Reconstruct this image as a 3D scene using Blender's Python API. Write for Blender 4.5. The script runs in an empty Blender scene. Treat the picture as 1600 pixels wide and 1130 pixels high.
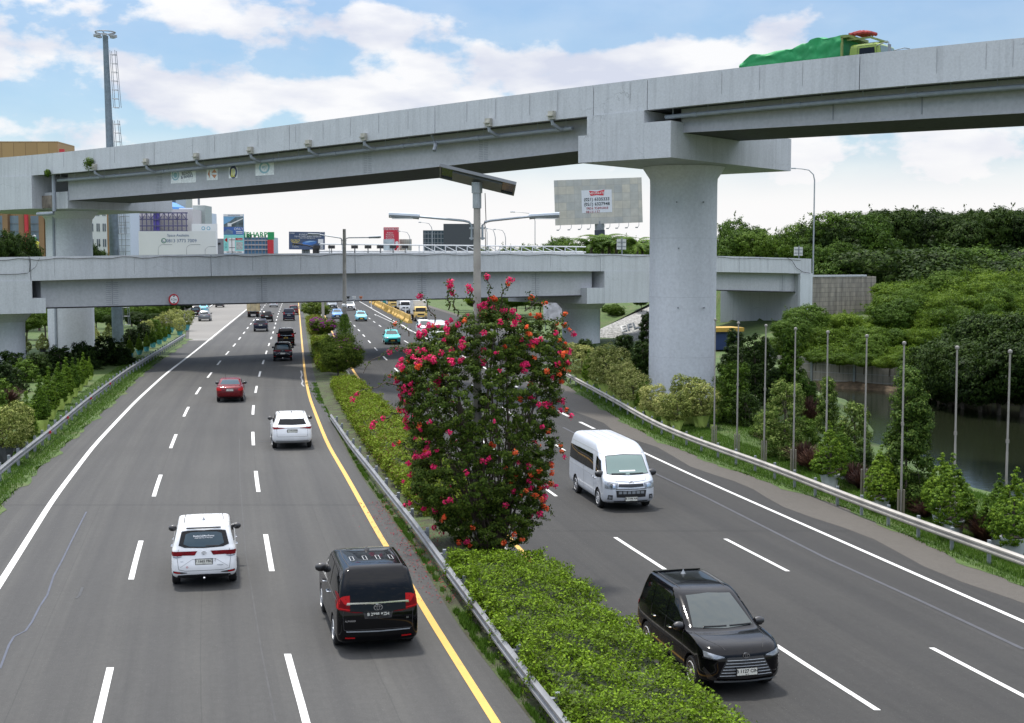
import bpy, bmesh, math, random
import numpy as np
from mathutils import Vector, Matrix
from mathutils.bvhtree import BVHTree
rad = math.radians
S = bpy.context.scene
C = S.collection
random.seed(7)
RNG = np.random.default_rng(11)

# ---------------------------------------------------------------- camera
FPX, CAMH, YH = 2090.0, 8.2, 415.0
PITCH = math.atan((565 - YH) / FPX)
cam = bpy.data.cameras.new('camera')
cam.sensor_width = 36.0
cam.lens = FPX / 1600 * 36.0
cam.clip_start = 0.1
cam.clip_end = 20000
co = bpy.data.objects.new('camera', cam)
C.objects.link(co)
co.location = (0, 0, CAMH)
co.rotation_euler = (math.pi / 2 - PITCH, 0, 0)
S.camera = co

# ---------------------------------------------------------------- world, sun, exposure
SUN_EL, SUN_AZ = 71.0, -32.0            # azimuth measured from +Y towards +X
w = bpy.data.worlds.new('World')
S.world = w
w.use_nodes = True
nt = w.node_tree
N, Lk = nt.nodes, nt.links
N.clear()
out = N.new('ShaderNodeOutputWorld')
bg = N.new('ShaderNodeBackground'); bg.inputs['Strength'].default_value = 0.105
sky = N.new('ShaderNodeTexSky'); sky.sky_type = 'NISHITA'; sky.sun_disc = False
sky.sun_elevation = rad(SUN_EL); sky.sun_rotation = rad(SUN_AZ)
sky.air_density = 1.0; sky.dust_density = 0.6; sky.ozone_density = 2.0
tc = N.new('ShaderNodeTexCoord')
sep = N.new('ShaderNodeSeparateXYZ'); Lk.new(tc.outputs['Generated'], sep.inputs[0])
def wm(op, a, b=None, c=None, clamp=False):
    n = N.new('ShaderNodeMath'); n.operation = op; n.use_clamp = clamp
    for i, v in enumerate((a, b, c)):
        if v is None: continue
        if isinstance(v, (int, float)): n.inputs[i].default_value = v
        else: Lk.new(v, n.inputs[i])
    return n.outputs[0]
az = wm('ARCTAN2', sep.outputs[0], sep.outputs[1])
el = wm('ARCSINE', sep.outputs[2])
def wnoise(sx, sz, off, detail=7, rough=0.55, scale=1.0):
    cx = N.new('ShaderNodeCombineXYZ')
    Lk.new(wm('MULTIPLY', az, sx), cx.inputs[0]); Lk.new(wm('MULTIPLY', el, sz), cx.inputs[1])
    cx.inputs[2].default_value = off
    n = N.new('ShaderNodeTexNoise'); n.inputs['Scale'].default_value = scale
    n.inputs['Detail'].default_value = detail; n.inputs['Roughness'].default_value = rough
    Lk.new(cx.outputs[0], n.inputs['Vector'])
    return n.outputs[0]
def blob(a0, e0, sa, se, k):
    da = wm('DIVIDE', wm('SUBTRACT', az, a0), sa); de = wm('DIVIDE', wm('SUBTRACT', el, e0), se)
    r2 = wm('ADD', wm('MULTIPLY', da, da), wm('MULTIPLY', de, de))
    return wm('MULTIPLY', wm('EXPONENT', wm('MULTIPLY', r2, -1.0)), k)
def dirpx(px, py):
    return math.atan((px - 800) / FPX), (YH - py) / FPX
n1 = wnoise(17, 30, 3.1, 9, 0.56)
m = n1
# heaps of cumulus low over the skyline, clear blue above
for (px, py, sx, sy, k) in ((520, 165, 110, 48, .24), (640, 150, 70, 50, .16), (590, 45, 72, 50, .34), (390, 55, 95, 48, .28), (900, 150, 260, 62, .30), (1120, 100, 120, 60, .28),
                            (1240, 190, 200, 70, .20), (300, 155, 90, 50, .24), (80, 130, 160, 60, .16),
                            (120, 20, 200, 40, .12), (1480, 250, 180, 60, .12), (1500, 5, 130, 22, .14),
                            (430, 100, 110, 45, -.10), (960, 40, 200, 42, -.26), (1450, 60, 170, 40, -.20), (1330, 160, 90, 26, -.12),
                            (190, 90, 70, 45, -.10), (530, 15, 80, 26, -.14), (690, 10, 90, 22, -.2), (1500, 195, 170, 26, -.10), (740, 120, 60, 40, -.06)):
    a0, e0 = dirpx(px, py)
    m = wm('ADD', m, blob(a0, e0, sx / FPX, sy / FPX, k))
r = N.new('ShaderNodeMapRange'); r.interpolation_type = 'SMOOTHSTEP'
r.inputs['From Min'].default_value = 0.50; r.inputs['From Max'].default_value = 0.68
Lk.new(m, r.inputs['Value'])
hz = N.new('ShaderNodeMapRange'); hz.interpolation_type = 'SMOOTHSTEP'
hz.inputs['From Min'].default_value = 0.115; hz.inputs['From Max'].default_value = 0.04
hz.inputs['To Min'].default_value = 0.0; hz.inputs['To Max'].default_value = 1.0
Lk.new(el, hz.inputs['Value'])
mask = wm('MAXIMUM', r.outputs[0], hz.outputs[0], clamp=True)
# thin veil everywhere
mask = wm('MAXIMUM', mask, wm('MULTIPLY', n1, 0.32))
n2 = wnoise(12, 34, 8.7, 6, 0.5)
cr = N.new('ShaderNodeValToRGB')
cr.color_ramp.elements[0].position = 0.36; cr.color_ramp.elements[0].color = (4.9, 5.2, 6.1, 1)
cr.color_ramp.elements[1].position = 0.60; cr.color_ramp.elements[1].color = (6.9, 6.95, 7.1, 1)
Lk.new(n2, cr.inputs[0])
hc = N.new('ShaderNodeMixRGB'); hc.inputs[2].default_value = (6.95, 6.9, 6.9, 1)
Lk.new(hz.outputs[0], hc.inputs[0]); Lk.new(cr.outputs[0], hc.inputs[1])
mx = N.new('ShaderNodeMixRGB'); zm = N.new('ShaderNodeMapRange'); zm.interpolation_type = 'SMOOTHSTEP'
zm.inputs['From Min'].default_value = .22; zm.inputs['From Max'].default_value = .6; zm.inputs['To Max'].default_value = .88; Lk.new(el, zm.inputs['Value'])
mask = wm('MAXIMUM', mask, zm.outputs[0])
Lk.new(mask, mx.inputs[0]); tn = N.new('ShaderNodeMixRGB'); tn.blend_type = 'MULTIPLY'; tn.inputs[0].default_value = 1; tn.inputs[2].default_value = (.76, .86, .92, 1); Lk.new(sky.outputs[0], tn.inputs[1]); Lk.new(tn.outputs[0], mx.inputs[1]); Lk.new(hc.outputs[0], mx.inputs[2])
zb_ = N.new('ShaderNodeMapRange'); zb_.interpolation_type = 'SMOOTHSTEP'      # thin overcast, boosted high up to add fill on upright concrete
zb_.inputs['From Min'].default_value = .15; zb_.inputs['From Max'].default_value = .55; zb_.inputs['To Min'].default_value = 1.0; zb_.inputs['To Max'].default_value = 2.35
Lk.new(el, zb_.inputs['Value'])
vm = N.new('ShaderNodeVectorMath'); vm.operation = 'SCALE'; Lk.new(mx.outputs[0], vm.inputs[0]); Lk.new(zb_.outputs[0], vm.inputs['Scale'])
Lk.new(vm.outputs[0], bg.inputs['Color']); Lk.new(bg.outputs[0], out.inputs['Surface'])

sun = bpy.data.lights.new('sun', 'SUN'); sun.energy = 3.5; sun.angle = rad(5); sun.color = (1.0, 0.95, 0.88)
so = bpy.data.objects.new('sun', sun); C.objects.link(so)
a, e = rad(SUN_AZ), rad(SUN_EL)
sd = Vector((math.sin(a) * math.cos(e), math.cos(a) * math.cos(e), math.sin(e)))
so.rotation_euler = (-sd).to_track_quat('-Z', 'Y').to_euler()
so.location = sd * 300
S.view_settings.view_transform = 'Standard'; S.view_settings.look = 'None'
S.view_settings.exposure = 0.42; S.view_settings.gamma = 1.0

# ---------------------------------------------------------------- pixel <-> world
cp, sp = math.cos(PITCH), math.sin(PITCH)
def ray(px, py):
    cx, cy = (px - 800) / FPX, (565 - py) / FPX
    return Vector((cx, cp + cy * sp, -sp + cy * cp))
def zR(Y):
    t = min(1, max(0, (Y - 52) / 70.0)); t = t * t * (3 - 2 * t)
    return -0.9 * (1 - t)
def G(px, py, z=0.0):
    d = ray(px, py)
    if callable(z):
        zz = -0.5
        for _ in range(12):
            t = (zz - CAMH) / d.z; zz = z(d.y * t)
    else: zz = z
    t = (zz - CAMH) / d.z
    return Vector((d.x * t, d.y * t, zz))
def atY(px, py, Y):
    d = ray(px, py); t = Y / d.y
    return Vector((d.x * t, Y, CAMH + d.z * t))
def onplane(px, py, p, n):          # vertical plane through p with plan normal n
    d = ray(px, py); t = (p[0] * n[0] + p[1] * n[1]) / (d.x * n[0] + d.y * n[1])
    return Vector((d.x * t, d.y * t, CAMH + d.z * t))

# ---------------------------------------------------------------- materials
MATS = {}
class NB:
    def __init__(s, name):
        s.m = bpy.data.materials.new(name); s.m.use_nodes = True
        s.t = s.m.node_tree; s.N = s.t.nodes; s.L = s.t.links
        s.b = s.N['Principled BSDF']
    def tex(s, kind='Noise', scale=1.0, detail=4, rough=.5, vec=None, sc=(1, 1, 1), coord='Object'):
        tcn = s.N.new('ShaderNodeTexCoord'); mp = s.N.new('ShaderNodeMapping'); mp.inputs['Scale'].default_value = sc
        s.L.new(tcn.outputs[coord], mp.inputs[0])
        n = s.N.new('ShaderNodeTex' + kind)
        if 'Scale' in n.inputs: n.inputs['Scale'].default_value = scale
        if kind == 'Noise': n.inputs['Detail'].default_value = detail; n.inputs['Roughness'].default_value = rough
        s.L.new(mp.outputs[0], n.inputs['Vector'])
        return n
    def ramp(s, f, stops):
        r = s.N.new('ShaderNodeValToRGB'); e = r.color_ramp.elements
        while len(e) < len(stops): e.new(0.5)
        for k, (p, c) in enumerate(stops):
            e[k].position = p; e[k].color = tuple(c) + (1,) if len(c) == 3 else c
        s.L.new(f, r.inputs[0]); return r.outputs[0]
    def mix(s, f, a, b, mode='MIX'):
        n = s.N.new('ShaderNodeMixRGB'); n.blend_type = mode
        for i, v in enumerate((f, a, b)):
            if isinstance(v, (int, float)): n.inputs[i].default_value = v
            elif isinstance(v, tuple): n.inputs[i].default_value = v + (1,)
            else: s.L.new(v, n.inputs[i])
        return n.outputs[0]
    def math(s, op, a, b):
        n = s.N.new('ShaderNodeMath'); n.operation = op
        for i, v in enumerate((a, b)):
            if isinstance(v, (int, float)): n.inputs[i].default_value = v
            else: s.L.new(v, n.inputs[i])
        return n.outputs[0]
    def bump(s, h, strength=.2, dist=.02):
        n = s.N.new('ShaderNodeBump'); n.inputs['Strength'].default_value = strength; n.inputs['Distance'].default_value = dist
        s.L.new(h, n.inputs['Height']); s.L.new(n.outputs[0], s.b.inputs['Normal'])
    def col(s, c): s.L.new(c, s.b.inputs['Base Color'])
def g3(v, t=(1, 1, 1)): return (v * t[0], v * t[1], v * t[2])

def simple(name, col, rough=.6, metal=0., coat=0., emit=None, noise=0.10, nscale=3., spec=.5):
    if name in MATS: return MATS[name]
    k = NB(name); k.b.inputs['Roughness'].default_value = rough; k.b.inputs['Metallic'].default_value = metal
    k.b.inputs['Coat Weight'].default_value = coat; k.b.inputs['Coat Roughness'].default_value = .04
    k.b.inputs['Specular IOR Level'].default_value = spec
    n = k.tex('Noise', nscale, 3)
    lo, hi = g3(1 - noise, col), g3(1 + noise * .6, col)
    k.col(k.ramp(n.outputs[0], [(.3, lo), (.7, hi)]))
    if emit: k.b.inputs['Emission Color'].default_value = tuple(col) + (1,); k.b.inputs['Emission Strength'].default_value = emit
    MATS[name] = k.m; return k.m

def concrete(name, col, streak=.12, crack=True, scale=1.0):
    if name in MATS: return MATS[name]
    k = NB(name); k.b.inputs['Roughness'].default_value = .85
    big = k.tex('Noise', .25 * scale, 5, .6); fine = k.tex('Noise', 9 * scale, 5, .65)
    st = k.tex('Noise', 1.1 * scale, 6, .65, sc=(2.2, 2.2, .13))
    c = k.ramp(big.outputs[0], [(.3, g3(.92, col)), (.7, g3(1.05, col))])
    s1 = k.ramp(st.outputs[0], [(.36, (1 - streak,) * 3), (.52, (1, 1, 1))])
    c = k.mix(1.0, c, s1, 'MULTIPLY')
    f1 = k.ramp(fine.outputs[0], [(.3, (.88, .88, .88)), (.65, (1.05, 1.05, 1.05))])
    c = k.mix(1.0, c, f1, 'MULTIPLY')
    if crack:
        v = k.tex('Voronoi', .22 * scale, sc=(1, 1, 1.6)); v.feature = 'DISTANCE_TO_EDGE'
        ds = k.tex('Noise', .8, 5, .7)
        # distort
        mp = v.inputs['Vector'].links[0].from_node
        ad = k.N.new('ShaderNodeVectorMath'); ad.operation = 'ADD'
        sc = k.N.new('ShaderNodeVectorMath'); sc.operation = 'SCALE'; sc.inputs['Scale'].default_value = 1.6
        k.L.new(ds.outputs['Color'], sc.inputs[0]); k.L.new(mp.outputs[0], ad.inputs[0]); k.L.new(sc.outputs[0], ad.inputs[1])
        k.L.new(ad.outputs[0], v.inputs['Vector'])
        cr1 = k.ramp(v.outputs['Distance'], [(.0, (.6, .6, .6)), (.006, (1, 1, 1))])
        gate = k.ramp(big.outputs[0], [(.55, (0, 0, 0)), (.62, (1, 1, 1))])
        c = k.mix(gate, c, k.mix(1.0, c, cr1, 'MULTIPLY'))
    k.col(c); k.bump(fine.outputs[0], .15, .01)
    MATS[name] = k.m; return k.m

def asphalt(name, col, worn=.25, uv=False):
    k = NB(name); k.b.inputs['Roughness'].default_value = .8; k.b.inputs['Specular IOR Level'].default_value = .28
    big = k.tex('Noise', .07, 5, .6); fine = k.tex('Noise', 34, 3, .7); grit = k.tex('Noise', 5, 6, .75)
    c = k.ramp(big.outputs[0], [(.3, g3(.86, col)), (.7, g3(1.12, col))])
    if uv:                                                       # u = lane number, v = metres along the road
        st = k.tex('Noise', 1., 5, .6, sc=(7, .035, 1), coord='UV'); st2 = k.tex('Noise', 1., 6, .7, sc=(22, .12, 1), coord='UV')
        c = k.mix(1., c, k.ramp(st.outputs[0], [(.32, (.86, .86, .87)), (.6, (1.07, 1.065, 1.05))]), 'MULTIPLY')
        c = k.mix(1., c, k.ramp(st2.outputs[0], [(.3, (.93,) * 3), (.7, (1.05,) * 3)]), 'MULTIPLY')
        tcn = k.N.new('ShaderNodeTexCoord'); sp_ = k.N.new('ShaderNodeSeparateXYZ'); k.L.new(tcn.outputs['UV'], sp_.inputs[0])
        cs = k.math('COSINE', k.math('MULTIPLY', sp_.outputs[0], 12.566), 0.)      # two wheel tracks per lane
        c = k.mix(k.math('MULTIPLY', big.outputs[0], 1.3), c, k.mix(1., c, k.ramp(k.math('ADD', k.math('MULTIPLY', cs, .5), .5), [(.0, (.87, .87, .88)), (.8, (1.05, 1.045, 1.03))]), 'MULTIPLY'))
        pt_ = k.tex('Brick', 1., sc=(1, .022, 1), coord='UV'); pt_.inputs['Color1'].default_value = (1.05, 1.04, 1.03, 1); pt_.inputs['Color2'].default_value = (.93, .93, .94, 1); pt_.inputs['Mortar'].default_value = (.80, .80, .80, 1); pt_.inputs['Mortar Size'].default_value = .004; pt_.inputs['Brick Width'].default_value = 1.; pt_.inputs['Row Height'].default_value = 1.
        c = k.mix(.75, c, k.mix(1., c, pt_.outputs[0], 'MULTIPLY'))
    c = k.mix(1.0, c, k.ramp(fine.outputs[0], [(.3, (.84,) * 3), (.7, (1.14,) * 3)]), 'MULTIPLY')
    c = k.mix(1.0, c, k.ramp(grit.outputs[0], [(.3, (.88,) * 3), (.7, (1.09,) * 3)]), 'MULTIPLY')
    sp = k.tex('Noise', 60, 2, .5); c = k.mix(k.ramp(sp.outputs[0], [(.70, (0, 0, 0)), (.74, (1, 1, 1))]), c, (.22, .22, .21))
    k.col(c); k.bump(fine.outputs[0], .3, .01)
    MATS[name] = k.m; return k.m

def paintline(name, col):
    k = NB(name); k.b.inputs['Roughness'].default_value = .6
    n = k.tex('Noise', 14, 6, .75); n2 = k.tex('Noise', 1.3, 3, .6)
    f = k.math('MULTIPLY', n.outputs[0], k.math('ADD', n2.outputs[0], .5))
    k.col(k.ramp(f, [(.30, (.16, .155, .15)), (.36, g3(.9, col)), (.6, col)]))
    MATS[name] = k.m; return k.m

def leafmat(name, cols, trans=.25, rough=.6, nscale=.35):
    """cols: dark, mid, light leaf pigments varied leaf by leaf and in patches"""
    if name in MATS: return MATS[name]
    k = NB(name); k.b.inputs['Roughness'].default_value = rough; k.b.inputs['Specular IOR Level'].default_value = .10
    ge = k.N.new('ShaderNodeNewGeometry'); n = k.tex('Noise', nscale, 3, .6)
    oi = k.N.new('ShaderNodeObjectInfo')
    f = k.math('ADD', k.math('MULTIPLY', ge.outputs['Random Per Island'], .55), k.math('MULTIPLY', n.outputs[0], .45)); f = k.math('ADD', f, k.math('MULTIPLY', k.math('SUBTRACT', oi.outputs['Random'], .5), .34))
    st = [(.2 + .6 * i / (len(cols) - 1), c) for i, c in enumerate(cols)]
    c = k.ramp(f, st); k.col(c)
    tr = k.N.new('ShaderNodeBsdfTranslucent'); k.L.new(c, tr.inputs['Color'])
    ms = k.N.new('ShaderNodeMixShader'); ms.inputs[0].default_value = trans
    k.L.new(k.b.outputs[0], ms.inputs[1]); k.L.new(tr.outputs[0], ms.inputs[2])
    k.L.new(ms.outputs[0], k.N['Material Output'].inputs['Surface'])
    MATS[name] = k.m; return k.m

M_CONC = concrete('concrete_grey', (.50, .52, .545))
M_CONC2 = concrete('concrete_light', (.55, .58, .61), .1)
M_GIRD = concrete('girder_paint', (.42, .43, .455), .05, crack=False, scale=.5)
M_PIER = concrete('pier_concrete', (.60, .62, .65), .05, crack=False, scale=.6)
M_DARKC = concrete('deck_shade_dark_pot', (.075, .078, .083), .3, crack=False)  # deck undersides coloured dark in place of shade; dark pots use it too
M_STEEL = simple('galvanised', (.36, .38, .40), .45, .6)
M_RAIL = simple('rail_zinc', (.21, .215, .22), .5, .1, noise=.25, nscale=1.2)
M_RAILW = simple('rail_pale', (.40, .375, .335), .5, .25, noise=.25, nscale=1.2)
M_PIPE = simple('pipe_grey', (.30, .33, .37), .55, .1)
M_WHITE = simple('white_paint', (.78, .79, .80), .5)
M_BLACK = simple('black_rubber', (.012, .012, .013), .7)
M_GREYM = simple('grey_metal', (.22, .24, .26), .5, .3)
M_POLEC = simple('pole_concrete', (.33, .31, .28), .8, noise=.3, nscale=1.5)

# ---------------------------------------------------------------- object helpers
def tag(o, label=None, cat=None, group=None, kind=None):
    if label: o['label'] = label
    if cat: o['category'] = cat
    if group: o['group'] = group
    if kind: o['kind'] = kind
    return o
def empty(name, loc=(0, 0, 0), rz=0., label=None, cat=None, group=None):
    o = bpy.data.objects.new(name, None); C.objects.link(o); o.location = loc; o.rotation_euler = (0, 0, rz)
    o.empty_display_size = .2
    return tag(o, label, cat, group)
def link(name, me, mat=None, parent=None):
    o = bpy.data.objects.new(name, me); C.objects.link(o)
    if mat is not None and not me.materials: me.materials.append(mat)
    if parent is not None: o.parent = parent
    return o
def copy_tree(o, parent=None):
    c = o.copy(); C.objects.link(c); c.parent = parent
    for ch in list(o.children): copy_tree(ch, c)
    return c
class MB:
    def __init__(s): s.v, s.f, s.sm = [], [], False
    def add(s, vs, fs):
        b = len(s.v); s.v += [tuple(v) for v in vs]; s.f += [tuple(i + b for i in f) for f in fs]; return s
    def box(s, c, d, rz=0., M=None):
        x, y, z = d[0] / 2, d[1] / 2, d[2] / 2
        vs = [Vector((sx * x, sy * y, sz * z)) for sz in (-1, 1) for sy in (-1, 1) for sx in (-1, 1)]
        R = Matrix.Rotation(rz, 3, 'Z') if M is None else M
        vs = [R @ v + Vector(c) for v in vs]
        return s.add(vs, [(0, 2, 3, 1), (4, 5, 7, 6), (0, 1, 5, 4), (2, 6, 7, 3), (0, 4, 6, 2), (1, 3, 7, 5)])
    def tube(s, pts, r, n=8, r2=None, cap=True):
        pts = [Vector(p) for p in pts]; k = len(pts); vs = []
        for i, p in enumerate(pts):
            d = (pts[min(i + 1, k - 1)] - pts[max(i - 1, 0)]).normalized()
            up = Vector((0, 0, 1)) if abs(d.z) < .9 else Vector((1, 0, 0))
            a = d.cross(up).normalized(); b = a.cross(d)
            rr = r if r2 is None else r + (r2 - r) * i / (k - 1)
            for j in range(n):
                t = 2 * math.pi * j / n; vs.append(p + a * math.cos(t) * rr + b * math.sin(t) * rr)
        fs = [(i * n + j, i * n + (j + 1) % n, (i + 1) * n + (j + 1) % n, (i + 1) * n + j) for i in range(k - 1) for j in range(n)]
        if cap: fs += [tuple(range(n))[::-1], tuple((k - 1) * n + j for j in range(n))]
        return s.add(vs, fs)
    def lathe(s, prof, c=(0, 0, 0), n=24, axis='z'):
        vs = []
        for (r, h) in prof:
            for j in range(n):
                t = 2 * math.pi * j / n
                p = (r * math.cos(t), r * math.sin(t), h) if axis == 'z' else (r * math.cos(t), h, r * math.sin(t))
                vs.append((p[0] + c[0], p[1] + c[1], p[2] + c[2]))
        k = len(prof)
        fs = [(i * n + j, i * n + (j + 1) % n, (i + 1) * n + (j + 1) % n, (i + 1) * n + j) for i in range(k - 1) for j in range(n)]
        fs += [tuple(range(n))[::-1], tuple((k - 1) * n + j for j in range(n))]
        return s.add(vs, fs)
    def sweep(s, path, sect):       # path: list of (origin, sideways unit vector); sect(i) -> list of (n, z) loop
        k = len(path); rings = [sect(i) for i in range(k)]; n = len(rings[0]); vs = []
        for (p, nn), rg in zip(path, rings):
            for (q, z) in rg: vs.append((p[0] + nn[0] * q, p[1] + nn[1] * q, z))
        fs = [(i * n + j, i * n + (j + 1) % n, (i + 1) * n + (j + 1) % n, (i + 1) * n + j) for i in range(k - 1) for j in range(n)]
        fs += [tuple(range(n))[::-1], tuple((k - 1) * n + j for j in range(n))]
        return s.add(vs, fs)
    def prism(s, poly, z0, z1):
        n = len(poly)
        vs = [(p[0], p[1], z0) for p in poly] + [(p[0], p[1], z1) for p in poly]
        return s.add(vs, [tuple(range(n))[::-1], tuple(range(n, 2 * n))] + [(i, (i + 1) % n, n + (i + 1) % n, n + i) for i in range(n)])
    def build(s, name, mat, parent=None, smooth=False, fix=True, angle=35):
        me = bpy.data.meshes.new(name); me.from_pydata(s.v, [], s.f)
        if fix:
            bm = bmesh.new(); bm.from_mesh(me); bmesh.ops.recalc_face_normals(bm, faces=bm.faces); bm.to_mesh(me); bm.free()
        if smooth:
            me.shade_smooth(); me.set_sharp_from_angle(angle=rad(angle))
        me.update()
        return link(name, me, mat, parent)
def fast_mesh(name, V, Q, mat, mats_idx=None):
    V = np.asarray(V, dtype=np.float32); Q = np.asarray(Q, dtype=np.int32)
    me = bpy.data.meshes.new(name)
    me.vertices.add(len(V)); me.vertices.foreach_set('co', V.ravel())
    k = Q.shape[1]
    me.loops.add(Q.size); me.loops.foreach_set('vertex_index', Q.ravel())
    me.polygons.add(len(Q)); me.polygons.foreach_set('loop_start', np.arange(0, Q.size, k, dtype=np.int32))
    for mm in (mat if isinstance(mat, (list, tuple)) else [mat]): me.materials.append(mm)
    if mats_idx is not None: me.polygons.foreach_set('material_index', np.asarray(mats_idx, dtype=np.int32))
    me.update(calc_edges=True)
    return me
def sheet(name, L, R, z, mat, parent=None, zf=None):
    """strip between two plan polylines of equal length"""
    V = []; n = len(L)
    for a, b in zip(L, R):
        V.append((a[0], a[1], z if zf is None else zf(a[1]) + z)); V.append((b[0], b[1], z if zf is None else zf(b[1]) + z))
    F = [(2 * i, 2 * i + 1, 2 * i + 3, 2 * i + 2) for i in range(n - 1)]
    me = bpy.data.meshes.new(name); me.from_pydata(V, [], F); me.update()
    return link(name, me, mat, parent)
def text(name, s, size, mat, parent=None, M=None, depth=.004, align='CENTER', bold=False):
    cu = bpy.data.curves.new(name, 'FONT'); cu.body = s; cu.size = size; cu.align_x = align; cu.align_y = 'CENTER'; cu.extrude = depth
    cu.resolution_u = 2
    if bold: cu.offset = size * .018
    o = bpy.data.objects.new(name, cu); C.objects.link(o)
    dg = bpy.context.evaluated_depsgraph_get(); dg.update()
    me = bpy.data.meshes.new_from_object(o.evaluated_get(dg)); C.objects.unlink(o); bpy.data.objects.remove(o)
    me.materials.clear(); me.name = name
    if M is not None: me.transform(M)
    return link(name, me, mat, parent)
ORD = ['first', 'second', 'third', 'fourth', 'fifth', 'sixth', 'seventh', 'eighth', 'ninth', 'tenth', 'eleventh', 'twelfth', 'thirteenth',
       'fourteenth', 'fifteenth', 'sixteenth', 'seventeenth', 'eighteenth', 'nineteenth', 'twentieth', 'twenty-first', 'twenty-second',
       'twenty-third', 'twenty-fourth', 'twenty-fifth', 'twenty-sixth', 'twenty-seventh', 'twenty-eighth', 'twenty-ninth', 'thirtieth',
       'thirty-first', 'thirty-second', 'thirty-third', 'thirty-fourth', 'thirty-fifth', 'thirty-sixth', 'thirty-seventh', 'thirty-eighth']
# ================================================================ ROADS
DIRX = (320 - 800) / FPX            # plan direction of the near, straight stretch (dX/dY)
class Curve:
    def __init__(s, pts, zf=0.0, smooth=9.0, y1=420):
        w = [G(px, py, zf) for px, py in pts]; w.sort(key=lambda p: p.y)
        ys = np.array([p.y for p in w]); xs = np.array([p.x for p in w])
        s.ys = np.arange(-30, y1, 1.0)
        x = np.interp(s.ys, ys, xs)
        x = np.where(s.ys < ys[0], xs[0] + (s.ys - ys[0]) * DIRX, x)
        k = (xs[-1] - xs[-3]) / (ys[-1] - ys[-3]) if len(xs) > 3 else DIRX
        x = np.where(s.ys > ys[-1], xs[-1] + (s.ys - ys[-1]) * k, x)
        out = x.copy()
        for i, y in enumerate(s.ys):
            sg = max(2.0, min(smooth, y * .06)) * (1 + max(0, y - 120) / 60)
            wgt = np.exp(-((s.ys - y) / sg) ** 2 / 2); 
            # local linear fit keeps ends straight
            A = np.stack([np.ones_like(s.ys), s.ys - y], 1); W = wgt[:, None] * A
            out[i] = np.linalg.lstsq(W, wgt * x, rcond=None)[0][0]
        s.xs = out
    def __call__(s, y): return float(np.interp(y, s.ys, s.xs))
LNB = Curve([(152, 1130), (213, 871), (246, 756), (272, 686), (292, 640), (311, 608), (342, 567), (355, 552), (365, 541), (373, 531), (380, 522), (386, 514), (391, 507), (397, 500), (411, 481)])
LNA = Curve([(480, 1130), (446, 1015), (420, 865), (401, 752), (395, 686), (395, 640), (400, 608), (406, 583), (411.6, 565), (416, 551), (420, 539), (423.6, 529), (427, 520), (430, 508), (432, 499), (436, 487), (439.6, 478)])
LNE = Curve([(0, 912), (83, 780), (147, 696), (211, 628), (259, 584), (300, 553), (344, 517), (380, 488), (392, 478)])
LNY = Curve([(775, 1130), (670, 964), (634, 902), (594, 839), (539, 740), (512, 695), (495, 652), (483, 620), (476.5, 586), (474, 559), (471, 527), (468.6, 498), (466.7, 477)])
LAE = Curve([(9, 780), (60, 732), (120, 678), (187, 620), (211, 593), (250, 563), (280, 544), (296, 530)])     # asphalt edge, left
LME = Curve([(838, 1130), (720, 980), (650, 862), (560, 735), (524, 668), (502, 620), (492, 586), (486, 559), (480, 527), (476, 498), (473, 477)])
RY = Curve([(1107, 1130), (830, 878), (805, 850), (592, 631), (566, 599), (551, 579), (524, 530), (518, 517), (508, 495)], zR)
RC = Curve([(1403, 1130), (1218, 1013), (1040, 890), (963, 842), (854, 765), (625, 585), (591, 550), (579.5, 537), (571, 527), (563, 519), (556, 511), (549, 504), (543, 499), (530, 482)], zR)
RD = Curve([(1600, 1088), (1437, 1003), (1232, 893), (1128, 840), (858, 690), (597, 512), (580, 500), (556, 482)], zR)
RE = Curve([(1600, 972), (1005, 707), (930, 671), (860, 637), (646, 519), (620, 504), (594, 490), (565, 473)], zR)
RAE = Curve([(1600, 917), (1493, 871), (1411, 835), (1362, 809), (1283, 779), (1175, 746), (1100, 717), (1030, 690), (960, 650), (900, 612), (870, 590)], zR)
LRAIL = Curve([(0, 729), (75, 672), (138, 620.5), (195.6, 578), (241, 551), (271, 533), (295, 518)], .68)
RRAIL = Curve([(1600, 869), (1427, 809), (1329, 773), (1198, 722), (1100, 689), (1030, 662), (960, 622), (880, 580)], lambda Y: zR(Y) + .68)
MRAIL = Curve([(895, 1130), (800, 1012), (705, 886), (650, 812), (600, 752), (560, 700), (528, 655)], .62)

def sstep(a, b, v):
    t = min(1, max(0, (v - a) / (b - a))); return t * t * (3 - 2 * t)
YS = np.concatenate([np.arange(-30, 60, 2.), np.arange(60, 420, 3.)])
M_ASPH = asphalt('asphalt', (.053, .053, .0515), .12, True)
M_ASPHR = asphalt('asphalt_right', (.031, .0308, .0298), .12, True)
M_RAMP = asphalt('ramp_concrete', (.17, .163, .15), .1)
M_DUST = asphalt('dusty_shoulder', (.078, .071, .062), .25)
M_LW = paintline('white_line', (.56, .56, .545)); M_LY = paintline('yellow_line', (.56, .33, .07))
def strip(c0, c1, z, name, mat, y0=-30, y1=417, zf=None, parent=None, kind='structure', d0=0., d1=0.):
    ys = [y for y in YS if y0 < y < y1]; ys = [y0] + ys + [y1]
    o = sheet(name, [(c0(y) + d0, y) for y in ys], [(c1(y) + d1, y) for y in ys], z, mat, parent, zf)
    if kind and parent is None: o['kind'] = kind
    return o
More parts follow.
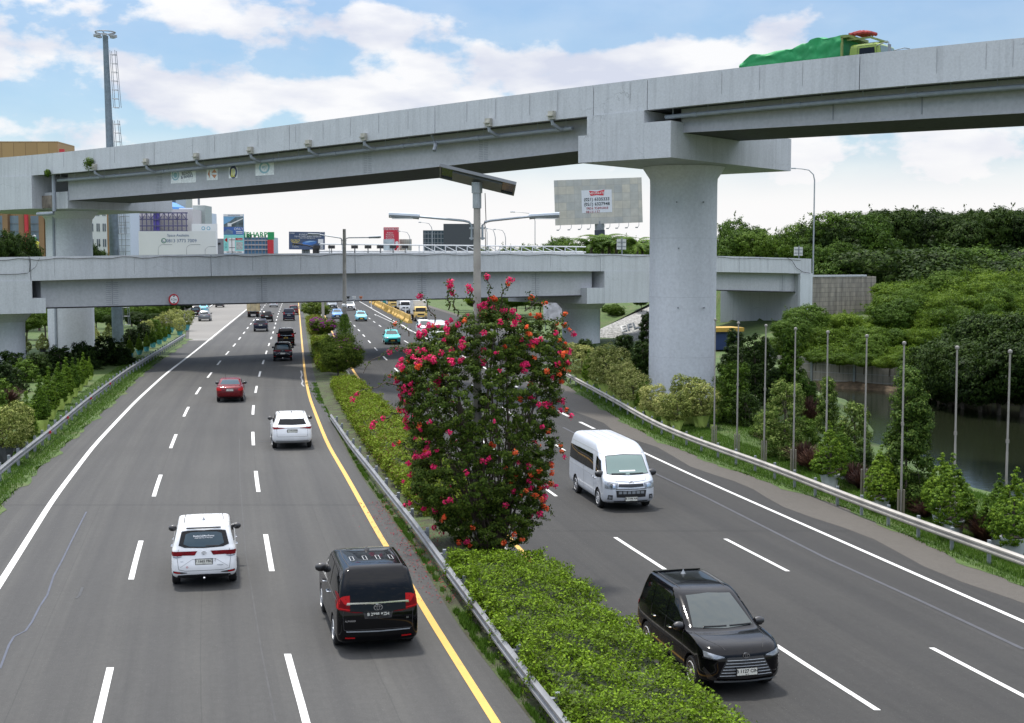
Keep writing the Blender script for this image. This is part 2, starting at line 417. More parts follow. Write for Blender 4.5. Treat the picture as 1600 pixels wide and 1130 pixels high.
def lanes(curves, us_, y0, y1, zf=None, mat=None):
    ys_ = [y0] + [y for y in YS if y0 < y < y1] + [y1]; V, F, UVv = [], [], []; m = len(curves)
    for y in ys_:
        for c, u in zip(curves, us_): V.append((c(y), y, zf(y) if zf else 0.)); UVv.append((u, y))
    for j in range(len(ys_) - 1):
        for i in range(m - 1): F.append((j * m + i, j * m + i + 1, (j + 1) * m + i + 1, (j + 1) * m + i))
    me = bpy.data.meshes.new('road'); me.from_pydata(V, [], F); uvl = me.uv_layers.new(name='UVMap')
    for lp in me.loops: uvl.data[lp.index].uv = UVv[lp.vertex_index]
    me.update(); return tag(link('road', me, mat), kind='structure')
# left carriageway from guard-rail verge to median verge
LA2 = lambda y: LAE(y) if y < 146 else LR1(y) - .4
R0 = lambda y: RY(y) - .55
lanes([R0, RY, RC, RD, RE, RAE], [-.15, 0, 1, 2, 3, 3.9], -30, 130, zR, M_ASPHR)
lanes([R0, RY, RC, RD, RE, lambda y: RE(y) + 2.2], [-.15, 0, 1, 2, 3, 3.6], 130, 417, zR, M_ASPHR)
# merge ramp, pale concrete, coming in from the left beyond the flyover
def LR2(y): return LNE(y) + .25
def LR1(y): return LNE(y) - (2.1 + (y - 146) * .08 if y < 202 else 6.6 + (y - 202) * .016)
lanes([LA2, LNE, LNB, LNA, LNY, LME], [-.9, 0, 1, 2, 3, 3.4], -30, 417, None, M_ASPH)
o = sheet('ramp', [(LR1(y), y) for y in np.arange(146, 420, 4)], [(LR2(y), y) for y in np.arange(146, 420, 4)], .004, M_RAMP); o['kind'] = 'structure'
o = sheet('side_road', [(LR1(y) - 9, y) for y in np.arange(190, 420, 4)], [(LR1(y) - .3, y) for y in np.arange(190, 420, 4)], .002, M_ASPH); o['kind'] = 'structure'
o = sheet('edge_line', [(LR1(y) - .55, y) for y in np.arange(176, 420, 4)], [(LR1(y) - .3, y) for y in np.arange(176, 420, 4)], .010, M_LW); o['kind'] = 'structure'
def line(c, wd, name, mat, y0=-20, y1=415, zf=None, z=.008):
    a = lambda y: c(y) - wd / 2; b = lambda y: c(y) + wd / 2
    return strip(a, b, z, name, mat, y0, y1, zf)
line(LNE, .20, 'edge_line', M_LW); line(LNY, .17, 'yellow_line', M_LY)
line(RE, .16, 'edge_line', M_LW, y1=65, zf=zR); line(RE, .16, 'edge_line', M_LW, y0=96, y1=415, zf=zR); line(RY, .17, 'yellow_line', M_LY, zf=zR)
def dashes(c, phase, per, ln, wd, name, zf=None, y0=-10, y1=400):
    mb = MB(); k = math.ceil((y0 - phase) / per)
    while phase + k * per < y1:
        a = phase + k * per; ys = np.linspace(a, a + ln, 4)
        for i in range(3):
            ya, yb = ys[i], ys[i + 1]; za = (zf(ya) if zf else 0) + .008; zb = (zf(yb) if zf else 0) + .008
            mb.add([(c(ya) - wd / 2, ya, za), (c(ya) + wd / 2, ya, za), (c(yb) + wd / 2, yb, zb), (c(yb) - wd / 2, yb, zb)], [(0, 1, 2, 3)])
        k += 1
    o = mb.build(name, M_LW); o['kind'] = 'structure'
dashes(LNA, G(426, 893).y, 12.62, 4.95, .15, 'lane_line')
dashes(LNB, G(203, 906).y, 12.62, 4.95, .15, 'lane_line')
dashes(RC, G(1040, 890, zR).y, 12.75, 4.75, .14, 'lane_line', zR)
dashes(RD, G(1232, 893, zR).y, 12.75, 4.75, .14, 'lane_line', zR)
dashes(RE, 67.5, 5.2, 2.8, .2, 'lane_line', zR, 67, 94)
strip(lambda y: RE(y) + 2.2, lambda y: RE(y) + 2.2 + 9.5 * sstep(92, 140, y), .0, 'ramp', M_ASPHR, 92, 416, zR)
strip(lambda y: RE(y) + 2.2 + 9.5 * sstep(92, 140, y), lambda y: RE(y) + 3.4 + 9.5 * sstep(92, 140, y), .006, 'shoulder', M_DUST, 92, 400, zR)
# dusty shoulder on the right
M_D = M_DUST
strip(lambda y: RE(y) + 1.0 + .25 * math.sin(y * .6), RAE, .004, 'shoulder', M_D, 30, 100, zR, d1=.02)
# faint stain wandering over the left lanes and pale seam on the right
def ribbon(name, pts, wd, z, mat, zf=None):
    P = [G(a, b, zR if zf else 0.) for a, b in pts]; Q = []
    for i in range(len(P) - 1):
        for t in np.linspace(0, 1, 6)[:-1]: Q.append(P[i].lerp(P[i + 1], t))
    Q.append(P[-1]); mb = MB(); V = []
    for i, p in enumerate(Q):
        d = (Q[min(i + 1, len(Q) - 1)] - Q[max(i - 1, 0)]); nn = Vector((-d.y, d.x, 0)).normalized() * wd / 2
        V += [p - nn + Vector((0, 0, z)), p + nn + Vector((0, 0, z))]
    mb.add(V, [(2 * i, 2 * i + 1, 2 * i + 3, 2 * i + 2) for i in range(len(Q) - 1)])
    o = mb.build(name, mat); o['kind'] = 'structure'; return o
M_SEAL = simple('sealant_stain', (.045, .053, .078), .6, noise=.3)
ribbon('road_stain', [(0, 1045), (14, 1008), (22, 995), (40, 986), (50, 972), (62, 948), (74, 930), (84, 900), (97, 876), (112, 845), (135, 800)], .05, .006, M_SEAL)
M_SEAM = simple('asphalt_seam', (.042, .043, .050), .6, noise=.2)
ribbon('road_seam', [(1600, 1015), (1440, 940), (1290, 872), (1100, 776), (985, 722), (880, 668)], .13, .006, M_SEAM, 1)
M_CRK = simple('crack_filler', (.30, .30, .30), .7)
ribbon('road_crack', [(470, 579), (472, 586), (470.5, 590), (473, 596), (471.5, 600), (475, 604)], .10, .006, M_CRK)
for yy, a, b in ((589.6, 409, 471), (573, 413, 436), (609, 412, 462), (690, 404, 470)):
    ribbon('road_joint', [(a, yy), (b, yy)], .09, .005, M_SEAM)
M_DRK = simple('old_asphalt_join', (.038, .038, .038), .75, noise=.3, nscale=2.)
ribbon('road_seam', [(431, 1130), (408, 1015), (384, 865), (375, 752), (374, 686)], .035, .005, M_DRK)
ribbon('road_seam', [(930, 1130), (1010, 1090), (1180, 1000)], .02, .005, M_DRK, 1)
M_SKID = simple('oil_smudge', (.026, .027, .028), .6, noise=.4, nscale=8)
ribbon('road_stain', [(119, 935), (124, 931), (129, 918)], .07, .006, M_SKID)
ribbon('ramp_joint', [(302, 530.5), (333, 530)], .35, .016, M_LW)
# chevron lines near the right merge
ribbon('hatch_line', [(587, 493), (585, 491), (646, 519), (628, 507.5)], .10, .012, M_LW, 1)

# ---------------------------------------------------------------- terrain
XM = lambda y: (LME(y) + RY(y)) / 2
def sstep(a, b, v):
    t = min(1, max(0, (v - a) / (b - a))); return t * t * (3 - 2 * t)
WA, WB = Vector((23.5, 121.)), Vector((60., 93.))           # pond wall line in plan
wd_ = (WB - WA).normalized(); wn_ = Vector((-wd_.y, wd_.x)) if (-wd_.y) * 0 + wd_.x > 0 else Vector((wd_.y, -wd_.x))
def beyond(x, y): return (x - WA.x) * wn_.x + (y - WA.y) * wn_.y
def lowf(x, y): return (y - 130 - .84 * x) / math.hypot(1, .84)     # >0 behind the near face of the lower flyover
def land(x, y):
    yy = min(max(y, -30), 418)
    xm = XM(yy)
    z = -.10 + (zR(y) if 0 < y < 140 else (zR(52) if y <= 0 else 0)) * sstep(LAE(max(12, yy)) + .4, LAE(max(12, yy)) + 2.4, x)
    rx = x - RAE(min(yy, 100)) if y < 100 else x - (RAE(100) + (y - 100) * .18)
    b = beyond(x, y)
    if x > 12 and y > -10:
        # pond basin
        edge = 18.2 + max(0, y - 45) * .075 + 1.2 * math.sin(y * .23)
        inn = sstep(edge - 1.0, edge + 3.2, x) * sstep(8, 16, y) * (1 - sstep(.2, 1.2, b)) * (1 - sstep(85, 95, x))
        z = z * (1 - inn) + (-4.2) * inn
        if b > 0: z = z * (1 - sstep(0, 1.2, b)) + sstep(0, 1.2, b) * (-.4 + 3.0 * sstep(0, 60, b) * sstep(14, 34, x))
    if x > 8 and y > 140:           # embankment carrying the lower flyover's approach
        e = (x * .766 + y * .643) - (34.2 * .766 + 158.7 * .643)
        if e > .5 and lowf(x, y) > 0 and lowf(x, y) < 60: z = max(z, 6.2 * sstep(1, 4, e) * sstep(.3, 3, lowf(x, y)))
    return z
xs = np.unique(np.concatenate([[-6000, -2500, -900, -400, -240, -160, -120, -90, -70, -60], np.arange(-52, 12, 4.), np.arange(12, 72, 1.5), np.arange(74, 110, 4.), [125, 150, 200, 300, 500, 1200, 3000, 7000]]))
ys = np.unique(np.concatenate([[-600, -200, -60, -20], np.arange(-10, 130, 2.), np.arange(130, 240, 3.), np.arange(240, 430, 12), [480, 600, 900, 1500, 3000, 6000, 12000]]))
# extra columns follow the median so the step between carriageways stays inside it
V = []
for y in ys:
    for x in xs: V.append((x, y, land(float(x), float(y))))
nx = len(xs)
F = [(j * nx + i, j * nx + i + 1, (j + 1) * nx + i + 1, (j + 1) * nx + i) for j in range(len(ys) - 1) for i in range(nx - 1)]
kg = NB('ground_grass'); kg.b.inputs['Roughness'].default_value = .9
n1_ = kg.tex('Noise', .5, 6, .65); n2_ = kg.tex('Noise', 6, 5, .7)
cc = kg.ramp(n1_.outputs[0], [(.3, (.030, .055, .009)), (.5, (.050, .092, .013)), (.72, (.085, .088, .035))])
cc = kg.mix(1., cc, kg.ramp(n2_.outputs[0], [(.3, (.6,) * 3), (.7, (1.3,) * 3)]), 'MULTIPLY'); kg.col(cc); kg.bump(n2_.outputs[0], .6, .08)
M_GRASS = kg.m
me = bpy.data.meshes.new('ground'); me.from_pydata(V, [], F); me.shade_smooth(); me.update()
tag(link('ground', me, M_GRASS), kind='structure')
# median soil: sloped sheet between the two carriageways, with a little camber
kd = NB('median_soil'); kd.b.inputs['Roughness'].default_value = .95
n1_ = kd.tex('Noise', 1.2, 6, .7); n2_ = kd.tex('Noise', 22, 5, .75)
cc = kd.ramp(n1_.outputs[0], [(.3, (.028, .024, .016)), (.47, (.042, .045, .020)), (.6, (.052, .080, .020))])
cc = kd.mix(1., cc, kd.ramp(n2_.outputs[0], [(.3, (.6,) * 3), (.7, (1.5,) * 3)]), 'MULTIPLY'); kd.col(cc); kd.bump(n2_.outputs[0], .8, .06)
M_SOIL = kd.m
V, F = [], []
yl = list(np.arange(-20, 140, 1.5)) + list(np.arange(140, 417, 4.)); nn = 9
for y in yl:
    a, b = LME(y) - .05, RY(y) - .5; za, zb = .006, zR(y) + .05
    for i in range(nn):
        t = i / (nn - 1); hump = .10 * math.sin(math.pi * t)
        V.append((a + (b - a) * t, y, za * (1 - sstep(.35, .95, t)) + zb * sstep(.35, .95, t) + hump + (0.012 * math.sin(y * 3.1 + i * 2.3) if 0 < i < nn - 1 else 0)))
F = [(j * nn + i, j * nn + i + 1, (j + 1) * nn + i + 1, (j + 1) * nn + i) for j in range(len(yl) - 1) for i in range(nn - 1)]
me = bpy.data.meshes.new('median_soil'); me.from_pydata(V, [], F); me.shade_smooth(); me.update(); tag(link('median_soil', me, M_SOIL), kind='structure')
def zmed(x, y):
    a, b = LME(y) - .05, RY(y) - .5; t = min(1, max(0, (x - a) / (b - a)))
    return .006 * (1 - sstep(.35, .95, t)) + (zR(y) + .05) * sstep(.35, .95, t) + .10 * math.sin(math.pi * t)
# kerb along the right carriageway side of the median
M_KERB = concrete('kerb_concrete', (.34, .33, .31), .2, crack=False)
mb = MB(); mb.sweep([((RY(y) - .5, y), (1, 0)) for y in yl], lambda i: [(-.12, zR(yl[i]) - .2), (.0, zR(yl[i]) - .2), (.0, zR(yl[i]) + .12), (-.12, zR(yl[i]) + .12)])
tag(mb.build('kerb', M_KERB), kind='structure')
# verges behind/in front of guard rails (slight berms)
def berm(name, c0, c1, zf, y0, y1, h, step=.5):
    ys_ = np.arange(y0, y1, step); V = []; n = 6
    for y in ys_:
        a, b = c0(y), c1(y)
        wob = .16 * math.sin(y * .9) + .10 * math.sin(y * 2.3) + .05 * math.sin(y * 5.1)
        for i in range(n):
            t = i / (n - 1); x = a + (b - a) * t + wob * (1 - t)
            V.append((x, y, zf(y) + .012 + h * sstep(0, .6, t)))
    F = [(j * n + i, j * n + i + 1, (j + 1) * n + i + 1, (j + 1) * n + i) for j in range(len(ys_) - 1) for i in range(n - 1)]
    me = bpy.data.meshes.new(name); me.from_pydata(V, [], F); me.shade_smooth(); me.update()
    return tag(link(name, me, M_GRASS), kind='structure')
berm('verge', lambda y: RAE(y) - .1, lambda y: RAE(y) + 7.2, zR, 12, 112, .12)
berm('verge', lambda y: LAE(y) + .1, lambda y: LAE(y) - 14, lambda y: 0., 10, 150, .12)
# pond
mb = MB(); kk = [(WA.lerp(WB, t)) for t in np.linspace(0, 1, 24)]; V = []
for i, q_ in enumerate(kk): V += [(q_.x + wn_.x * -.05, q_.y - wn_.y * .05, -1.95 + .12 * math.sin(i * 1.9)), (q_.x - wn_.x * (1.6 + .4 * math.sin(i * 2.3)), q_.y - wn_.y * (1.6 + .4 * math.sin(i * 2.3)), -2.6)]
mb.add(V, [(2 * i, 2 * i + 1, 2 * i + 3, 2 * i + 2) for i in range(23)]); tag(mb.build('mud_bank', simple('mud', (.085, .06, .035), .9, noise=.4)), kind='structure')
kw = NB('pond_water'); kw.b.inputs['Base Color'].default_value = (.012, .015, .008, 1); kw.b.inputs['Roughness'].default_value = .10
kw.b.inputs['Specular IOR Level'].default_value = .38
nw = kw.tex('Noise', 1.6, 3, .5, sc=(1, 2.2, 1)); kw.bump(nw.outputs[0], .12, .05)
me = bpy.data.meshes.new('water'); me.from_pydata([(16, 6, -2.45), (96, 6, -2.45), (96, 60, -2.45), (60, 94, -2.45), (23.5, 121.8, -2.45), (16, 121, -2.45)], [], [(0, 1, 2, 3, 4, 5)])
tag(link('water', me, kw.m), kind='structure')

# ================================================================ UPPER FLYOVER
UD = Vector((.772, -.635)); UN = Vector((.635, .772)); UP = Vector((-39.5, 118.))
def us(px, py):
    p = onplane(px, py, UP, UN); return (Vector((p.x, p.y)) - UP).dot(UD), p.z
def fitz(lst, deg, f):
    q = [f(*p) for p in lst]; return np.poly1d(np.polyfit([a for a, _ in q], [b for _, b in q], deg))
UTOP = fitz([(0, 247), (120, 235), (250, 219), (400, 203), (680, 168), (800, 149), (925, 131), (1012, 122), (1200, 101), (1340, 84), (1600, 60)], 3, us)
s_of = lambda px: us(px, 200)[0]
UW = 8.6; UHP = 1.82
def upt(s, n=0.): p = UP + UD * s + UN * n; return (p.x, p.y)
fly = empty('road_flyover', (UP.x, UP.y, 0), 0, 'upper grey concrete flyover rising to the right with drain pipes under its parapet', 'flyover')
def U(mb, name, mat, smooth=False, lab=None):
    o = mb.build(name, mat, None, smooth); o.parent = fly; o.matrix_parent_inverse = Matrix.Translation(-fly.location)
    if lab: o['label'] = lab
    return o
s0, s1 = s_of(-160), s_of(1900)
def srange(a, b, step=3.): n = max(2, int((b - a) / step) + 1); return np.linspace(a, b, n)
def usweep(a, b, sect, step=3.):
    ss = srange(a, b, step); mb = MB(); mb.sweep([(upt(s), UN) for s in ss], lambda i: sect(ss[i])); return mb
zt = lambda s: float(UTOP(s))
# parapet in segments with dark joints
joints = [s0] + [s_of(x) for x in (48, 240, 452, 680, 928, 1012, 1343, 1660)] + [s1]
mbp = MB(); 
for a, b in zip(joints[:-1], joints[1:]):
    ss = srange(a + .025, b - .025)
    mbp.sweep([(upt(s), UN) for s in ss], lambda i: [(0, zt(ss[i]) - UHP), (.42, zt(ss[i]) - UHP), (.36, zt(ss[i]) - .9), (.24, zt(ss[i])), (.03, zt(ss[i]))])
U(mbp, 'parapet', M_CONC)
mb = usweep(s0, s1, lambda s: [(UW - .3, zt(s) - UHP), (UW, zt(s) - UHP), (UW, zt(s)), (UW - .24, zt(s))]); U(mb, 'parapet', M_CONC)
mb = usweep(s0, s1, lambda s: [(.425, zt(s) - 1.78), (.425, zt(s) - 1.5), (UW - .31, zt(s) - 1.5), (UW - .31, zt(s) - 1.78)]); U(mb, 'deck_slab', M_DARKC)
# coping cap line (thin paint ledge) + panel lines
mb = MB()
for px in (98, 178, 300, 335, 403, 462, 505, 548, 592, 638, 730, 775, 828, 872, 985, 1128, 1187, 1254, 1463, 1540, 1582):
    s = s_of(px); p = upt(s, -.004); mb = MB(); mb.box((p[0], p[1], zt(s) - .72), (.02, .01, 1.25), math.atan2(UD.y, UD.x))
    U(mb, 'panel_joint', simple('joint_dark', (.36, .37, .385), .9))
# girder
capL = (s_of(74), s_of(1400)); 
LGb = fitz([(81, 314), (212, 306), (400, 289), (600, 268), (800, 247), (903, 236)], 2, us)
RGb = fitz([(1050, 208), (1200, 199), (1400, 186), (1600, 176.5)], 1, us)
def girder(a, b, zb, name='girder'):
    for (na, nb) in ((1.35, 3.6), (UW - 2.9, UW - .75)):
        mb = usweep(a, b, lambda s: [(na, zt(s) - 1.775), (nb, zt(s) - 1.775), (nb, zb(s)), (na, zb(s))])
        U(mb, name, M_GIRD)
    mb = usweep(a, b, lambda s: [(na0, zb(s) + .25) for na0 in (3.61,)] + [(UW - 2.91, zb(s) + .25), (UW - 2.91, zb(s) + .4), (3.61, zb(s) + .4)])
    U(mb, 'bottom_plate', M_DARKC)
dzb = lambda f: (lambda s: float(f(s)) - .16)
# the girder face sits 1.35 m back: convert measured bottoms onto that plane
def us2(px, py):
    p = onplane(px, py, UP + UN * 1.35, UN); return (Vector((p.x, p.y)) - UP).dot(UD), p.z
LG2 = fitz([(81, 314), (212, 306), (400, 289), (600, 268), (800, 247), (903, 236)], 2, us2)
RG2 = fitz([(1050, 208), (1200, 199), (1400, 186), (1600, 176.5)], 1, us2)
sA, sB = s_of(83), s_of(905); sC, sD = s_of(1046), s1
girder(sA, sB, lambda s: float(LG2(s))); girder(sC, sD, lambda s: float(RG2(s))); girder(s0, s_of(-60), lambda s: float(LG2(s)))
for a, b, f in ((sA, sB, LG2), (sC, sD, RG2)): U(usweep(a + .05, b - .05, lambda s: [(1.45, float(f(s)) - .05), (UW - .8, float(f(s)) - .05), (UW - .8, float(f(s)) - .043), (1.45, float(f(s)) - .043)]), 'underside_shade', M_DARKC)  # dark sheet added under the girders; its colour stands in for shade
# splice plates (bolt rows)
mb = MB()
M_SPL = simple('splice_grey', (.25, .265, .29), .6)
for px in (226, 382, 553, 735):
    mb = MB(); s = s_of(px); zb = float(LG2(s)); h = zt(s) - 1.75 - zb
    for k in range(14):
        for q in (-.22, .22):
            p = upt(s + q, 1.345); mb.box((p[0], p[1], zb + .1 + (h - .6) * k / 13), (.34, .012, .035), math.atan2(UD.y, UD.x))
    U(mb, 'splice_plate', M_SPL)
for px in (1285, 1425, 1592):
    mb = MB(); s = s_of(px); zb = float(RG2(s)); p = upt(s, 1.335); mb.box((p[0], p[1], (zb + zt(s) - 2.0) / 2 + .1), (.07, .03, zt(s) - 2.2 - zb), math.atan2(UD.y, UD.x))
    U(mb, 'splice_plate', M_SPL)
# lower flange line
for a, b, f in ((sC, sD, RG2), (sA, sB, LG2)):
    mb = usweep(a, b, lambda s: [(1.25, float(f(s)) - .04), (1.40, float(f(s)) - .04), (1.40, float(f(s)) + .0 - .001), (1.25, float(f(s)) + .0 - .001)])
    U(mb, 'flange', M_GIRD)
# hand-hold: pier caps. local box helper in (s, n, z)
def ubox(mb, sa, sb, na, nb, za, zb):
    q = [upt(sa, na), upt(sb, na), upt(sb, nb), upt(sa, nb)]
    if isinstance(zb, tuple): zt4 = zb
    else: zt4 = (zb,) * 4
    vs = [(p[0], p[1], za) for p in q] + [(p[0], p[1], z) for p, z in zip(q, zt4)]
    mb.add(vs, [(3, 2, 1, 0), (4, 5, 6, 7), (0, 1, 5, 4), (1, 2, 6, 5), (2, 3, 7, 6), (3, 0, 4, 7)])
zc = us(1000, 249)[1]
mb = MB(); a, b = s_of(905), s_of(1050)
zl = us(912, 212)[1]; zr_ = us(1030, 190)[1]
ubox(mb, s_of(919), s_of(1008), -.06, 14.6, zc + 1e-3, (zt(s_of(919)) - UHP - .004, zt(s_of(1008)) - UHP - .004) * 2)
ubox(mb, a, s_of(919) - .001, -.03, 9.3, zc, zl); ubox(mb, s_of(1008) + .001, b, -.05, 14.6, zc, zr_)
U(mb, 'pier_cap', M_CONC)
def pier(mb, cx, cy, r, z0, z1, flare=.55, n=40):
    prof = [(r, z0), (r, z0 + (z1 - z0) * .5), (r, z1 - 1.1), (r + .02, z1 - .75), (r + flare, z1 - .02)]
    mb.lathe(prof, (cx, cy, 0), n)
pc = onplane(1067, 420, (UP + UN * 7.2), UN)
PIERR = (pc.x, pc.y)
mb = MB(); pier(mb, pc.x, pc.y, 2.13, -1.5, zc, .5); o = U(mb, 'pier', M_PIER, True)
mb = MB()
for zz in (2.4, 6.2, 9.9): mb = MB(); mb.lathe([(2.136, zz), (2.136, zz + .025)], (pc.x, pc.y, 0), 40); U(mb, 'casting_joint', M_CONC)
for (px, py) in ((1057, 316), (1099, 316), (1060, 388), (1059, 481), (1100, 481)):
    mb = MB(); q = atY(px, py, pc.y - 2.0); mb.box(q, (.07, .35, .07))
    U(mb, 'form_tie', simple('pier_mark', (.19, .20, .21), .9))
# left cap and pier
zc2 = us(30, 327)[1]
mb = MB(); sl = s_of(48)
ubox(mb, s_of(-70), sl, -.06, 12.4, zc2, (zt(s_of(-70)) - UHP - .004, zt(sl) - UHP - .004) * 2)
ubox(mb, sl + .001, s_of(84), 1.2, 12.4, zc2 - .05, us(60, 300)[1])
U(mb, 'pier_cap', M_CONC)
pl = onplane(110, 450, (UP + UN * 5.0), UN); PIERL = (pl.x, pl.y)
mb = MB(); pier(mb, pl.x, pl.y, 2.1, -.5, zc2 - .05, .6); U(mb, 'pier', M_PIER, True)
mb = MB(); q = atY(86, 450, pl.y - 2.0); mb.tube([(q.x, q.y, 0), (q.x, q.y, zc2 - .2)], .13, 10); U(mb, 'down_pipe', M_PIPE, True)
# rusty bearing recess at left
mb = MB(); ubox(mb, sl + .05, s_of(66), .9, 1.19, zc2 + .05, us(60, 305)[1]); U(mb, 'bearing_block', simple('rust_concrete', (.20, .17, .14), .9, noise=.6, nscale=1.5))
# drain pipe along the girder
def pipe(a, b, drop, n, r=.13):
    ss = srange(a, b, 2.); mb = MB(); mb.tube([(*upt(s, n), zt(s) - UHP - drop) for s in ss], r, 10)
    for s in srange(a + .5, b - .5, 2.2):
        p = upt(s, n); z = zt(s) - UHP; mb.box((p[0], p[1], z - drop / 2 + .1), (.04, .04, drop + .25))
    for s in srange(a + 2, b - 1, 6.1):
        p0, p1 = upt(s - .15, n), upt(s + .15, n); mb.tube([(*p0, zt(s) - UHP - drop), (*p1, zt(s) - UHP - drop)], r * 1.25, 10)
    return mb
U(pipe(s_of(76), s_of(884), .52, .75), 'drain_pipe', M_PIPE, True)
U(pipe(s_of(1030), s1, .42, .75), 'drain_pipe', M_PIPE, True)
mb = MB(); s = s_of(74); z = zt(s) - UHP
mb.tube([(*upt(s, .5), z + .5), (*upt(s, .5), zc2 - .3), (*upt(s, .4), zc2 - .45), (*upt(s - .3, .3), zc2 - .5), (*upt(s - 2.4, .3), zc2 - .5)], .17, 10)
U(mb, 'down_pipe', M_PIPE, True)
for px in (148, 229, 308, 393, 484, 571, 766, 865):
    s = s_of(px); z = zt(s) - UHP; rz = math.atan2(UD.y, UD.x)
    mb = MB(); p = upt(s, -.13); mb.box((p[0], p[1], z + .28), (.42, .26, .5), rz); p = upt(s, -.2); mb.box((p[0], p[1], z + .25), (.46, .36, .08), rz)
    o = U(mb, 'drain_box', simple('drain_box_paint', (.42, .41, .36), .7, noise=.3))
    mb = MB(); mb.tube([(*upt(s, -.1), z + .05), (*upt(s, -.05), z - .25), (*upt(s + .1, .45), z - .48), (*upt(s + .25, .72), z - .52)], .12, 8)
    U(mb, 'drain_elbow', M_PIPE, True)
mb = MB(); s = s_of(668); z = zt(s) - UHP
mb.tube([(*upt(s, .7), z - .5), (*upt(s + .3, .5), z - .75), (*upt(s + .35, .3), z - 1.1)], .13, 10); mb.tube([(*upt(s, .3), z + .1), (*upt(s, .7), z - .45)], .06, 6)
U(mb, 'drain_elbow', M_PIPE, True)
# faded stickers on the girder
def sticker(x0, x1, y0, y1, name, mat, skew=0):
    P = UP + UN * 1.333
    q = [onplane(a, b, P, UN) for a, b in ((x0, y1 + skew), (x1, y1), (x1, y0), (x0, y0 + skew))]
    bk = [v + Vector((UN.x, UN.y, 0)) * .012 for v in q]
    mb = MB(); mb.add(q + bk, [(0, 1, 2, 3), (7, 6, 5, 4), (0, 4, 5, 1), (1, 5, 6, 2), (2, 6, 7, 3), (3, 7, 4, 0)])
    return mb
M_STK = simple('sticker_white', (.80, .82, .82), .6, noise=.2, nscale=6)
Ur = Matrix(((UD.x, 0, -UN.x), (UD.y, 0, -UN.y), (0, 1, 0)))          # text frame on the near face
def ontext(par, s, size, px, py, mat, sh=0.06, bold=True, aspect=1.0):
    p = onplane(px, py, UP + UN * 1.328, UN)
    M = Matrix.Translation(p - fly.location) @ Ur.to_4x4() @ Matrix.Shear('XY', 3, (0., 0.)).to_4x4() if False else Matrix.Translation(p - par.matrix_world.translation) @ Ur.to_4x4() @ Matrix.Rotation(rad(4), 4, 'Z') @ Matrix.Diagonal((aspect, 1, 1, 1))
    return text('lettering', s, size, mat, None, M, .002, bold=bold)
def glabel(o, lab, cat, group=None): return tag(o, lab, cat, group)
bn = sticker(267, 306, 267, 285, 'banner', M_STK, 2).build('banner', M_STK); glabel(bn, 'torn white paper banner with round crest and dark words on upper girder', 'banner', 'stickers on the upper girder')
M_INK = simple('faded_ink', (.10, .12, .16), .7); M_ORG = simple('faded_orange', (.55, .24, .12), .6); M_CYN = simple('faded_cyan', (.30, .50, .56), .6); M_NVY = simple('navy_ink', (.03, .035, .12), .5); M_YEL2 = simple('sticker_yellow', (.65, .60, .08), .5); M_REDI = simple('red_ink', (.5, .03, .04), .5)
for s_, px, py in (('BIDANG', 292, 270.6), ('& WARKS', 292, 276)):
    t = ontext(bn, s_, .36, px, py, M_INK); t.parent = bn
def ring(par, px, py, rx, rz_, mat, th=.25, seg=26, off=1.328, name='crest'):
    c = onplane(px, py, UP + UN * off, UN); V, F = [], []
    for k in range(seg):
        t = 2 * math.pi * k / seg
        for q in (1, 1 - th): v = c + Vector((UD.x, UD.y, 0)) * rx * q * math.cos(t) + Vector((0, 0, 1)) * rz_ * q * math.sin(t); V.append(v)
    for k in range(seg): F.append((2 * k, 2 * k + 1, (2 * k + 3) % (2 * seg), (2 * k + 2) % (2 * seg)))
    mb = MB(); mb.add(V, F); o = mb.build(name, mat); o.parent = par; return o
ring(bn, 274, 274, .5, .42, M_CYN); ring(bn, 274, 274, .28, .22, M_CYN, .95)
b2 = sticker(323, 340, 264, 281, 'banner', M_STK, 1).build('banner', M_STK); glabel(b2, 'white sticker with orange triangles on upper girder', 'banner', 'stickers on the upper girder')
def tri(par, pts, mat, name='emblem', off=1.328):
    q = [onplane(a, b, UP + UN * off, UN) for a, b in pts]; mb = MB(); mb.add(q, [tuple(range(len(q)))]); o = mb.build(name, mat); o.parent = par
for p in (((324.5, 272), (327.5, 265), (328, 279)), ((330.5, 270), (335, 264.5), (339, 270)), ((330.5, 273), (339, 273), (335, 279))): tri(b2, p, M_ORG)
b3 = sticker(357.5, 371, 261, 278, 'banner', M_STK, 1).build('banner', M_STK); glabel(b3, 'white sticker with navy disc and yellow stripes on upper girder', 'banner', 'stickers on the upper girder')
ring(b3, 364.5, 269, .46, .5, M_NVY, .4)
for dx in (0, 2.2, 4.4): tri(b3, ((360.5 + dx, 277), (361 + dx, 265), (362.3 + dx, 263.5), (362 + dx, 277)), M_YEL2, off=1.325)
b4 = sticker(399, 428, 254, 273, 'banner', M_STK, 2).build('banner', M_STK); glabel(b4, 'white banner with pale cyan round crest, rightmost on upper girder', 'banner', 'stickers on the upper girder')
ring(b4, 413, 262, .62, .45, M_CYN, .3); t = ontext(b4, 'PPJT', .3, 413, 262, M_CYN); t.parent = b4

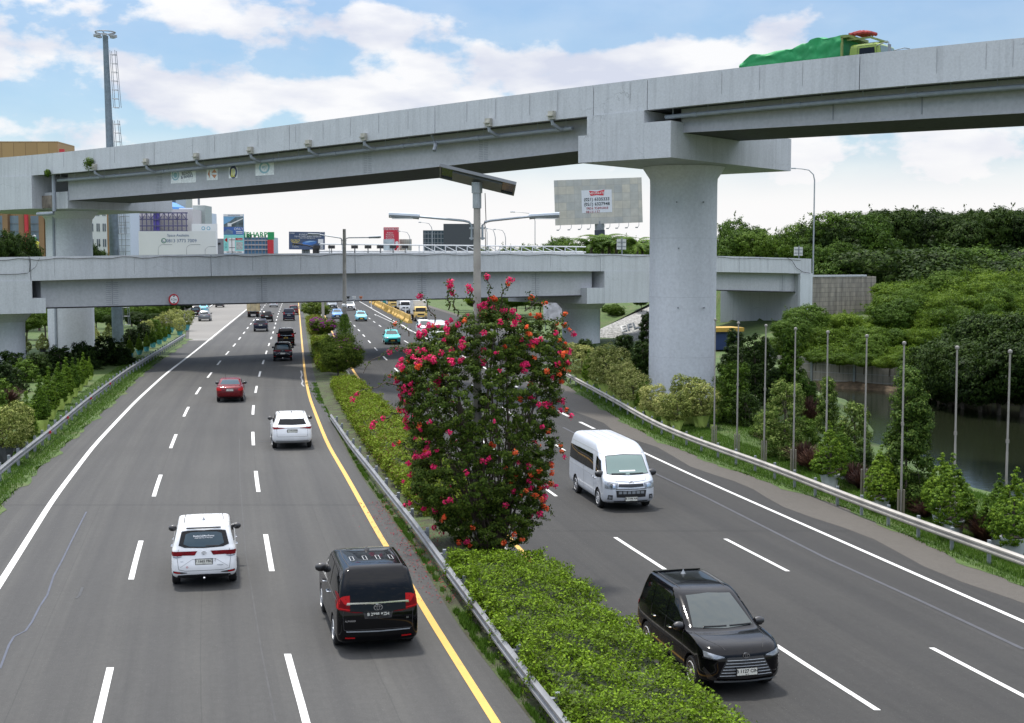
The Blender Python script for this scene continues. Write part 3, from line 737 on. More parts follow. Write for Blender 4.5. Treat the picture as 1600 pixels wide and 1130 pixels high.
# ================================================================ LOWER FLYOVER
LD = Vector((.766, .643)); LN_ = Vector((-.643, .766)); LP = Vector((-36., 99.76))
def lspt(s, n=0.): p = LP + LD * s + LN_ * n; return (p.x, p.y)
def ls(px, py, off=0.):
    p = onplane(px, py, LP + LN_ * off, LN_); return (Vector((p.x, p.y)) - LP).dot(LD), p.z
l_of = lambda px: ls(px, 420)[0]
LTOP = fitz([(0, 401), (150, 400), (330, 399), (560, 396.5), (750, 395), (940, 395.5), (1120, 400), (1270, 405)], 2, ls)
LHP = 1.78; LW = 12.5; zl_ = lambda s: float(LTOP(s))
fl2 = empty('road_overpass', (LP.x, LP.y, 0), 0, 'lower level grey concrete overpass crossing the motorway under the flyover', 'overpass')
def U2(mb, name, mat, smooth=False):
    o = mb.build(name, mat, None, smooth); o.parent = fl2; o.matrix_parent_inverse = Matrix.Translation(-fl2.location); return o
def lsweep(a, b, sect, step=4.):
    ss = srange(a, b, step); mb = MB(); mb.sweep([(lspt(s), LN_) for s in ss], lambda i: sect(ss[i])); return mb
e0, e1 = l_of(-260), l_of(1268)
mb = MB()
jn = [e0] + [l_of(x) for x in (48, 330, 555, 938, 1155)] + [e1]
for a, b in zip(jn[:-1], jn[1:]):
    ss = srange(a + .03, b - .03)
    mb.sweep([(lspt(s), LN_) for s in ss], lambda i: [(0, zl_(ss[i]) - LHP), (.42, zl_(ss[i]) - LHP), (.3, zl_(ss[i])), (.03, zl_(ss[i]))])
U2(mb, 'parapet', M_CONC)
U2(lsweep(e0, e1, lambda s: [(LW - .35, zl_(s) - LHP), (LW, zl_(s) - LHP), (LW, zl_(s)), (LW - .3, zl_(s))]), 'parapet', M_CONC)
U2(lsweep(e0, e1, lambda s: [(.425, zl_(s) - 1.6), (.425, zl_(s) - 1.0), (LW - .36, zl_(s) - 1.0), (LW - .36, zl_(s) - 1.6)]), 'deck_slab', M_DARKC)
LB = fitz([(75, 478), (300, 475), (470, 473.5), (549, 470.5), (727, 466.5), (800, 464), (917, 459)], 1, lambda a, b: ls(a, b, .9))
LB2 = fitz([(1125, 453), (1250, 456)], 1, lambda a, b: ls(a, b, .9))
for (a, b, f) in ((l_of(70), l_of(934), LB), (l_of(1010), l_of(1252), LB2)):
    for (na, nb) in ((.9, 2.6), (5.4, 7.1), (LW - 2.6, LW - .9)):
        U2(lsweep(a, b, lambda s: [(na, zl_(s) - 1.6), (nb, zl_(s) - 1.6), (nb, float(f(s))), (na, float(f(s)))]), 'girder', M_GIRD)
    U2(lsweep(a, b, lambda s: [(.82, float(f(s)) - .1), (2.7, float(f(s)) - .1), (2.7, float(f(s)) - .002), (.82, float(f(s)) - .002)]), 'flange', M_BLACK)
mb = MB(); rz = math.atan2(LD.y, LD.x)
for px in (182, 417, 668, 846, 1232):
    mb = MB(); s = l_of(px); zb = float((LB if px < 1000 else LB2)(s)); h = zl_(s) - LHP - .15 - zb
    for q in (-.3, .3):
        for k in range(12):
            p = lspt(s + q, .893); mb.box((p[0], p[1], zb + .12 + (h - .3) * k / 11), (.42, .014, .04), rz)
    p = lspt(s, .885); mb.box((p[0], p[1], zb + h / 2 + .05), (.05, .03, h * .96), rz)
    U2(mb, 'splice_plate', M_SPL)
mb = MB()
for px in (85, 210, 270, 395, 470, 620, 740, 860, 1050, 1108, 1200):
    mb = MB(); s = l_of(px); p = lspt(s, -.004); mb.box((p[0], p[1], zl_(s) - .8), (.018, .012, 1.3), rz)
    U2(mb, 'panel_joint', MATS['joint_dark'])
def lbox(mb, sa, sb, na, nb, za, zb):
    q = [lspt(sa, na), lspt(sb, na), lspt(sb, nb), lspt(sa, nb)]
    zt4 = zb if isinstance(zb, tuple) else (zb,) * 4
    vs = [(p[0], p[1], za) for p in q] + [(p[0], p[1], z) for p, z in zip(q, zt4)]
    mb.add(vs, [(3, 2, 1, 0), (4, 5, 6, 7), (0, 1, 5, 4), (1, 2, 6, 5), (2, 3, 7, 6), (3, 0, 4, 7)])
zq = ls(950, 474)[1]; zq2 = ls(925, 450)[1]
mb = MB(); a = l_of(935); lbox(mb, l_of(944), l_of(1035), -.05, LW, zq, (zl_(a) - LHP - .004,) * 4)
lbox(mb, l_of(917), l_of(944) - .002, -.02, LW, zq - .001, zq2)
U2(mb, 'pier_cap', M_CONC)
q = onplane(908, 490, LP + LN_ * 6, LN_); mb = MB(); pier(mb, q.x, q.y, 2.05, -.5, zq, .7); U2(mb, 'pier', M_PIER, True)
zq = ls(40, 490)[1]
mb = MB(); lbox(mb, e0, l_of(49), -.05, LW, zq, (zl_(l_of(49)) - LHP - .004,) * 4)
lbox(mb, l_of(49) + .002, l_of(70), -.03, LW, zq, ls(60, 466)[1])
U2(mb, 'pier_cap', M_CONC)
mb = MB(); pier(mb, -39.6, 102.6, 2.1, -.5, zq, .6); U2(mb, 'pier', M_PIER, True)
# abutment with side wall
mb = MB(); sa = l_of(1252)
lbox(mb, sa, sa + 1.5, .3, LW, -1.0, zl_(sa) - 1.62)
U2(mb, 'abutment', M_CONC)
mb = MB(); lbox(mb, l_of(1250), l_of(1269), -.08, .28, -1.0, zl_(sa) - LHP - .004); U2(mb, 'abutment', M_CONC2)
# dangling cable on the overpass
mb = MB(); pts = []
for i, px in enumerate(np.linspace(-60, 1250, 90)):
    s = l_of(px); pts.append((*lspt(s, -.05), zl_(s) - .12 - .09 * abs(math.sin(i * .55)) - .05 * math.sin(i * 1.7)))
mb.tube(pts, .022, 5); o = mb.build('overhead_cable', M_BLACK); tag(o, 'thin black cable draped along the top of the overpass parapet', 'cable')
mb = MB(); pts = []
for (px, py) in ((45, 399), (47, 412), (46, 424), (43, 427), (28, 428.5), (0, 429), (-40, 430)):
    p = onplane(px, py, LP - LN_ * .09, LN_); pts.append(p)
mb.tube(pts, .022, 5); pts = [onplane(px, py, LP - LN_ * .09, LN_) for (px, py) in ((62, 403), (56, 417), (46, 424.5))]; mb.tube(pts, .015, 5)
o = mb.build('overhead_cable', M_BLACK); tag(o, 'black cable hanging down the left end of the overpass parapet', 'cable')
mb = MB(); pts = [onplane(px, py, LP - LN_ * .14, LN_) for (px, py) in ((1230, 403), (1238, 408), (1244, 418), (1254, 425), (1266, 427))]; mb.tube(pts, .03, 5)
o = mb.build('overhead_cable', M_BLACK); tag(o, 'short black cable looping down the abutment end of the overpass', 'cable')
# height limit sign
p = onplane(271.5, 468, LP + LN_ * .7, LN_)
sg = empty('height_sign', p, rz, 'round red-rimmed height limit sign reading 4.2m on the overpass girder', 'sign')
mb = MB(); mb.lathe([(.44, .03), (.44, -.02)], (0, 0, 0), 30, 'y'); mb.build('sign_rim', simple('sign_red', (.52, .02, .035), .4), sg)
mb = MB(); mb.lathe([(.335, -.021), (.335, -.028)], (0, 0, 0), 30, 'y'); mb.build('sign_face', M_WHITE, sg)
Tm = Matrix.Translation((0, -.032, -.01)) @ Matrix.Rotation(rad(90), 4, 'X')
text('lettering', '4.2m', .26, M_BLACK, sg, Tm, .002)
for sg_ in (1, -1): mb = MB(); mb.add([(-.14, -.031, .31 * sg_), (.14, -.031, .31 * sg_), (0, -.031, .19 * sg_)], [(0, 1, 2)[::sg_]]); mb.build('arrow_mark', M_BLACK, sg)
# ================================================================ VEHICLES
def carpaint(name, col, metal=.0, rough=.28):
    if name in MATS: return MATS[name]
    k = NB(name); k.b.inputs['Base Color'].default_value = tuple(col) + (1,); k.b.inputs['Metallic'].default_value = metal
    k.b.inputs['Roughness'].default_value = rough; k.b.inputs['Coat Weight'].default_value = .5; k.b.inputs['Coat Roughness'].default_value = .02; k.b.inputs['Specular IOR Level'].default_value = .03 if max(col) < .05 else .15
    n = k.tex('Noise', 2.5, 4, .6); k.col(k.ramp(n.outputs[0], [(.3, g3(.93, col)), (.7, g3(1.03, col))]))
    n2 = k.tex('Noise', 9, 3, .5); r = k.ramp(n2.outputs[0], [(.3, (rough * .8,) * 3), (.7, (rough * 1.3,) * 3)]); k.L.new(r, k.b.inputs['Roughness'])
    MATS[name] = k.m; return k.m
P_WHITE = carpaint('paint_white', (.74, .75, .76)); P_BLACK = carpaint('paint_black', (.0022, .0022, .0030), 0, .18); P_RED = carpaint('paint_red', (.13, .006, .010), .2)
P_SILV = carpaint('paint_silver', (.60, .63, .68), .35, .35); P_TEAL = carpaint('paint_teal', (.06, .52, .52)); P_SKY = carpaint('paint_skyblue', (.20, .55, .66))
P_BLUE = carpaint('paint_blue', (.10, .24, .50), .2); P_GREY = carpaint('paint_grey', (.16, .175, .19), .4); P_DRED = carpaint('paint_darkred', (.10, .02, .025), .2)
P_YEL = carpaint('paint_yellow', (.72, .50, .16)); P_NAVY = carpaint('paint_navy', (.015, .02, .035)); P_LIME = carpaint('paint_lime', (.19, .27, .045)); P_TAN = simple('tan_boards', (.52, .42, .24), .7, noise=.25, nscale=2)
P_TEALT = carpaint('paint_truck_teal', (.03, .25, .22))
def glassm(name, col, rough=.04):
    k = NB(name); k.b.inputs['Base Color'].default_value = tuple(col) + (1,); k.b.inputs['Roughness'].default_value = rough
    k.b.inputs['Specular IOR Level'].default_value = .26; return k.m
GL_DARK = glassm('glass_dark', (.004, .005, .006)); GL_BLUE = glassm('glass_bluish', (.045, .075, .095)); GL_TEAL = glassm('glass_teal', (.16, .22, .21)); GL_GREY = glassm('glass_grey', (.06, .07, .07))
M_TYRE = simple('tyre', (.014, .014, .015), .85, noise=.3, nscale=12); M_RIM = simple('alloy', (.62, .63, .65), .35, .25)
M_TL = simple('tail_red', (.15, .002, .005), .35, coat=0, noise=.3, nscale=9, spec=.15); M_TLB = simple('tail_red_bright', (.42, .010, .012), .35, coat=0, spec=.15); M_HL = simple('headlamp_lens', (.30, .32, .35), .15, .3, coat=.6, noise=.5, nscale=9)
M_TRIM = simple('black_trim', (.012, .012, .014), .4, coat=.3); M_CHR = simple('chrome', (.72, .73, .75), .12, 1.0); M_PW = simple('plate_white', (.62, .62, .56), .4, noise=.05); M_PB = simple('plate_black', (.012, .013, .016), .4)
M_PY = simple('plate_yellow', (.62, .40, .05), .4); M_GAP = simple('panel_gap', (.02, .02, .022), .8); M_REARGL = simple('amber_sticker', (.55, .14, .06), .5)
M_BLUEST = simple('blue_strip', (.04, .22, .42), .4); M_PLTX = simple('plate_ink', (.03, .03, .03), .6); M_SHADOW = M_TRIM

def body_mesh(rows, name, bow_f=.10, bow_r=.05, wells=(), wr=.36, rzoom=3):
    """rows: xf, zf, xr, zr, halfwidth, corner_front(rx,ry), corner_rear(rx,ry) from sill to roof"""
    R = np.array(rows, float); n = len(R); out = []
    for i in range(n - 1):
        p0, p1, p2, p3 = R[max(i - 1, 0)], R[i], R[i + 1], R[min(i + 2, n - 1)]
        for t in np.linspace(0, 1, rzoom + 1)[:-1]:
            m1, m2 = (p2 - p0) * .5, (p3 - p1) * .5
            lim = 3 * np.abs(p2 - p1); m1 = np.clip(m1, -lim, lim); m2 = np.clip(m2, -lim, lim)
            same = (p2 - p1); m1 = np.where(m1 * same < 0, 0, m1); m2 = np.where(m2 * same < 0, 0, m2)
            out.append((2 * t**3 - 3 * t**2 + 1) * p1 + (t**3 - 2 * t**2 + t) * m1 + (-2 * t**3 + 3 * t**2) * p2 + (t**3 - t**2) * m2)
    out.append(R[-1]); V = []; rings = []
    for (xf, zf, xr, zr, W, rxf, ryf, rxr, ryr) in out:
        ryf, ryr = min(ryf, W * .95), min(ryr, W * .95); half = []
        for t in np.linspace(0, 1, 7)[:-1]: y = (W - ryf) * t; half.append((xf - bow_f * (y / max(W, .01)) ** 2 * W, y))
        cxf = xf - bow_f * ((W - ryf) / max(W, .01)) ** 2 * W
        for t in np.linspace(0, math.pi / 2, 7)[:-1]: half.append((cxf - rxf * (1 - math.cos(t)), W - ryf + ryf * math.sin(t)))
        cxr = xr + bow_r * ((W - ryr) / max(W, .01)) ** 2 * W
        a, b = cxf - rxf, cxr + rxr
        for t in np.linspace(0, 1, 27)[:-1]:
            x = a + (b - a) * t; u = (2 * t - 1); half.append((x, W * (1 - .018 * u ** 4)))
        for t in np.linspace(math.pi / 2, 0, 7)[:-1]: half.append((cxr + rxr * (1 - math.cos(t)), (W - ryr + ryr * math.sin(t)) * (1 - .018 * math.sin(t))))
        for t in np.linspace(1, 0, 7): y = (W - ryr) * t; half.append((xr + bow_r * (y / max(W, .01)) ** 2 * W, y))
        ring = [(x, y) for x, y in half] + [(x, -y) for x, y in half[1:-1][::-1]]
        idx = []
        for x, y in ring:
            t = (x - xr) / max(xf - xr, .01); t = min(1, max(0, t)); V.append((x, y, zr + (zf - zr) * t)); idx.append(len(V) - 1)
        rings.append(idx)
    F = []
    for a, b in zip(rings[:-1], rings[1:]):
        k = len(a); F += [(a[j], a[(j + 1) % k], b[(j + 1) % k], b[j]) for j in range(k)]
    F.append(tuple(rings[0][::-1])); F.append(tuple(rings[-1]))
    me = bpy.data.meshes.new(name); me.from_pydata(V, [], F)
    bm = bmesh.new(); bm.from_mesh(me); bmesh.ops.remove_doubles(bm, verts=bm.verts, dist=1e-4); bmesh.ops.recalc_face_normals(bm, faces=bm.faces); bm.to_mesh(me); bm.free()
    pre = me.copy()
    if wells:
        o = bpy.data.objects.new('tmp', me); C.objects.link(o); cuts = []
        Wm = R[:, 4].max()
        for x in wells:
            mb = MB()
            for sy in (-1, 1): mb.lathe([(wr + .055, sy * (Wm - .34)), (wr + .055, sy * (Wm + .2))][::sy], (x, 0, wr), 28, 'y')
            c = mb.build('cut', None); cuts.append(c)
            md = o.modifiers.new('b', 'BOOLEAN'); md.operation = 'DIFFERENCE'; md.object = c; md.solver = 'EXACT'
        dg = bpy.context.evaluated_depsgraph_get(); dg.update()
        me2 = bpy.data.meshes.new_from_object(o.evaluated_get(dg)); bpy.data.objects.remove(o)
        for c in cuts: bpy.data.objects.remove(c)
        me = me2; me.name = name
        me.materials.clear(); me.materials.append(None); me.materials.append(M_TRIM)
        for p in me.polygons:
            c = p.center; p.material_index = 0
            for x in wells:
                d = math.hypot(c.x - x, c.z - wr)
                if d < wr + .052 or (d < wr + .06 and abs(p.normal.y) < .3 and abs(c.y) < Wm - .01): p.material_index = 1
            if p.normal.z < -.9 and c.z < .4: p.material_index = 1
    me.shade_smooth(); me.set_sharp_from_angle(angle=rad(38))
    return me, pre
class Car:
    """a prototype: hidden list of (name, mesh, parent index, matrix)"""
    def __init__(s, rows, wells, wr, name, bow_f=.10, bow_r=.05, rim=0, tw=.2, **kw):
        s.name = name; s.wells = wells; s.wr = wr; s.W = max(r[4] for r in rows); s.parts = []
        me, pre = body_mesh(rows, 'body', bow_f, bow_r, wells, wr)
        s.body = me; s.L = (min(r[2] for r in rows), max(r[0] for r in rows))
        vs = [v.co.copy() for v in pre.vertices]; s.bvh = BVHTree.FromPolygons(vs, [tuple(p.vertices) for p in pre.polygons])
        s.parts.append(('body', me, None, None, 'PAINT'))
        s.wheels(rim, tw)
    def wheels(s, rim, tw):
        r = s.wr; mb = MB(); h = tw / 2
        mb.lathe([(r * .62, -h), (r * .9, -h - .005), (r * .985, -h * .8), (r, -h * .5), (r, h * .5), (r * .985, h * .8), (r * .9, h + .005), (r * .62, h)], n=28, axis='y')
        o = mb.build('wheel', M_TYRE, None, True); tm = o.data; bpy.data.objects.remove(o)
        mb = MB(); n = 10 if rim == 0 else 6
        mb.lathe([(.03, -h * .35), (r * .64, -h * .3), (r * .66, -h - .004), (r * .62, -h - .012), (r * .60, -h * .5), (.1, -h * .6)], n=28, axis='y')
        for k in range(n):
            t = 2 * math.pi * k / n
            M = Matrix.Rotation(-t, 3, 'Y'); mb.box(M @ Vector((r * .34, -h * .85, 0)), (r * .58, .03, .045 if rim == 0 else .07), M=M)
        mb.lathe([(.055, -h * .7), (.05, -h - .008)][::-1], n=14, axis='y')
        o = mb.build('rim', M_RIM, None, True); rm = o.data; bpy.data.objects.remove(o)
        mb = MB(); mb.lathe([(r * .58, -h * .52), (r * .58, -h * .48)], n=24, axis='y'); o = mb.build('brake_disc', M_TRIM); dm = o.data; bpy.data.objects.remove(o)
        for x in s.wells:
            for sy in (-1, 1):
                M = Matrix.Translation((x, sy * (s.W - tw / 2 - .015), r)) @ (Matrix.Identity(4) if sy < 0 else Matrix.Rotation(math.pi, 4, 'Z'))
                i = len(s.parts); s.parts.append(('wheel', tm, None, M, None)); s.parts.append(('rim', rm, i, None, None))
    def hit(s, side, u, v):
        o, d = {'R': (Vector((-9, u, v)), Vector((1, 0, 0))), 'F': (Vector((9, u, v)), Vector((-1, 0, 0))),
                'S': (Vector((u, 5, v)), Vector((0, -1, 0))), 'P': (Vector((u, -5, v)), Vector((0, 1, 0))), 'T': (Vector((u, v, 9)), Vector((0, 0, -1)))}[side]
        return s.bvh.ray_cast(o, d)
    def patch(s, name, side, bot, top, mat, off=.006, nu=14, nv=5, parent=0, both=False, thick=0.):
        """bot, top: chains of (u, v) with the same count; laid onto the body skin"""
        B = [Vector(p) for p in bot]; T = [Vector(p) for p in top]
        def at(ch, t):
            x = t * (len(ch) - 1); i = min(int(x), len(ch) - 2); return ch[i].lerp(ch[i + 1], x - i)
        V, ok = [], True; nrm = []
        for j in range(nv + 1):
            for i in range(nu + 1):
                p = at(B, i / nu).lerp(at(T, i / nu), j / nv); h = s.hit(side, p.x, p.y)
                if h[0] is None:
                    # slide inwards until the skin is met
                    c = sum(B + T, Vector((0, 0))) / (2 * len(B)); k = 0
                    while h[0] is None and k < 30: k += 1; p = p.lerp(c, .05); h = s.hit(side, p.x, p.y)
                if h[0] is None: h = (Vector((0, 0, .5)), Vector((0, 0, 1)))
                n = h[1]; V.append(h[0] + n * off); nrm.append(n)
        m = nu + 1; F = [(j * m + i, j * m + i + 1, (j + 1) * m + i + 1, (j + 1) * m + i) for j in range(nv) for i in range(nu)]
        if thick:
            k = len(V); V += [v - n * thick for v, n in zip(V[:k], nrm)]
            ed = [(i, i + 1) for i in range(nu)] + [(j * m + nu, (j + 1) * m + nu) for j in range(nv)] + [(nv * m + i + 1, nv * m + i) for i in range(nu)][::-1] + [((j + 1) * m, j * m) for j in range(nv)][::-1]
            F += [(b, a, a + k, b + k) for a, b in ed]
        me = bpy.data.meshes.new(name); me.from_pydata([tuple(v) for v in V], [], F)
        # orient outwards
        c = me.polygons[len(me.polygons) // 2 if not thick else 0]
        if c.normal.dot(nrm[0]) < 0: me.flip_normals()
        me.materials.append(mat); me.shade_smooth(); me.set_sharp_from_angle(angle=rad(40)); me.update()
        s.parts.append((name, me, parent, None, None)); idx = len(s.parts) - 1
        if both:
            m2 = me.copy(); m2.transform(Matrix.Diagonal((1, -1, 1, 1))); m2.flip_normals(); m2.update(); s.parts.append((name, m2, parent, None, None))
        return idx
    def stroke(s, name, side, pts, wd, mat, off=.004, both=False, per=.06):
        P = [Vector(p) for p in pts]; Q = []
        for a, b in zip(P[:-1], P[1:]):
            k = max(1, int((b - a).length / per)); Q += [a.lerp(b, i / k) for i in range(k)]
        Q.append(P[-1]); B, T = [], []
        for i, p in enumerate(Q):
            d = (Q[min(i + 1, len(Q) - 1)] - Q[max(i - 1, 0)]).normalized(); n = Vector((-d.y, d.x)) * wd / 2; B.append(p - n); T.append(p + n)
        s.patch(name, side, B, T, mat, off, nu=len(Q) - 1, nv=1, both=both)
    def mesh(s, name, mb, mat, parent=0, both=False, smooth=True):
        o = mb.build(name, mat, None, smooth); me = o.data; bpy.data.objects.remove(o)
        s.parts.append((name, me, parent, None, None)); idx = len(s.parts) - 1
        if both:
            m2 = me.copy(); m2.transform(Matrix.Diagonal((1, -1, 1, 1))); m2.flip_normals(); s.parts.append((name, m2, parent, None, None))
        return idx
    def mirrors(s, x, z, mat=None, big=1.0):
        mb = MB(); y = s.W * .93
        mb.box((x + .02, y + .0, z), (.08, .12, .05))
        prof = [(.02, -.13), (.075, -.11), (.095, -.03), (.09, .05), (.05, .12), (.01, .135)]
        vs = []; n = 12
        for (r, h) in prof:
            for j in range(n):
                t = 2 * math.pi * j / n; vs.append((x + r * .9 * big * math.cos(t) + .03, y + .10 + h * .85 * big, z + .03 + r * big * math.sin(t)))
        k = len(prof); fs = [(i * n + j, i * n + (j + 1) % n, (i + 1) * n + (j + 1) % n, (i + 1) * n + j) for i in range(k - 1) for j in range(n)] + [tuple(range(n)), tuple((k - 1) * n + j for j in range(n))]
        mb.add(vs, fs); s.mesh('wing_mirror', mb, mat or M_TRIM, both=True)
    def plate(s, side, z, w_=.43, h=.135, off=.02, y=0., lift=0):
        """returns matrix of plate face centre for later text"""
        hh = s.hit(side, y, z)[0]; sg = -1 if side == 'R' else 1
        mb = MB(); mb.box((hh.x + sg * (off), y, z), (.02, w_ + .03, h + .03)); s.mesh('plate_frame', mb, M_TRIM, smooth=False)
        mb = MB(); mb.box((hh.x + sg * (off + .012), y, z), (.006, w_, h)); i = s.mesh('license_plate', mb, None, smooth=False)
        s.parts[i] = ('license_plate', s.parts[i][1], 0, None, 'PLATE' + side)
        s.platepos = getattr(s, 'platepos', {}); s.platepos[side] = (hh.x + sg * (off + .0155), y, z, i)
        return i
    def emblem(s, side, z, r=.07, kind='oval', y=0, zx=1.35):
        hh = s.hit(side, y, z)[0]; sg = -1 if side == 'R' else 1; X = hh.x + sg * .034
        mb = MB()
        def ringy(a, b, cy, cz, th):
            n = 24; V = []
            for k in range(n):
                t = 2 * math.pi * k / n
                for q in (1, 1 - th): V.append((X, cy + a * q * math.cos(t), cz + b * q * math.sin(t)))
                for q in (1 - th, 1): V.append((X - sg * .012, cy + a * q * math.cos(t), cz + b * q * math.sin(t)))
            F = [(4 * k + q, 4 * k + (q + 1) % 4, 4 * ((k + 1) % n) + (q + 1) % 4, 4 * ((k + 1) % n) + q) for k in range(n) for q in range(4)]
            mb.add(V, F)
        if kind == 'oval':
            ringy(r * zx, r, y, z, .16); ringy(r * .45, r * .95, y, z, .28); ringy(r * 1.1, r * .38, y, z + r * .48, .25)
        else:
            mb.tube([(X, y - r, z - r * .3), (X, y, z + r * .3), (X, y + r, z - r * .3)], .012, 6)
        s.mesh('emblem', mb, M_CHR)
    def place(s, loc, rz, paint, label, cat, group=None, plates=None, name=None, ptext=None, low=False, glass=None):
        root = empty(name or s.name, loc, rz, label, cat, group); objs = {}
        plates = plates or {}
        for i, (nm, me, par, M, flag) in enumerate(s.parts):
            o = bpy.data.objects.new(nm, me); C.objects.link(o); o.parent = root if par is None else objs[par]
            if M is not None: o.matrix_local = M
            if par is not None and s.parts[par][3] is not None: pass
            objs[i] = o
            if flag == 'PAINT': o.material_slots[0].link = 'OBJECT'; o.material_slots[0].material = paint
            elif flag == 'PAINT0':
                if not me.materials: me.materials.append(None)
                o.material_slots[0].link = 'OBJECT'; o.material_slots[0].material = paint
            elif flag and flag.startswith('PLATE'):
                if not me.materials: me.materials.append(None)
                mt = plates.get(flag[-1], (M_PW, None))[0]
                o.material_slots[0].link = 'OBJECT'; o.material_slots[0].material = mt
                s_ = plates.get(flag[-1], (0, None))[1]
                if s_:
                    x, y, z, _ = s.platepos[flag[-1]]
                    if flag[-1] == 'R': R3 = Matrix(((0, 0, -1), (-1, 0, 0), (0, 1, 0)))
                    else: R3 = Matrix(((0, 0, 1), (1, 0, 0), (0, 1, 0)))
                    sg = -1 if flag[-1] == 'R' else 1
                    ink = M_PLTX if mt is not M_PB else M_PW
                    text('lettering', s_, .095, ink, o, Matrix.Translation((x + sg * .0015, y, z + .012)) @ R3.to_4x4(), .001, bold=True)
                    text('lettering', '08  27', .03, ink, o, Matrix.Translation((x + sg * .0015, y, z - .052)) @ R3.to_4x4(), .001)
        return root, objs
def pt(s, flag, idx): n, me, p, M, _ = s.parts[idx]; s.parts[idx] = (n, me, p, M, flag)

cr = (.25, .2, .16, .15)
# ---- compact seven-seat MPV -------------------------------------------------
def make_mpv():
    L, W, H = 4.42, .865, 1.70
    rows = [
     (1.98, .24, -2.02, .27, W - .10, .5, .35, .25, .2), (2.14, .30, -2.14, .34, W - .03, .5, .35, .25, .2), (2.20, .45, -2.20, .47, W, .48, .36, .22, .2),
     (2.19, .60, -2.21, .62, W, .46, .36, .22, .2), (2.17, .77, -2.17, .78, W, .42, .30, .2, .18), (2.12, .90, -2.14, .92, W - .01, .42, .32, .2, .17),
     (1.96, .99, -2.12, 1.02, W - .02, .40, .3, .2, .16), (1.52, 1.05, -2.10, 1.08, W - .035, .34, .26, .2, .16), (1.15, 1.07, -2.08, 1.13, W - .05, .3, .22, .2, .15),
     (.82, 1.24, -2.03, 1.27, W - .085, .26, .2, .18, .15), (.48, 1.42, -1.96, 1.43, W - .125, .24, .2, .17, .15), (.18, 1.565, -1.88, 1.57, W - .165, .24, .2, .16, .15),
     (.02, 1.62, -1.84, 1.635, W - .195, .22, .2, .14, .13), (-.18, 1.66, -1.74, 1.672, W - .25, .2, .18, .12, .12), (-.5, 1.685, -1.5, 1.69, W - .48, .2, .15, .12, .1), (-.8, 1.695, -1.2, 1.695, .12, .05, .05, .05, .05)]
    c = Car(rows, (1.36, -1.36), .325, 'mpv', bow_f=.14, bow_r=.06)
    # glass
    c.patch('windshield', 'F', [(-.66, 1.115), (0, 1.09), (.66, 1.115)], [(-.50, 1.575), (0, 1.60), (.50, 1.575)], GL_GREY, .006, 20, 10)
    c.patch('rear_window', 'R', [(-.66, 1.16), (-.5, 1.10), (0, 1.08), (.5, 1.10), (.66, 1.16)], [(-.58, 1.50), (-.4, 1.52), (0, 1.53), (.4, 1.52), (.58, 1.50)], GL_DARK, .006, 20, 8)
    c.patch('rear_window_tint', 'R', [(-.53, 1.19), (-.38, 1.13), (0, 1.11), (.38, 1.13), (.53, 1.19)], [(-.47, 1.44), (-.33, 1.48), (0, 1.49), (.33, 1.48), (.47, 1.44)], GL_BLUE, .011, 20, 8)
    c.patch('side_window', 'S', [(.80, 1.125), (.3, 1.11), (-.14, 1.11)], [(.42, 1.37), (.16, 1.51), (-.14, 1.545)], GL_DARK, .006, 10, 5, both=True)
    c.patch('side_window', 'S', [(-.20, 1.11), (-.6, 1.115), (-1.06, 1.13)], [(-.20, 1.545), (-.6, 1.55), (-1.06, 1.54)], GL_DARK, .006, 10, 5, both=True)
    c.patch('side_window', 'S', [(-1.12, 1.135), (-1.4, 1.15), (-1.82, 1.20)], [(-1.12, 1.54), (-1.4, 1.525), (-1.72, 1.46)], GL_DARK, .006, 10, 5, both=True)
    # lamps
    c.patch('taillight', 'R', [(.44, .945), (.6, .89), (.82, .89)], [(.40, .965), (.6, .985), (.82, 1.0)], M_TL, .012, 10, 4, thick=.01, both=True)
    c.patch('taillight_lens', 'R', [(.58, .865), (.7, .84), (.80, .85)], [(.58, .875), (.7, .872), (.80, .882)], M_HL, .013, 6, 2, both=True)
    c.patch('taillight', 'S', [(-2.14, .90), (-1.95, .93)], [(-2.12, 1.01), (-1.9, .99)], M_TL, .010, 6, 3, both=True)
    c.patch('reflector', 'R', [(.44, .44), (.6, .425), (.80, .44)], [(.44, .455), (.6, .475), (.80, .50)], M_TRIM, .010, 8, 3, both=True)
    c.patch('reflector', 'R', [(.62, .438), (.78, .45)], [(.62, .465), (.78, .485)], M_TLB, .015, 4, 2, both=True)
    c.patch('headlight', 'F', [(.44, .80), (.6, .775), (.80, .80)], [(.44, .815), (.6, .855), (.80, .905)], M_HL, .010, 10, 3, both=True)
    c.patch('headlight_bezel', 'F', [(.42, .785), (.6, .755), (.82, .77)], [(.42, .80), (.6, .775), (.82, .80)], M_TRIM, .009, 10, 2, both=True)
    # grille with bars, lower lip
    c.patch('grille', 'F', [(-.60, .40), (0, .36), (.60, .40)], [(-.38, .80), (0, .80), (.38, .80)], M_TRIM, .006, 20, 8)
    for k in range(6):
        z = .44 + k * .06; wv = .55 - k * .032
        mb = MB(); P = []
        for t in np.linspace(-1, 1, 11):
            y = wv * t; h = c.hit('F', y, z)[0]; P.append((h.x + .014, y, z))
        mb.tube(P, .010, 5); c.mesh('grille_bar', mb, M_GREYM)
    c.patch('bumper_lip', 'F', [(-.62, .30), (0, .285), (.62, .30)], [(-.64, .345), (0, .33), (.64, .345)], M_GREYM, .012, 16, 2)
    c.patch('bumper_blade', 'F', [(.60, .33), (.74, .36), (.82, .55)], [(.60, .40), (.68, .44), (.80, .60)], M_TRIM, .008, 8, 3, both=True)
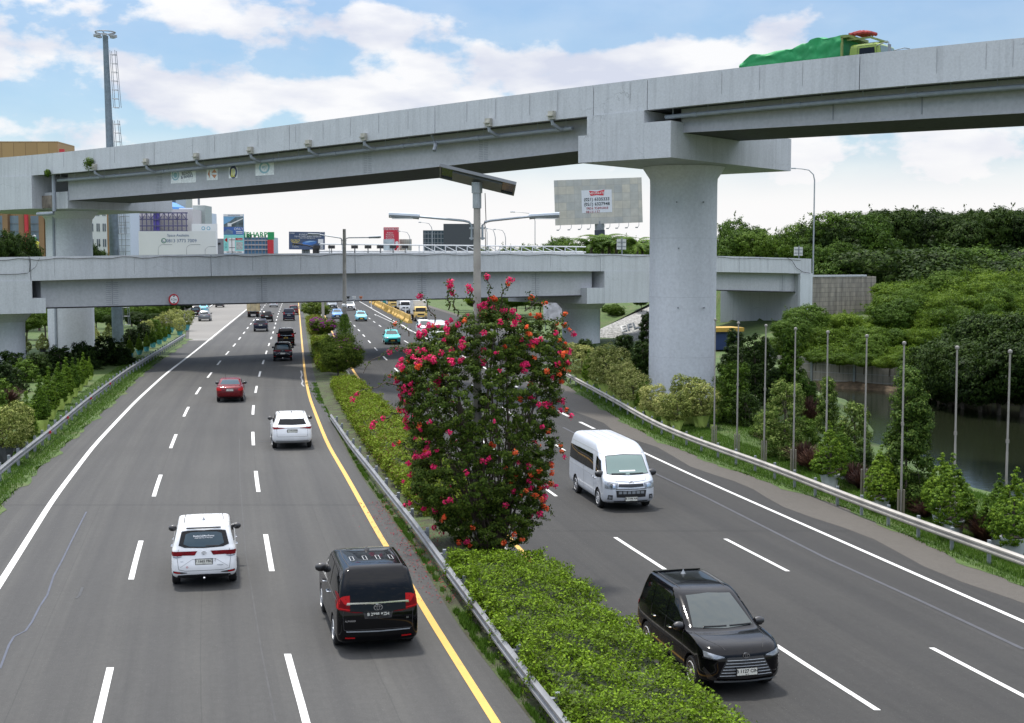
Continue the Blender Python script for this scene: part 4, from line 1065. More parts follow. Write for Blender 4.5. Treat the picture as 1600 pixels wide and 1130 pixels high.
    c.patch('rear_skirt', 'R', [(-.72, .29), (0, .28), (.72, .29)], [(-.68, .385), (0, .40), (.68, .385)], M_TRIM, .008, 16, 2)
    # shut lines, handles, rails, spoiler
    c.stroke('panel_gap', 'S', [(-.17, 1.10), (-.17, .6), (-.2, .36)], .010, M_GAP, both=True); c.stroke('panel_gap', 'S', [(.86, 1.06), (.93, .8), (.88, .36)], .010, M_GAP, both=True)
    c.stroke('panel_gap', 'S', [(-1.09, 1.12), (-1.02, .75), (-.93, .6)], .010, M_GAP, both=True); c.stroke('panel_gap', 'S', [(.88, .34), (-.94, .34)], .010, M_GAP, both=True)
    c.stroke('panel_gap', 'R', [(-.66, 1.06), (-.70, .84), (-.66, .54), (-.5, .50), (.5, .50), (.66, .54), (.70, .84), (.66, 1.06)], .009, M_GAP)
    c.stroke('panel_crease', 'R', [(-.62, .60), (-.30, .80), (.30, .80), (.62, .60)], .012, M_SEAMC, .004)
    c.stroke('panel_gap', 'T', [(2.06, -.40), (1.55, -.66), (1.12, -.70)], .010, M_GAP, both=True)
    c.stroke('roof_strip', 'T', [(-.2, .50), (-1.0, .52), (-1.74, .50)], .02, M_GAP, .004, both=True)
    for x in (.02, -.95):
        mb = MB(); h = c.hit('S', x, .93)[0]; mb.tube([(x, h.y, .93), (x + .02, h.y + .035, .93), (x + .17, h.y + .035, .935), (x + .19, h.y, .935)], .014, 6); c.mesh('door_handle', mb, M_CHR, both=True)
    i = c.patch('spoiler', 'T', [(-1.89, -.56), (-1.91, 0), (-1.89, .56)], [(-1.62, -.54), (-1.70, 0), (-1.70, .54)], None, .03, 14, 4, thick=.05); pt(c, 'PAINT0', i)
    mb = MB(); mb.tube([(-1.90, -.45, 1.60), (-1.94, 0, 1.605), (-1.90, .45, 1.60)], .018, 6); c.mesh('brake_light', mb, M_TRIM)
    mb = MB(); h = c.hit('R', -.1, 1.12)[0]; P = [c.hit('R', y, 1.12 + .03 * (1 - abs(y)) )[0] + Vector((-.02, 0, 0)) for y in (-.05, -.2, -.38)]; mb.tube(P, .012, 5); c.mesh('wiper', mb, M_TRIM)
    for sgn in (-.45, .12):
        P = [c.hit('F', y, 1.13)[0] + Vector((.03, 0, .01)) for y in np.linspace(sgn, sgn + .5, 6)]; mb = MB(); mb.tube(P, .012, 5); c.mesh('wiper', mb, M_TRIM)
    mb = MB(); mb.lathe([(.06, 1.69), (.03, 1.73), (.005, 1.79)], (-1.35, 0, 0), 8); c.mesh('antenna', mb, M_GREYM)
    mb = MB(); mb.tube([(-2.05, 0, .30), (-2.30, 0, .30)], .02, 6); mb.lathe([(.02, .29), (.035, .32), (.02, .35)], (-2.30, 0, 0), 8); c.mesh('tow_ball', mb, M_CHR)
    c.mirrors(.72, 1.08); c.plate('R', .735, off=.012); c.plate('F', .52, off=.03); c.emblem('R', .965, .045); c.emblem('F', .835, .055)
    return c
M_SEAMC = simple('panel_shade', (.38, .39, .40), .5)
MPV = make_mpv()
# ---- tall luxury minivan ----------------------------------------------------
def make_van():
    W = .925
    rows = [
     (2.20, .20, -2.30, .24, W - .08, .5, .4, .18, .16), (2.40, .28, -2.42, .32, W - .02, .5, .4, .16, .15), (2.47, .45, -2.47, .46, W, .48, .4, .16, .15),
     (2.46, .68, -2.47, .70, W, .46, .38, .15, .14), (2.40, .88, -2.45, .90, W, .42, .36, .15, .14), (2.25, .99, -2.43, 1.03, W - .01, .40, .34, .15, .13),
     (1.95, 1.07, -2.42, 1.13, W - .02, .36, .3, .15, .13), (1.62, 1.13, -2.41, 1.20, W - .03, .32, .26, .15, .13), (1.30, 1.30, -2.38, 1.36, W - .065, .26, .2, .14, .13),
     (.98, 1.50, -2.33, 1.54, W - .105, .24, .2, .14, .13), (.66, 1.69, -2.27, 1.70, W - .15, .24, .2, .13, .13), (.40, 1.80, -2.22, 1.80, W - .18, .22, .2, .12, .12),
     (.20, 1.85, -2.14, 1.855, W - .23, .2, .18, .1, .12), (-.1, 1.89, -1.95, 1.89, W - .36, .2, .16, .1, .1), (-.6, 1.905, -1.5, 1.905, W - .6, .1, .1, .1, .1)]
    c = Car(rows, (1.50, -1.50), .345, 'minivan', bow_f=.12, bow_r=.045)
    c.patch('windshield', 'F', [(-.72, 1.17), (0, 1.15), (.72, 1.17)], [(-.60, 1.74), (0, 1.76), (.60, 1.74)], GL_GREY, .006, 20, 10)
    c.patch('rear_window', 'R', [(-.72, 1.20), (0, 1.17), (.72, 1.20)], [(-.66, 1.72), (0, 1.74), (.66, 1.72)], GL_DARK, .007, 20, 8)
    c.patch('side_window', 'S', [(1.25, 1.21), (.9, 1.17), (.45, 1.17)], [(.85, 1.50), (.65, 1.62), (.45, 1.67)], GL_DARK, .006, 10, 5, both=True)
    c.patch('side_window', 'S', [(.38, 1.17), (0, 1.17), (-.62, 1.18)], [(.38, 1.68), (0, 1.70), (-.62, 1.70)], GL_DARK, .006, 10, 5, both=True)
    c.patch('side_window', 'S', [(-.70, 1.18), (-1.3, 1.19), (-2.15, 1.26)], [(-.70, 1.70), (-1.3, 1.69), (-2.05, 1.60)], GL_DARK, .006, 12, 5, both=True)
    c.patch('taillight', 'R', [(.34, .93), (.55, .94), (.72, .98), (.90, 1.02)], [(.38, 1.06), (.6, 1.09), (.75, 1.14), (.88, 1.36)], M_TL, .014, 14, 5, thick=.012, both=True)
    c.patch('taillight_lens', 'R', [(.42, .955), (.85, 1.03)], [(.42, .975), (.85, 1.06)], M_TLB, .020, 8, 2, both=True)
    c.patch('taillight', 'S', [(-2.42, .99), (-2.25, 1.06)], [(-2.39, 1.36), (-2.30, 1.20)], M_TLB, .010, 6, 4, both=True)
    c.patch('chrome_strip', 'R', [(-.70, 1.115), (0, 1.095), (.70, 1.115)], [(-.68, 1.165), (0, 1.155), (.68, 1.165)], M_CHR, .020, 20, 2, thick=.012)
    c.patch('chrome_trim', 'R', [(-.40, 1.00), (0, .985), (.40, 1.00)], [(-.36, 1.085), (0, 1.075), (.36, 1.085)], M_CHR, .014, 14, 3, thick=.01)
    c.patch('plate_recess', 'R', [(-.30, .80), (0, .79), (.30, .80)], [(-.34, .97), (0, .98), (.34, .97)], M_TRIM, .006, 10, 3)
    c.patch('bumper_step', 'R', [(-.70, .515), (0, .50), (.70, .515)], [(-.72, .54), (0, .525), (.72, .54)], M_GREYM, .014, 16, 2, thick=.01)
    c.patch('reflector', 'R', [(.52, .36), (.74, .37)], [(.52, .395), (.74, .405)], M_TLB, .010, 5, 2, both=True)
    c.patch('headlight', 'F', [(.50, .84), (.88, .86)], [(.50, .92), (.86, 1.0)], M_HL, .010, 8, 4, both=True)
    c.patch('grille', 'F', [(-.5, .35), (.5, .35)], [(-.45, .9), (.45, .9)], M_CHR, .008, 14, 8)
    c.stroke('panel_gap', 'R', [(-.74, 1.17), (-.78, .9), (-.76, .56)], .010, M_GAP); c.stroke('panel_gap', 'R', [(.74, 1.17), (.78, .9), (.76, .56)], .010, M_GAP); c.stroke('panel_gap', 'R', [(-.76, .56), (.76, .56)], .012, M_GAP)
    for x in (.42, -.66): c.stroke('panel_gap', 'S', [(x, 1.16), (x + .02, .5), (x, .34)], .012, M_GAP, both=True)
    c.stroke('belt_trim', 'S', [(1.3, 1.15), (-2.2, 1.18)], .02, M_CHR, .008, both=True)
    # roof: sunroof panels and ribs
    c.patch('sunroof', 'T', [(-.15, -.46), (-.15, .46)], [(.28, -.46), (.28, .46)], GL_GREY, .006, 12, 5)
    c.stroke('roof_strip', 'T', [(.1, .60), (-1.0, .625), (-2.0, .59)], .018, M_GAP, .004, both=True)
    for y in (-.45, -.15, .15, .45):
        c.stroke('roof_rib', 'T', [(-1.05, y - .04), (-1.45, y - .04), (-1.47, y), (-1.45, y + .04), (-1.05, y + .04), (-1.03, y), (-1.05, y - .04)], .012, M_SEAMC, .006)
    i = c.patch('spoiler', 'T', [(-2.42, -.62), (-2.46, 0), (-2.42, .62)], [(-2.0, -.60), (-2.0, 0), (-2.0, .60)], None, .028, 16, 5, thick=.06); pt(c, 'PAINT0', i)
    mb = MB(); mb.lathe([(.07, 1.90), (.04, 1.94), (.01, 1.97)], (-.35, 0, 0), 8); c.mesh('antenna', mb, M_TRIM)
    for x in (.5, -.58):
        mb = MB(); h = c.hit('S', x, 1.0)[0]; mb.tube([(x, h.y, 1.0), (x + .02, h.y + .04, 1.0), (x + .2, h.y + .04, 1.0), (x + .22, h.y, 1.0)], .016, 6); c.mesh('door_handle', mb, M_CHR, both=True)
    c.mirrors(1.12, 1.17, big=1.15); c.plate('R', .885, off=.008); c.plate('F', .5, off=.03); c.emblem('R', 1.045, .075)
    return c
VAN = make_van()
# ---- SUV / crossover ---------------------------------------------------------
def make_suv():
    W = .93
    rows = [
     (2.0, .26, -2.12, .30, W - .10, .5, .36, .3, .25), (2.22, .36, -2.26, .40, W - .03, .5, .38, .3, .26), (2.28, .52, -2.32, .54, W, .48, .38, .3, .26),
     (2.27, .70, -2.33, .72, W, .46, .38, .3, .26), (2.22, .86, -2.29, .88, W, .44, .36, .28, .24), (2.10, .97, -2.25, 1.00, W - .01, .42, .34, .26, .22),
     (1.80, 1.04, -2.22, 1.07, W - .025, .38, .3, .26, .22), (1.35, 1.10, -2.17, 1.13, W - .045, .32, .26, .26, .22), (1.05, 1.14, -2.12, 1.18, W - .07, .3, .24, .26, .22),
     (.72, 1.30, -1.98, 1.32, W - .13, .26, .22, .24, .22), (.38, 1.46, -1.82, 1.46, W - .19, .24, .22, .22, .2), (.10, 1.57, -1.68, 1.57, W - .23, .22, .2, .2, .2),
     (-.05, 1.60, -1.62, 1.61, W - .26, .22, .2, .18, .18), (-.25, 1.63, -1.5, 1.635, W - .34, .2, .18, .15, .15), (-.5, 1.645, -1.2, 1.645, W - .52, .15, .12, .1, .1)]
    c = Car(rows, (1.38, -1.38), .35, 'suv', bow_f=.14, bow_r=.10, rim=1)
    c.patch('windshield', 'F', [(-.70, 1.18), (0, 1.16), (.70, 1.18)], [(-.54, 1.53), (0, 1.55), (.54, 1.53)], GL_GREY, .006, 20, 8)
    c.patch('rear_window', 'R', [(-.66, 1.17), (0, 1.15), (.66, 1.17)], [(-.54, 1.44), (0, 1.46), (.54, 1.44)], GL_DARK, .007, 20, 8)
    c.patch('side_window', 'S', [(.75, 1.19), (.3, 1.17), (-.2, 1.17)], [(.40, 1.38), (.16, 1.48), (-.2, 1.51)], GL_DARK, .006, 10, 5, both=True)
    c.patch('side_window', 'S', [(-.27, 1.17), (-.8, 1.18), (-1.2, 1.19)], [(-.27, 1.51), (-.8, 1.51), (-1.2, 1.48)], GL_DARK, .006, 10, 5, both=True)
    c.patch('side_window', 'S', [(-1.27, 1.19), (-1.7, 1.23)], [(-1.27, 1.475), (-1.55, 1.40)], GL_DARK, .006, 8, 4, both=True)
    c.patch('taillight', 'R', [(.36, 1.005), (.6, .985), (.86, .96)], [(.36, 1.03), (.6, 1.045), (.86, 1.06)], M_TL, .014, 12, 3, thick=.01, both=True)
    c.patch('light_bar', 'R', [(-.36, 1.008), (.36, 1.008)], [(-.36, 1.026), (.36, 1.026)], M_TRIM, .012, 12, 2)
    c.patch('taillight', 'S', [(-2.20, .97), (-1.95, 1.02)], [(-2.18, 1.06), (-1.95, 1.05)], M_TL, .010, 6, 3, both=True)
    c.patch('rear_skirt', 'R', [(-.78, .33), (0, .31), (.78, .33)], [(-.74, .45), (0, .43), (.74, .45)], M_SEAMC, .010, 16, 3)
    c.stroke('panel_gap', 'R', [(-.66, 1.14), (-.72, .95), (-.70, .62), (.70, .62), (.72, .95), (.66, 1.14)], .009, M_GAP)
    c.patch('headlight', 'F', [(.46, .80), (.84, .82)], [(.46, .88), (.82, .95)], M_HL, .010, 8, 4, both=True)
    c.patch('grille', 'F', [(-.5, .45), (.5, .45)], [(-.42, .82), (.42, .82)], M_TRIM, .008, 14, 6)
    c.stroke('panel_gap', 'S', [(-.23, 1.16), (-.22, .6), (-.25, .42)], .010, M_GAP, both=True); c.stroke('panel_gap', 'S', [(.84, 1.12), (.9, .8), (.86, .42)], .010, M_GAP, both=True); c.stroke('panel_gap', 'S', [(-1.2, 1.18), (-1.1, .8)], .010, M_GAP, both=True)
    c.stroke('roof_strip', 'T', [(-.15, .56), (-.9, .58), (-1.55, .54)], .03, M_CHR, .02, both=True)
    i = c.patch('spoiler', 'T', [(-1.86, -.52), (-1.90, 0), (-1.86, .52)], [(-1.5, -.5), (-1.5, 0), (-1.5, .5)], None, .028, 14, 4, thick=.05); pt(c, 'PAINT0', i)
    for x in (0., -.95):
        mb = MB(); h = c.hit('S', x, .98)[0]; mb.tube([(x, h.y, .98), (x + .02, h.y + .035, .98), (x + .17, h.y + .035, .98), (x + .19, h.y, .98)], .014, 6); c.mesh('door_handle', mb, M_CHR, both=True)
    mb = MB(); mb.lathe([(.05, 1.64), (.03, 1.68), (.005, 1.73)], (-1.25, 0, 0), 8); c.mesh('antenna', mb, M_TRIM)
    c.mirrors(.66, 1.15); c.plate('R', .885, off=.012); c.plate('F', .55, off=.03)
    return c
SUV = make_suv()
# ---- small saloon ------------------------------------------------------------
def make_sedan():
    W = .85
    rows = [
     (1.95, .20, -1.95, .24, W - .10, .5, .36, .4, .3), (2.14, .28, -2.12, .34, W - .03, .5, .38, .4, .3), (2.20, .44, -2.19, .47, W, .5, .38, .4, .3),
     (2.17, .60, -2.20, .66, W, .48, .38, .38, .3), (2.08, .74, -2.17, .84, W, .45, .36, .36, .3), (1.85, .83, -2.10, .96, W - .01, .42, .34, .34, .28),
     (1.45, .90, -1.95, 1.02, W - .025, .38, .3, .3, .26), (1.05, .95, -1.75, 1.05, W - .045, .32, .26, .3, .26), (.90, .98, -1.62, 1.07, W - .07, .3, .24, .28, .25),
     (.55, 1.13, -1.44, 1.17, W - .12, .26, .22, .26, .22), (.22, 1.28, -1.22, 1.30, W - .17, .24, .2, .24, .2), (-.02, 1.38, -1.0, 1.39, W - .21, .22, .2, .2, .2),
     (-.12, 1.415, -.9, 1.42, W - .25, .22, .2, .18, .18), (-.25, 1.44, -.75, 1.44, W - .34, .15, .15, .12, .12), (-.35, 1.455, -.6, 1.455, W - .52, .1, .1, .1, .1)]
    c = Car(rows, (1.28, -1.27), .305, 'sedan', bow_f=.14, bow_r=.10)
    c.patch('windshield', 'F', [(-.64, 1.02), (0, 1.0), (.64, 1.02)], [(-.48, 1.36), (0, 1.38), (.48, 1.36)], GL_GREY, .006, 20, 8)
    c.patch('rear_window', 'R', [(-.62, 1.10), (0, 1.09), (.62, 1.10)], [(-.48, 1.355), (0, 1.37), (.48, 1.355)], GL_BLUE, .007, 20, 8)
    c.patch('side_window', 'S', [(.62, 1.03), (.2, 1.02), (-.28, 1.02)], [(.30, 1.20), (.05, 1.30), (-.28, 1.345)], GL_DARK, .006, 10, 5, both=True)
    c.patch('side_window', 'S', [(-.35, 1.02), (-.8, 1.04), (-1.25, 1.08)], [(-.35, 1.345), (-.7, 1.335), (-1.02, 1.26)], GL_DARK, .006, 10, 5, both=True)
    c.patch('taillight', 'R', [(.50, .76), (.66, .74), (.82, .76)], [(.52, .86), (.66, .90), (.80, .94)], M_TLB, .012, 8, 4, thick=.01, both=True)
    c.patch('taillight', 'S', [(-2.08, .76), (-1.85, .82)], [(-2.02, .94), (-1.80, .92)], M_TLB, .010, 6, 4, both=True)
    c.patch('headlight', 'F', [(.44, .62), (.80, .66)], [(.48, .72), (.78, .80)], M_HL, .010, 8, 4, both=True)
    c.patch('grille', 'F', [(-.5, .30), (.5, .30)], [(-.40, .60), (.40, .60)], M_TRIM, .008, 14, 6)
    c.patch('rear_skirt', 'R', [(-.66, .29), (.66, .29)], [(-.66, .36), (.66, .36)], M_TRIM, .008, 12, 2)
    c.stroke('panel_gap', 'R', [(-.60, .98), (-.50, .88), (-.48, .64), (.48, .64), (.50, .88), (.60, .98)], .009, M_GAP)
    c.stroke('panel_gap', 'S', [(-.31, 1.01), (-.30, .5), (-.33, .32)], .010, M_GAP, both=True); c.stroke('panel_gap', 'S', [(.80, .98), (.84, .6), (.80, .32)], .010, M_GAP, both=True); c.stroke('panel_gap', 'S', [(-1.2, 1.04), (-1.0, .66)], .010, M_GAP, both=True)
    for x in (-.18, -1.05):
        mb = MB(); h = c.hit('S', x, .84)[0]; mb.tube([(x, h.y, .84), (x + .02, h.y + .03, .84), (x + .16, h.y + .03, .84), (x + .18, h.y, .84)], .013, 6); c.mesh('door_handle', mb, M_CHR, both=True)
    mb = MB(); mb.tube([(-.9, .3, 1.42), (-.98, .3, 1.72)], .006, 4); c.mesh('antenna', mb, M_TRIM)
    c.mirrors(.58, .99); c.plate('R', .80, off=.012); c.plate('F', .42, off=.03)
    return c
SEDAN = make_sedan()
# ---- high-roof minibus --------------------------------------------------------
def make_bus():
    W = .94
    rows = [
     (2.50, .28, -2.58, .32, W - .06, .4, .36, .2, .18), (2.62, .36, -2.64, .42, W - .01, .42, .4, .2, .18), (2.68, .55, -2.67, .60, W, .42, .42, .2, .18),
     (2.67, .78, -2.67, .80, W, .42, .42, .2, .18), (2.62, .98, -2.66, 1.00, W, .42, .42, .2, .18), (2.50, 1.12, -2.65, 1.12, W - .005, .42, .40, .2, .18),
     (2.34, 1.22, -2.65, 1.22, W - .01, .40, .38, .2, .18), (2.20, 1.34, -2.64, 1.36, W - .02, .36, .34, .2, .18), (2.02, 1.54, -2.62, 1.55, W - .035, .32, .3, .2, .18),
     (1.82, 1.76, -2.60, 1.76, W - .055, .32, .3, .2, .2), (1.62, 1.92, -2.57, 1.92, W - .085, .34, .34, .2, .22), (1.38, 2.07, -2.54, 2.07, W - .125, .4, .4, .22, .24),
     (1.14, 2.17, -2.50, 2.18, W - .18, .4, .4, .22, .26), (.85, 2.23, -2.42, 2.24, W - .26, .4, .34, .2, .2), (.5, 2.26, -2.25, 2.265, W - .38, .3, .24, .2, .2), (0., 2.275, -1.8, 2.275, W - .6, .2, .15, .1, .1)]
    c = Car(rows, (1.62, -1.49), .335, 'minibus', bow_f=.16, bow_r=.04)
    c.patch('windshield', 'F', [(-.74, 1.27), (0, 1.24), (.74, 1.27)], [(-.66, 1.82), (0, 1.86), (.66, 1.82)], GL_TEAL, .007, 22, 8)
    c.patch('windshield_frame', 'F', [(-.765, 1.245), (0, 1.215), (.765, 1.245)], [(-.685, 1.845), (0, 1.885), (.685, 1.845)], M_TRIM, .003, 22, 8)
    c.patch('dashboard_card', 'F', [(-.30, 1.335), (.28, 1.335)], [(-.30, 1.375), (.28, 1.375)], M_WHITE, .010, 8, 2)
    c.patch('side_window', 'S', [(1.98, 1.30), (1.7, 1.27), (1.28, 1.24)], [(1.70, 1.68), (1.5, 1.76), (1.28, 1.80)], GL_DARK, .007, 10, 5, both=True)
    c.patch('side_window', 'S', [(1.02, 1.24), (-.6, 1.24), (-2.42, 1.26)], [(.82, 1.80), (-.6, 1.80), (-2.40, 1.78)], GL_DARK, .007, 24, 5, both=True)
    for x in (-.1, -1.25): c.stroke('window_bar', 'S', [(x, 1.25), (x, 1.79)], .03, M_TRIM, .010, both=True)
    c.patch('rear_window', 'R', [(-.74, 1.26), (.74, 1.26)], [(-.68, 1.80), (.68, 1.80)], GL_DARK, .007, 16, 6)
    c.patch('taillight', 'R', [(.76, .85), (.88, .85)], [(.76, 1.18), (.88, 1.18)], M_TL, .010, 4, 5, both=True)
    c.patch('headlight', 'F', [(.50, .80), (.7, .78), (.89, .80)], [(.47, .98), (.7, 1.02), (.88, 1.04)], M_HL, .012, 10, 5, thick=.01, both=True)
    c.patch('headlight_bulb', 'F', [(.57, .84), (.72, .84)], [(.57, .95), (.72, .96)], M_CHR, .018, 5, 4, both=True)
    c.patch('grille', 'F', [(-.46, .86), (0, .84), (.46, .86)], [(-.44, .96), (0, .955), (.44, .96)], M_TRIM, .010, 16, 3)
    c.patch('grille_chrome', 'F', [(-.45, .965), (0, .96), (.45, .965)], [(-.45, .99), (0, .985), (.45, .99)], M_CHR, .016, 16, 1, thick=.01)
    c.patch('lower_grille', 'F', [(-.52, .50), (0, .49), (.52, .50)], [(-.55, .74), (0, .73), (.55, .74)], M_TRIM, .010, 18, 4)
    for k in range(6):
        y = -.4 + k * .16; h = c.hit('F', y, .66)[0]; mb = MB(); mb.box((h.x + .02, y, .665), (.02, .12, .09)); c.mesh('grille_bar', mb, M_GREYM, smooth=False)
    mb = MB(); P = [c.hit('F', y, .785)[0] + Vector((.012, 0, 0)) for y in np.linspace(-.56, .56, 13)]; mb.tube(P, .014, 5); c.mesh('bumper_trim', mb, M_TRIM)
    c.patch('fog_lamp', 'F', [(.66, .42), (.82, .42)], [(.66, .58), (.80, .58)], M_TRIM, .010, 5, 4, both=True); c.patch('fog_lamp_lens', 'F', [(.69, .45), (.78, .45)], [(.69, .54), (.78, .54)], M_HL, .016, 4, 3, both=True)
    c.stroke('panel_gap', 'S', [(1.15, 1.22), (1.14, .6), (1.12, .42)], .012, M_GAP, both=True); c.stroke('panel_gap', 'S', [(2.0, 1.28), (2.12, 1.05), (2.10, .8)], .010, M_GAP, both=True)
    c.stroke('panel_gap', 'S', [(-.3, 1.22), (-.3, .6), (-.3, .44)], .012, M_GAP, both=True); c.stroke('panel_crease', 'S', [(1.1, 1.05), (-2.5, 1.08)], .02, M_SEAMC, .004, both=True)
    c.stroke('roof_gutter', 'S', [(1.55, 1.90), (.8, 1.95), (-2.5, 1.95)], .025, M_SEAMC, .008, both=True)
    c.stroke('roof_seam', 'F', [(-.62, 1.93), (0, 1.97), (.62, 1.93)], .01, M_SEAMC, .004)
    for y in (-.48, -.16, .16, .48): c.stroke('roof_rib', 'T', [(.55, y), (-2.3, y)], .035, M_SEAMC, .010)
    c.stroke('roof_seam', 'T', [(.62, -.62), (.66, 0), (.62, .62)], .02, M_SEAMC, .006)
    c.stroke('panel_gap', 'F', [(-.62, 1.19), (-.55, 1.06), (0, 1.02), (.55, 1.06), (.62, 1.19)], .009, M_GAP)
    for x in (1.2, .9):
        mb = MB(); h = c.hit('S', x, 1.02)[0]; mb.tube([(x, h.y, 1.02), (x + .02, h.y + .035, 1.02), (x + .15, h.y + .035, 1.02), (x + .17, h.y, 1.02)], .015, 6); c.mesh('door_handle', mb, M_CHR, both=True)
    for sgn in (-.60, .05):
        P = [c.hit('F', y, 1.275)[0] + Vector((.03, 0, .01)) for y in np.linspace(sgn, sgn + .5, 6)]; mb = MB(); mb.tube(P, .014, 5); c.mesh('wiper', mb, M_TRIM)
    c.patch('bumper_lip', 'F', [(-.6, .335), (0, .325), (.6, .335)], [(-.62, .375), (0, .365), (.62, .375)], M_TRIM, .02, 14, 2)
    c.mirrors(1.92, 1.22, big=1.35); c.plate('F', .44, off=.02); c.plate('R', .6, off=.02); c.emblem('F', 1.0, .06)
    return c
BUS = make_bus()
# ---- box truck ------------------------------------------------------------------
def make_truck(box=True, cargo_mat=None, name='box_truck'):
    W = .95
    rows = [
     (3.05, .45, 1.45, .45, W - .03, .2, .2, .05, .05), (3.12, .60, 1.42, .60, W, .2, .22, .05, .05), (3.14, .95, 1.42, .95, W, .2, .22, .05, .05), (3.10, 1.25, 1.42, 1.25, W, .2, .2, .05, .05),
     (3.00, 1.50, 1.42, 1.50, W - .01, .2, .2, .05, .05), (2.86, 1.85, 1.44, 1.85, W - .04, .18, .18, .06, .06), (2.72, 2.08, 1.48, 2.08, W - .08, .18, .16, .08, .08), (2.5, 2.16, 1.6, 2.16, W - .2, .2, .2, .1, .1), (2.2, 2.18, 1.9, 2.18, .2, .1, .1, .1, .1)]
    c = Car(rows, (2.35,), .40, name, bow_f=.08, bow_r=.02, tw=.24)
    n0 = len(c.parts)
    c.patch('windshield', 'F', [(-.80, 1.42), (0, 1.41), (.80, 1.42)], [(-.72, 1.98), (0, 2.0), (.72, 1.98)], GL_DARK, .008, 14, 6)
    c.patch('side_window', 'S', [(2.78, 1.42), (1.75, 1.42)], [(2.60, 1.92), (1.75, 1.92)], GL_DARK, .008, 8, 5, both=True)
    c.patch('headlight', 'F', [(.55, .68), (.84, .68)], [(.55, .86), (.84, .86)], M_HL, .01, 6, 3, both=True)
    c.patch('grille', 'F', [(-.5, .90), (.5, .90)], [(-.5, 1.12), (.5, 1.12)], M_TRIM, .008, 8, 3)
    c.patch('bumper', 'F', [(-.9, .46), (.9, .46)], [(-.9, .62), (.9, .62)], M_GREYM, .03, 10, 2, thick=.03)
    c.mirrors(2.8, 1.55, big=1.6); c.plate('F', .55, off=.05)
    mb = MB(); mb.box((-.75, .35, .72), (5.2, .09, .18)); mb.box((-.75, -.35, .72), (5.2, .09, .18))
    for x in (1., 0, -1, -2, -3): mb.box((x, 0, .72), (.08, .62, .12))
    c.mesh('chassis', mb, M_TRIM, None, smooth=False)
    mb = MB(); mb.box((-1.0, 0, .92), (4.7, 1.9, .12)); c.mesh('deck', mb, M_TRIM, None, smooth=False)
    tm, rm = c.parts[1][1], c.parts[2][1]
    for sy in (-1, 1):
        for q in (0, .27):
            M = Matrix.Translation((-2.0, sy * (W - .14 - q), .40)) @ (Matrix.Identity(4) if sy < 0 else Matrix.Rotation(math.pi, 4, 'Z')); i = len(c.parts); c.parts.append(('wheel', tm, None, M, None)); c.parts.append(('rim', rm, i, None, None))
    mb = MB()
    if box:
        mb.box((-1.0, 0, 2.02), (4.7, 2.0, 2.08)); i = c.mesh('cargo_box', mb, cargo_mat, None, smooth=False)
        for x in np.linspace(-3.2, 1.2, 9): m2 = MB(); m2.box((x, 0, 2.02), (.05, 2.04, 2.06)); c.mesh('box_rib', m2, cargo_mat, i, smooth=False)
        m2 = MB(); m2.box((-3.37, 0, 2.02), (.04, .03, 1.9)); m2.box((-3.37, 0, 1.0), (.05, 1.96, .06)); m2.box((-3.37, 0, 3.04), (.05, 1.96, .06)); m2.box((-3.38, .35, 2.0), (.03, .04, 1.9)); m2.box((-3.38, -.35, 2.0), (.03, .04, 1.9)); c.mesh('rear_door_frame', m2, M_GREYM, i, smooth=False)
        m2 = MB(); m2.box((-3.3, 0, .60), (.08, 1.8, .16)); c.mesh('rear_bumper', m2, M_TRIM, None, smooth=False)
        for sy in (-1, 1): m2 = MB(); m2.box((-3.35, sy * .78, .72), (.05, .22, .1)); c.mesh('taillight', m2, M_TL, None, smooth=False)
    return c
TRK_W = make_truck(True, simple('box_white', (.55, .56, .56), .6, noise=.15)); TRK_T = make_truck(True, P_TAN); 

def heading(curve, y, sign=1): 
    d = (curve(y + 4) - curve(y - 4)) / 8; a = math.atan2(1, d); return a if sign > 0 else a + math.pi
def put(car, px, py, zf, curve, sign, end, paint, label, cat, group=None, name=None, plates=None, **k):
    """px,py: pixel of the ground point midway between the axle nearest the camera"""
    p = G(px, py, zf); rz = heading(curve, min(max(p.y, 15), 380), sign)
    ax = min(car.wells) if sign > 0 else max(car.wells)          # axle nearest the camera
    sc = .95 if not callable(zf) else 1.06 if p.y < 90 else 1.0
    if not callable(zf) and curve is RE: sc = 1.0
    d = Vector((math.cos(rz), math.sin(rz))); ax *= sc; p = Vector((p.x - d.x * ax, p.y - d.y * ax, 0))
    z = (zf(p.y) if callable(zf) else zf) + .004
    root, objs = car.place((p.x, p.y, z), rz, paint, label, cat, group, plates, name)
    root.scale = (sc,) * 3
    if callable(zf):
        sl = (zf(p.y + 2) - zf(p.y - 2)) / 4; root.rotation_euler = (0, -math.atan(sl) * math.sin(rz), rz)
    return root, objs
r_, ob = put(MPV, 320, 909, 0., LNA, 1, 0, P_WHITE, 'white seven-seat MPV with lettered rear window and twin red lamps, nearest in the left carriageway', 'car', name='people_carrier', plates={'R': (M_PW, 'F 1665 FBQ')})
hb = MPV.hit('R', 0, 1.36)[0]; hn = MPV.hit('R', 0, 1.36)[1]
def rtext(car, s_, size, y, z, mat, par, bold=True, off=.016, asp=1.):
    h = car.hit('R', y, z); n = h[1]; p = h[0] + n * off; xx = Vector((0, -1, 0)); zz = n.normalized(); xx = (xx - zz * xx.dot(zz)).normalized(); yy = zz.cross(xx)
    M = Matrix(((xx.x, yy.x, zz.x, p.x), (xx.y, yy.y, zz.y, p.y), (xx.z, yy.z, zz.z, p.z), (0, 0, 0, 1))) @ Matrix.Diagonal((asp, 1, 1, 1)); return text('lettering', s_, size, mat, par, M, .001, bold=bold)
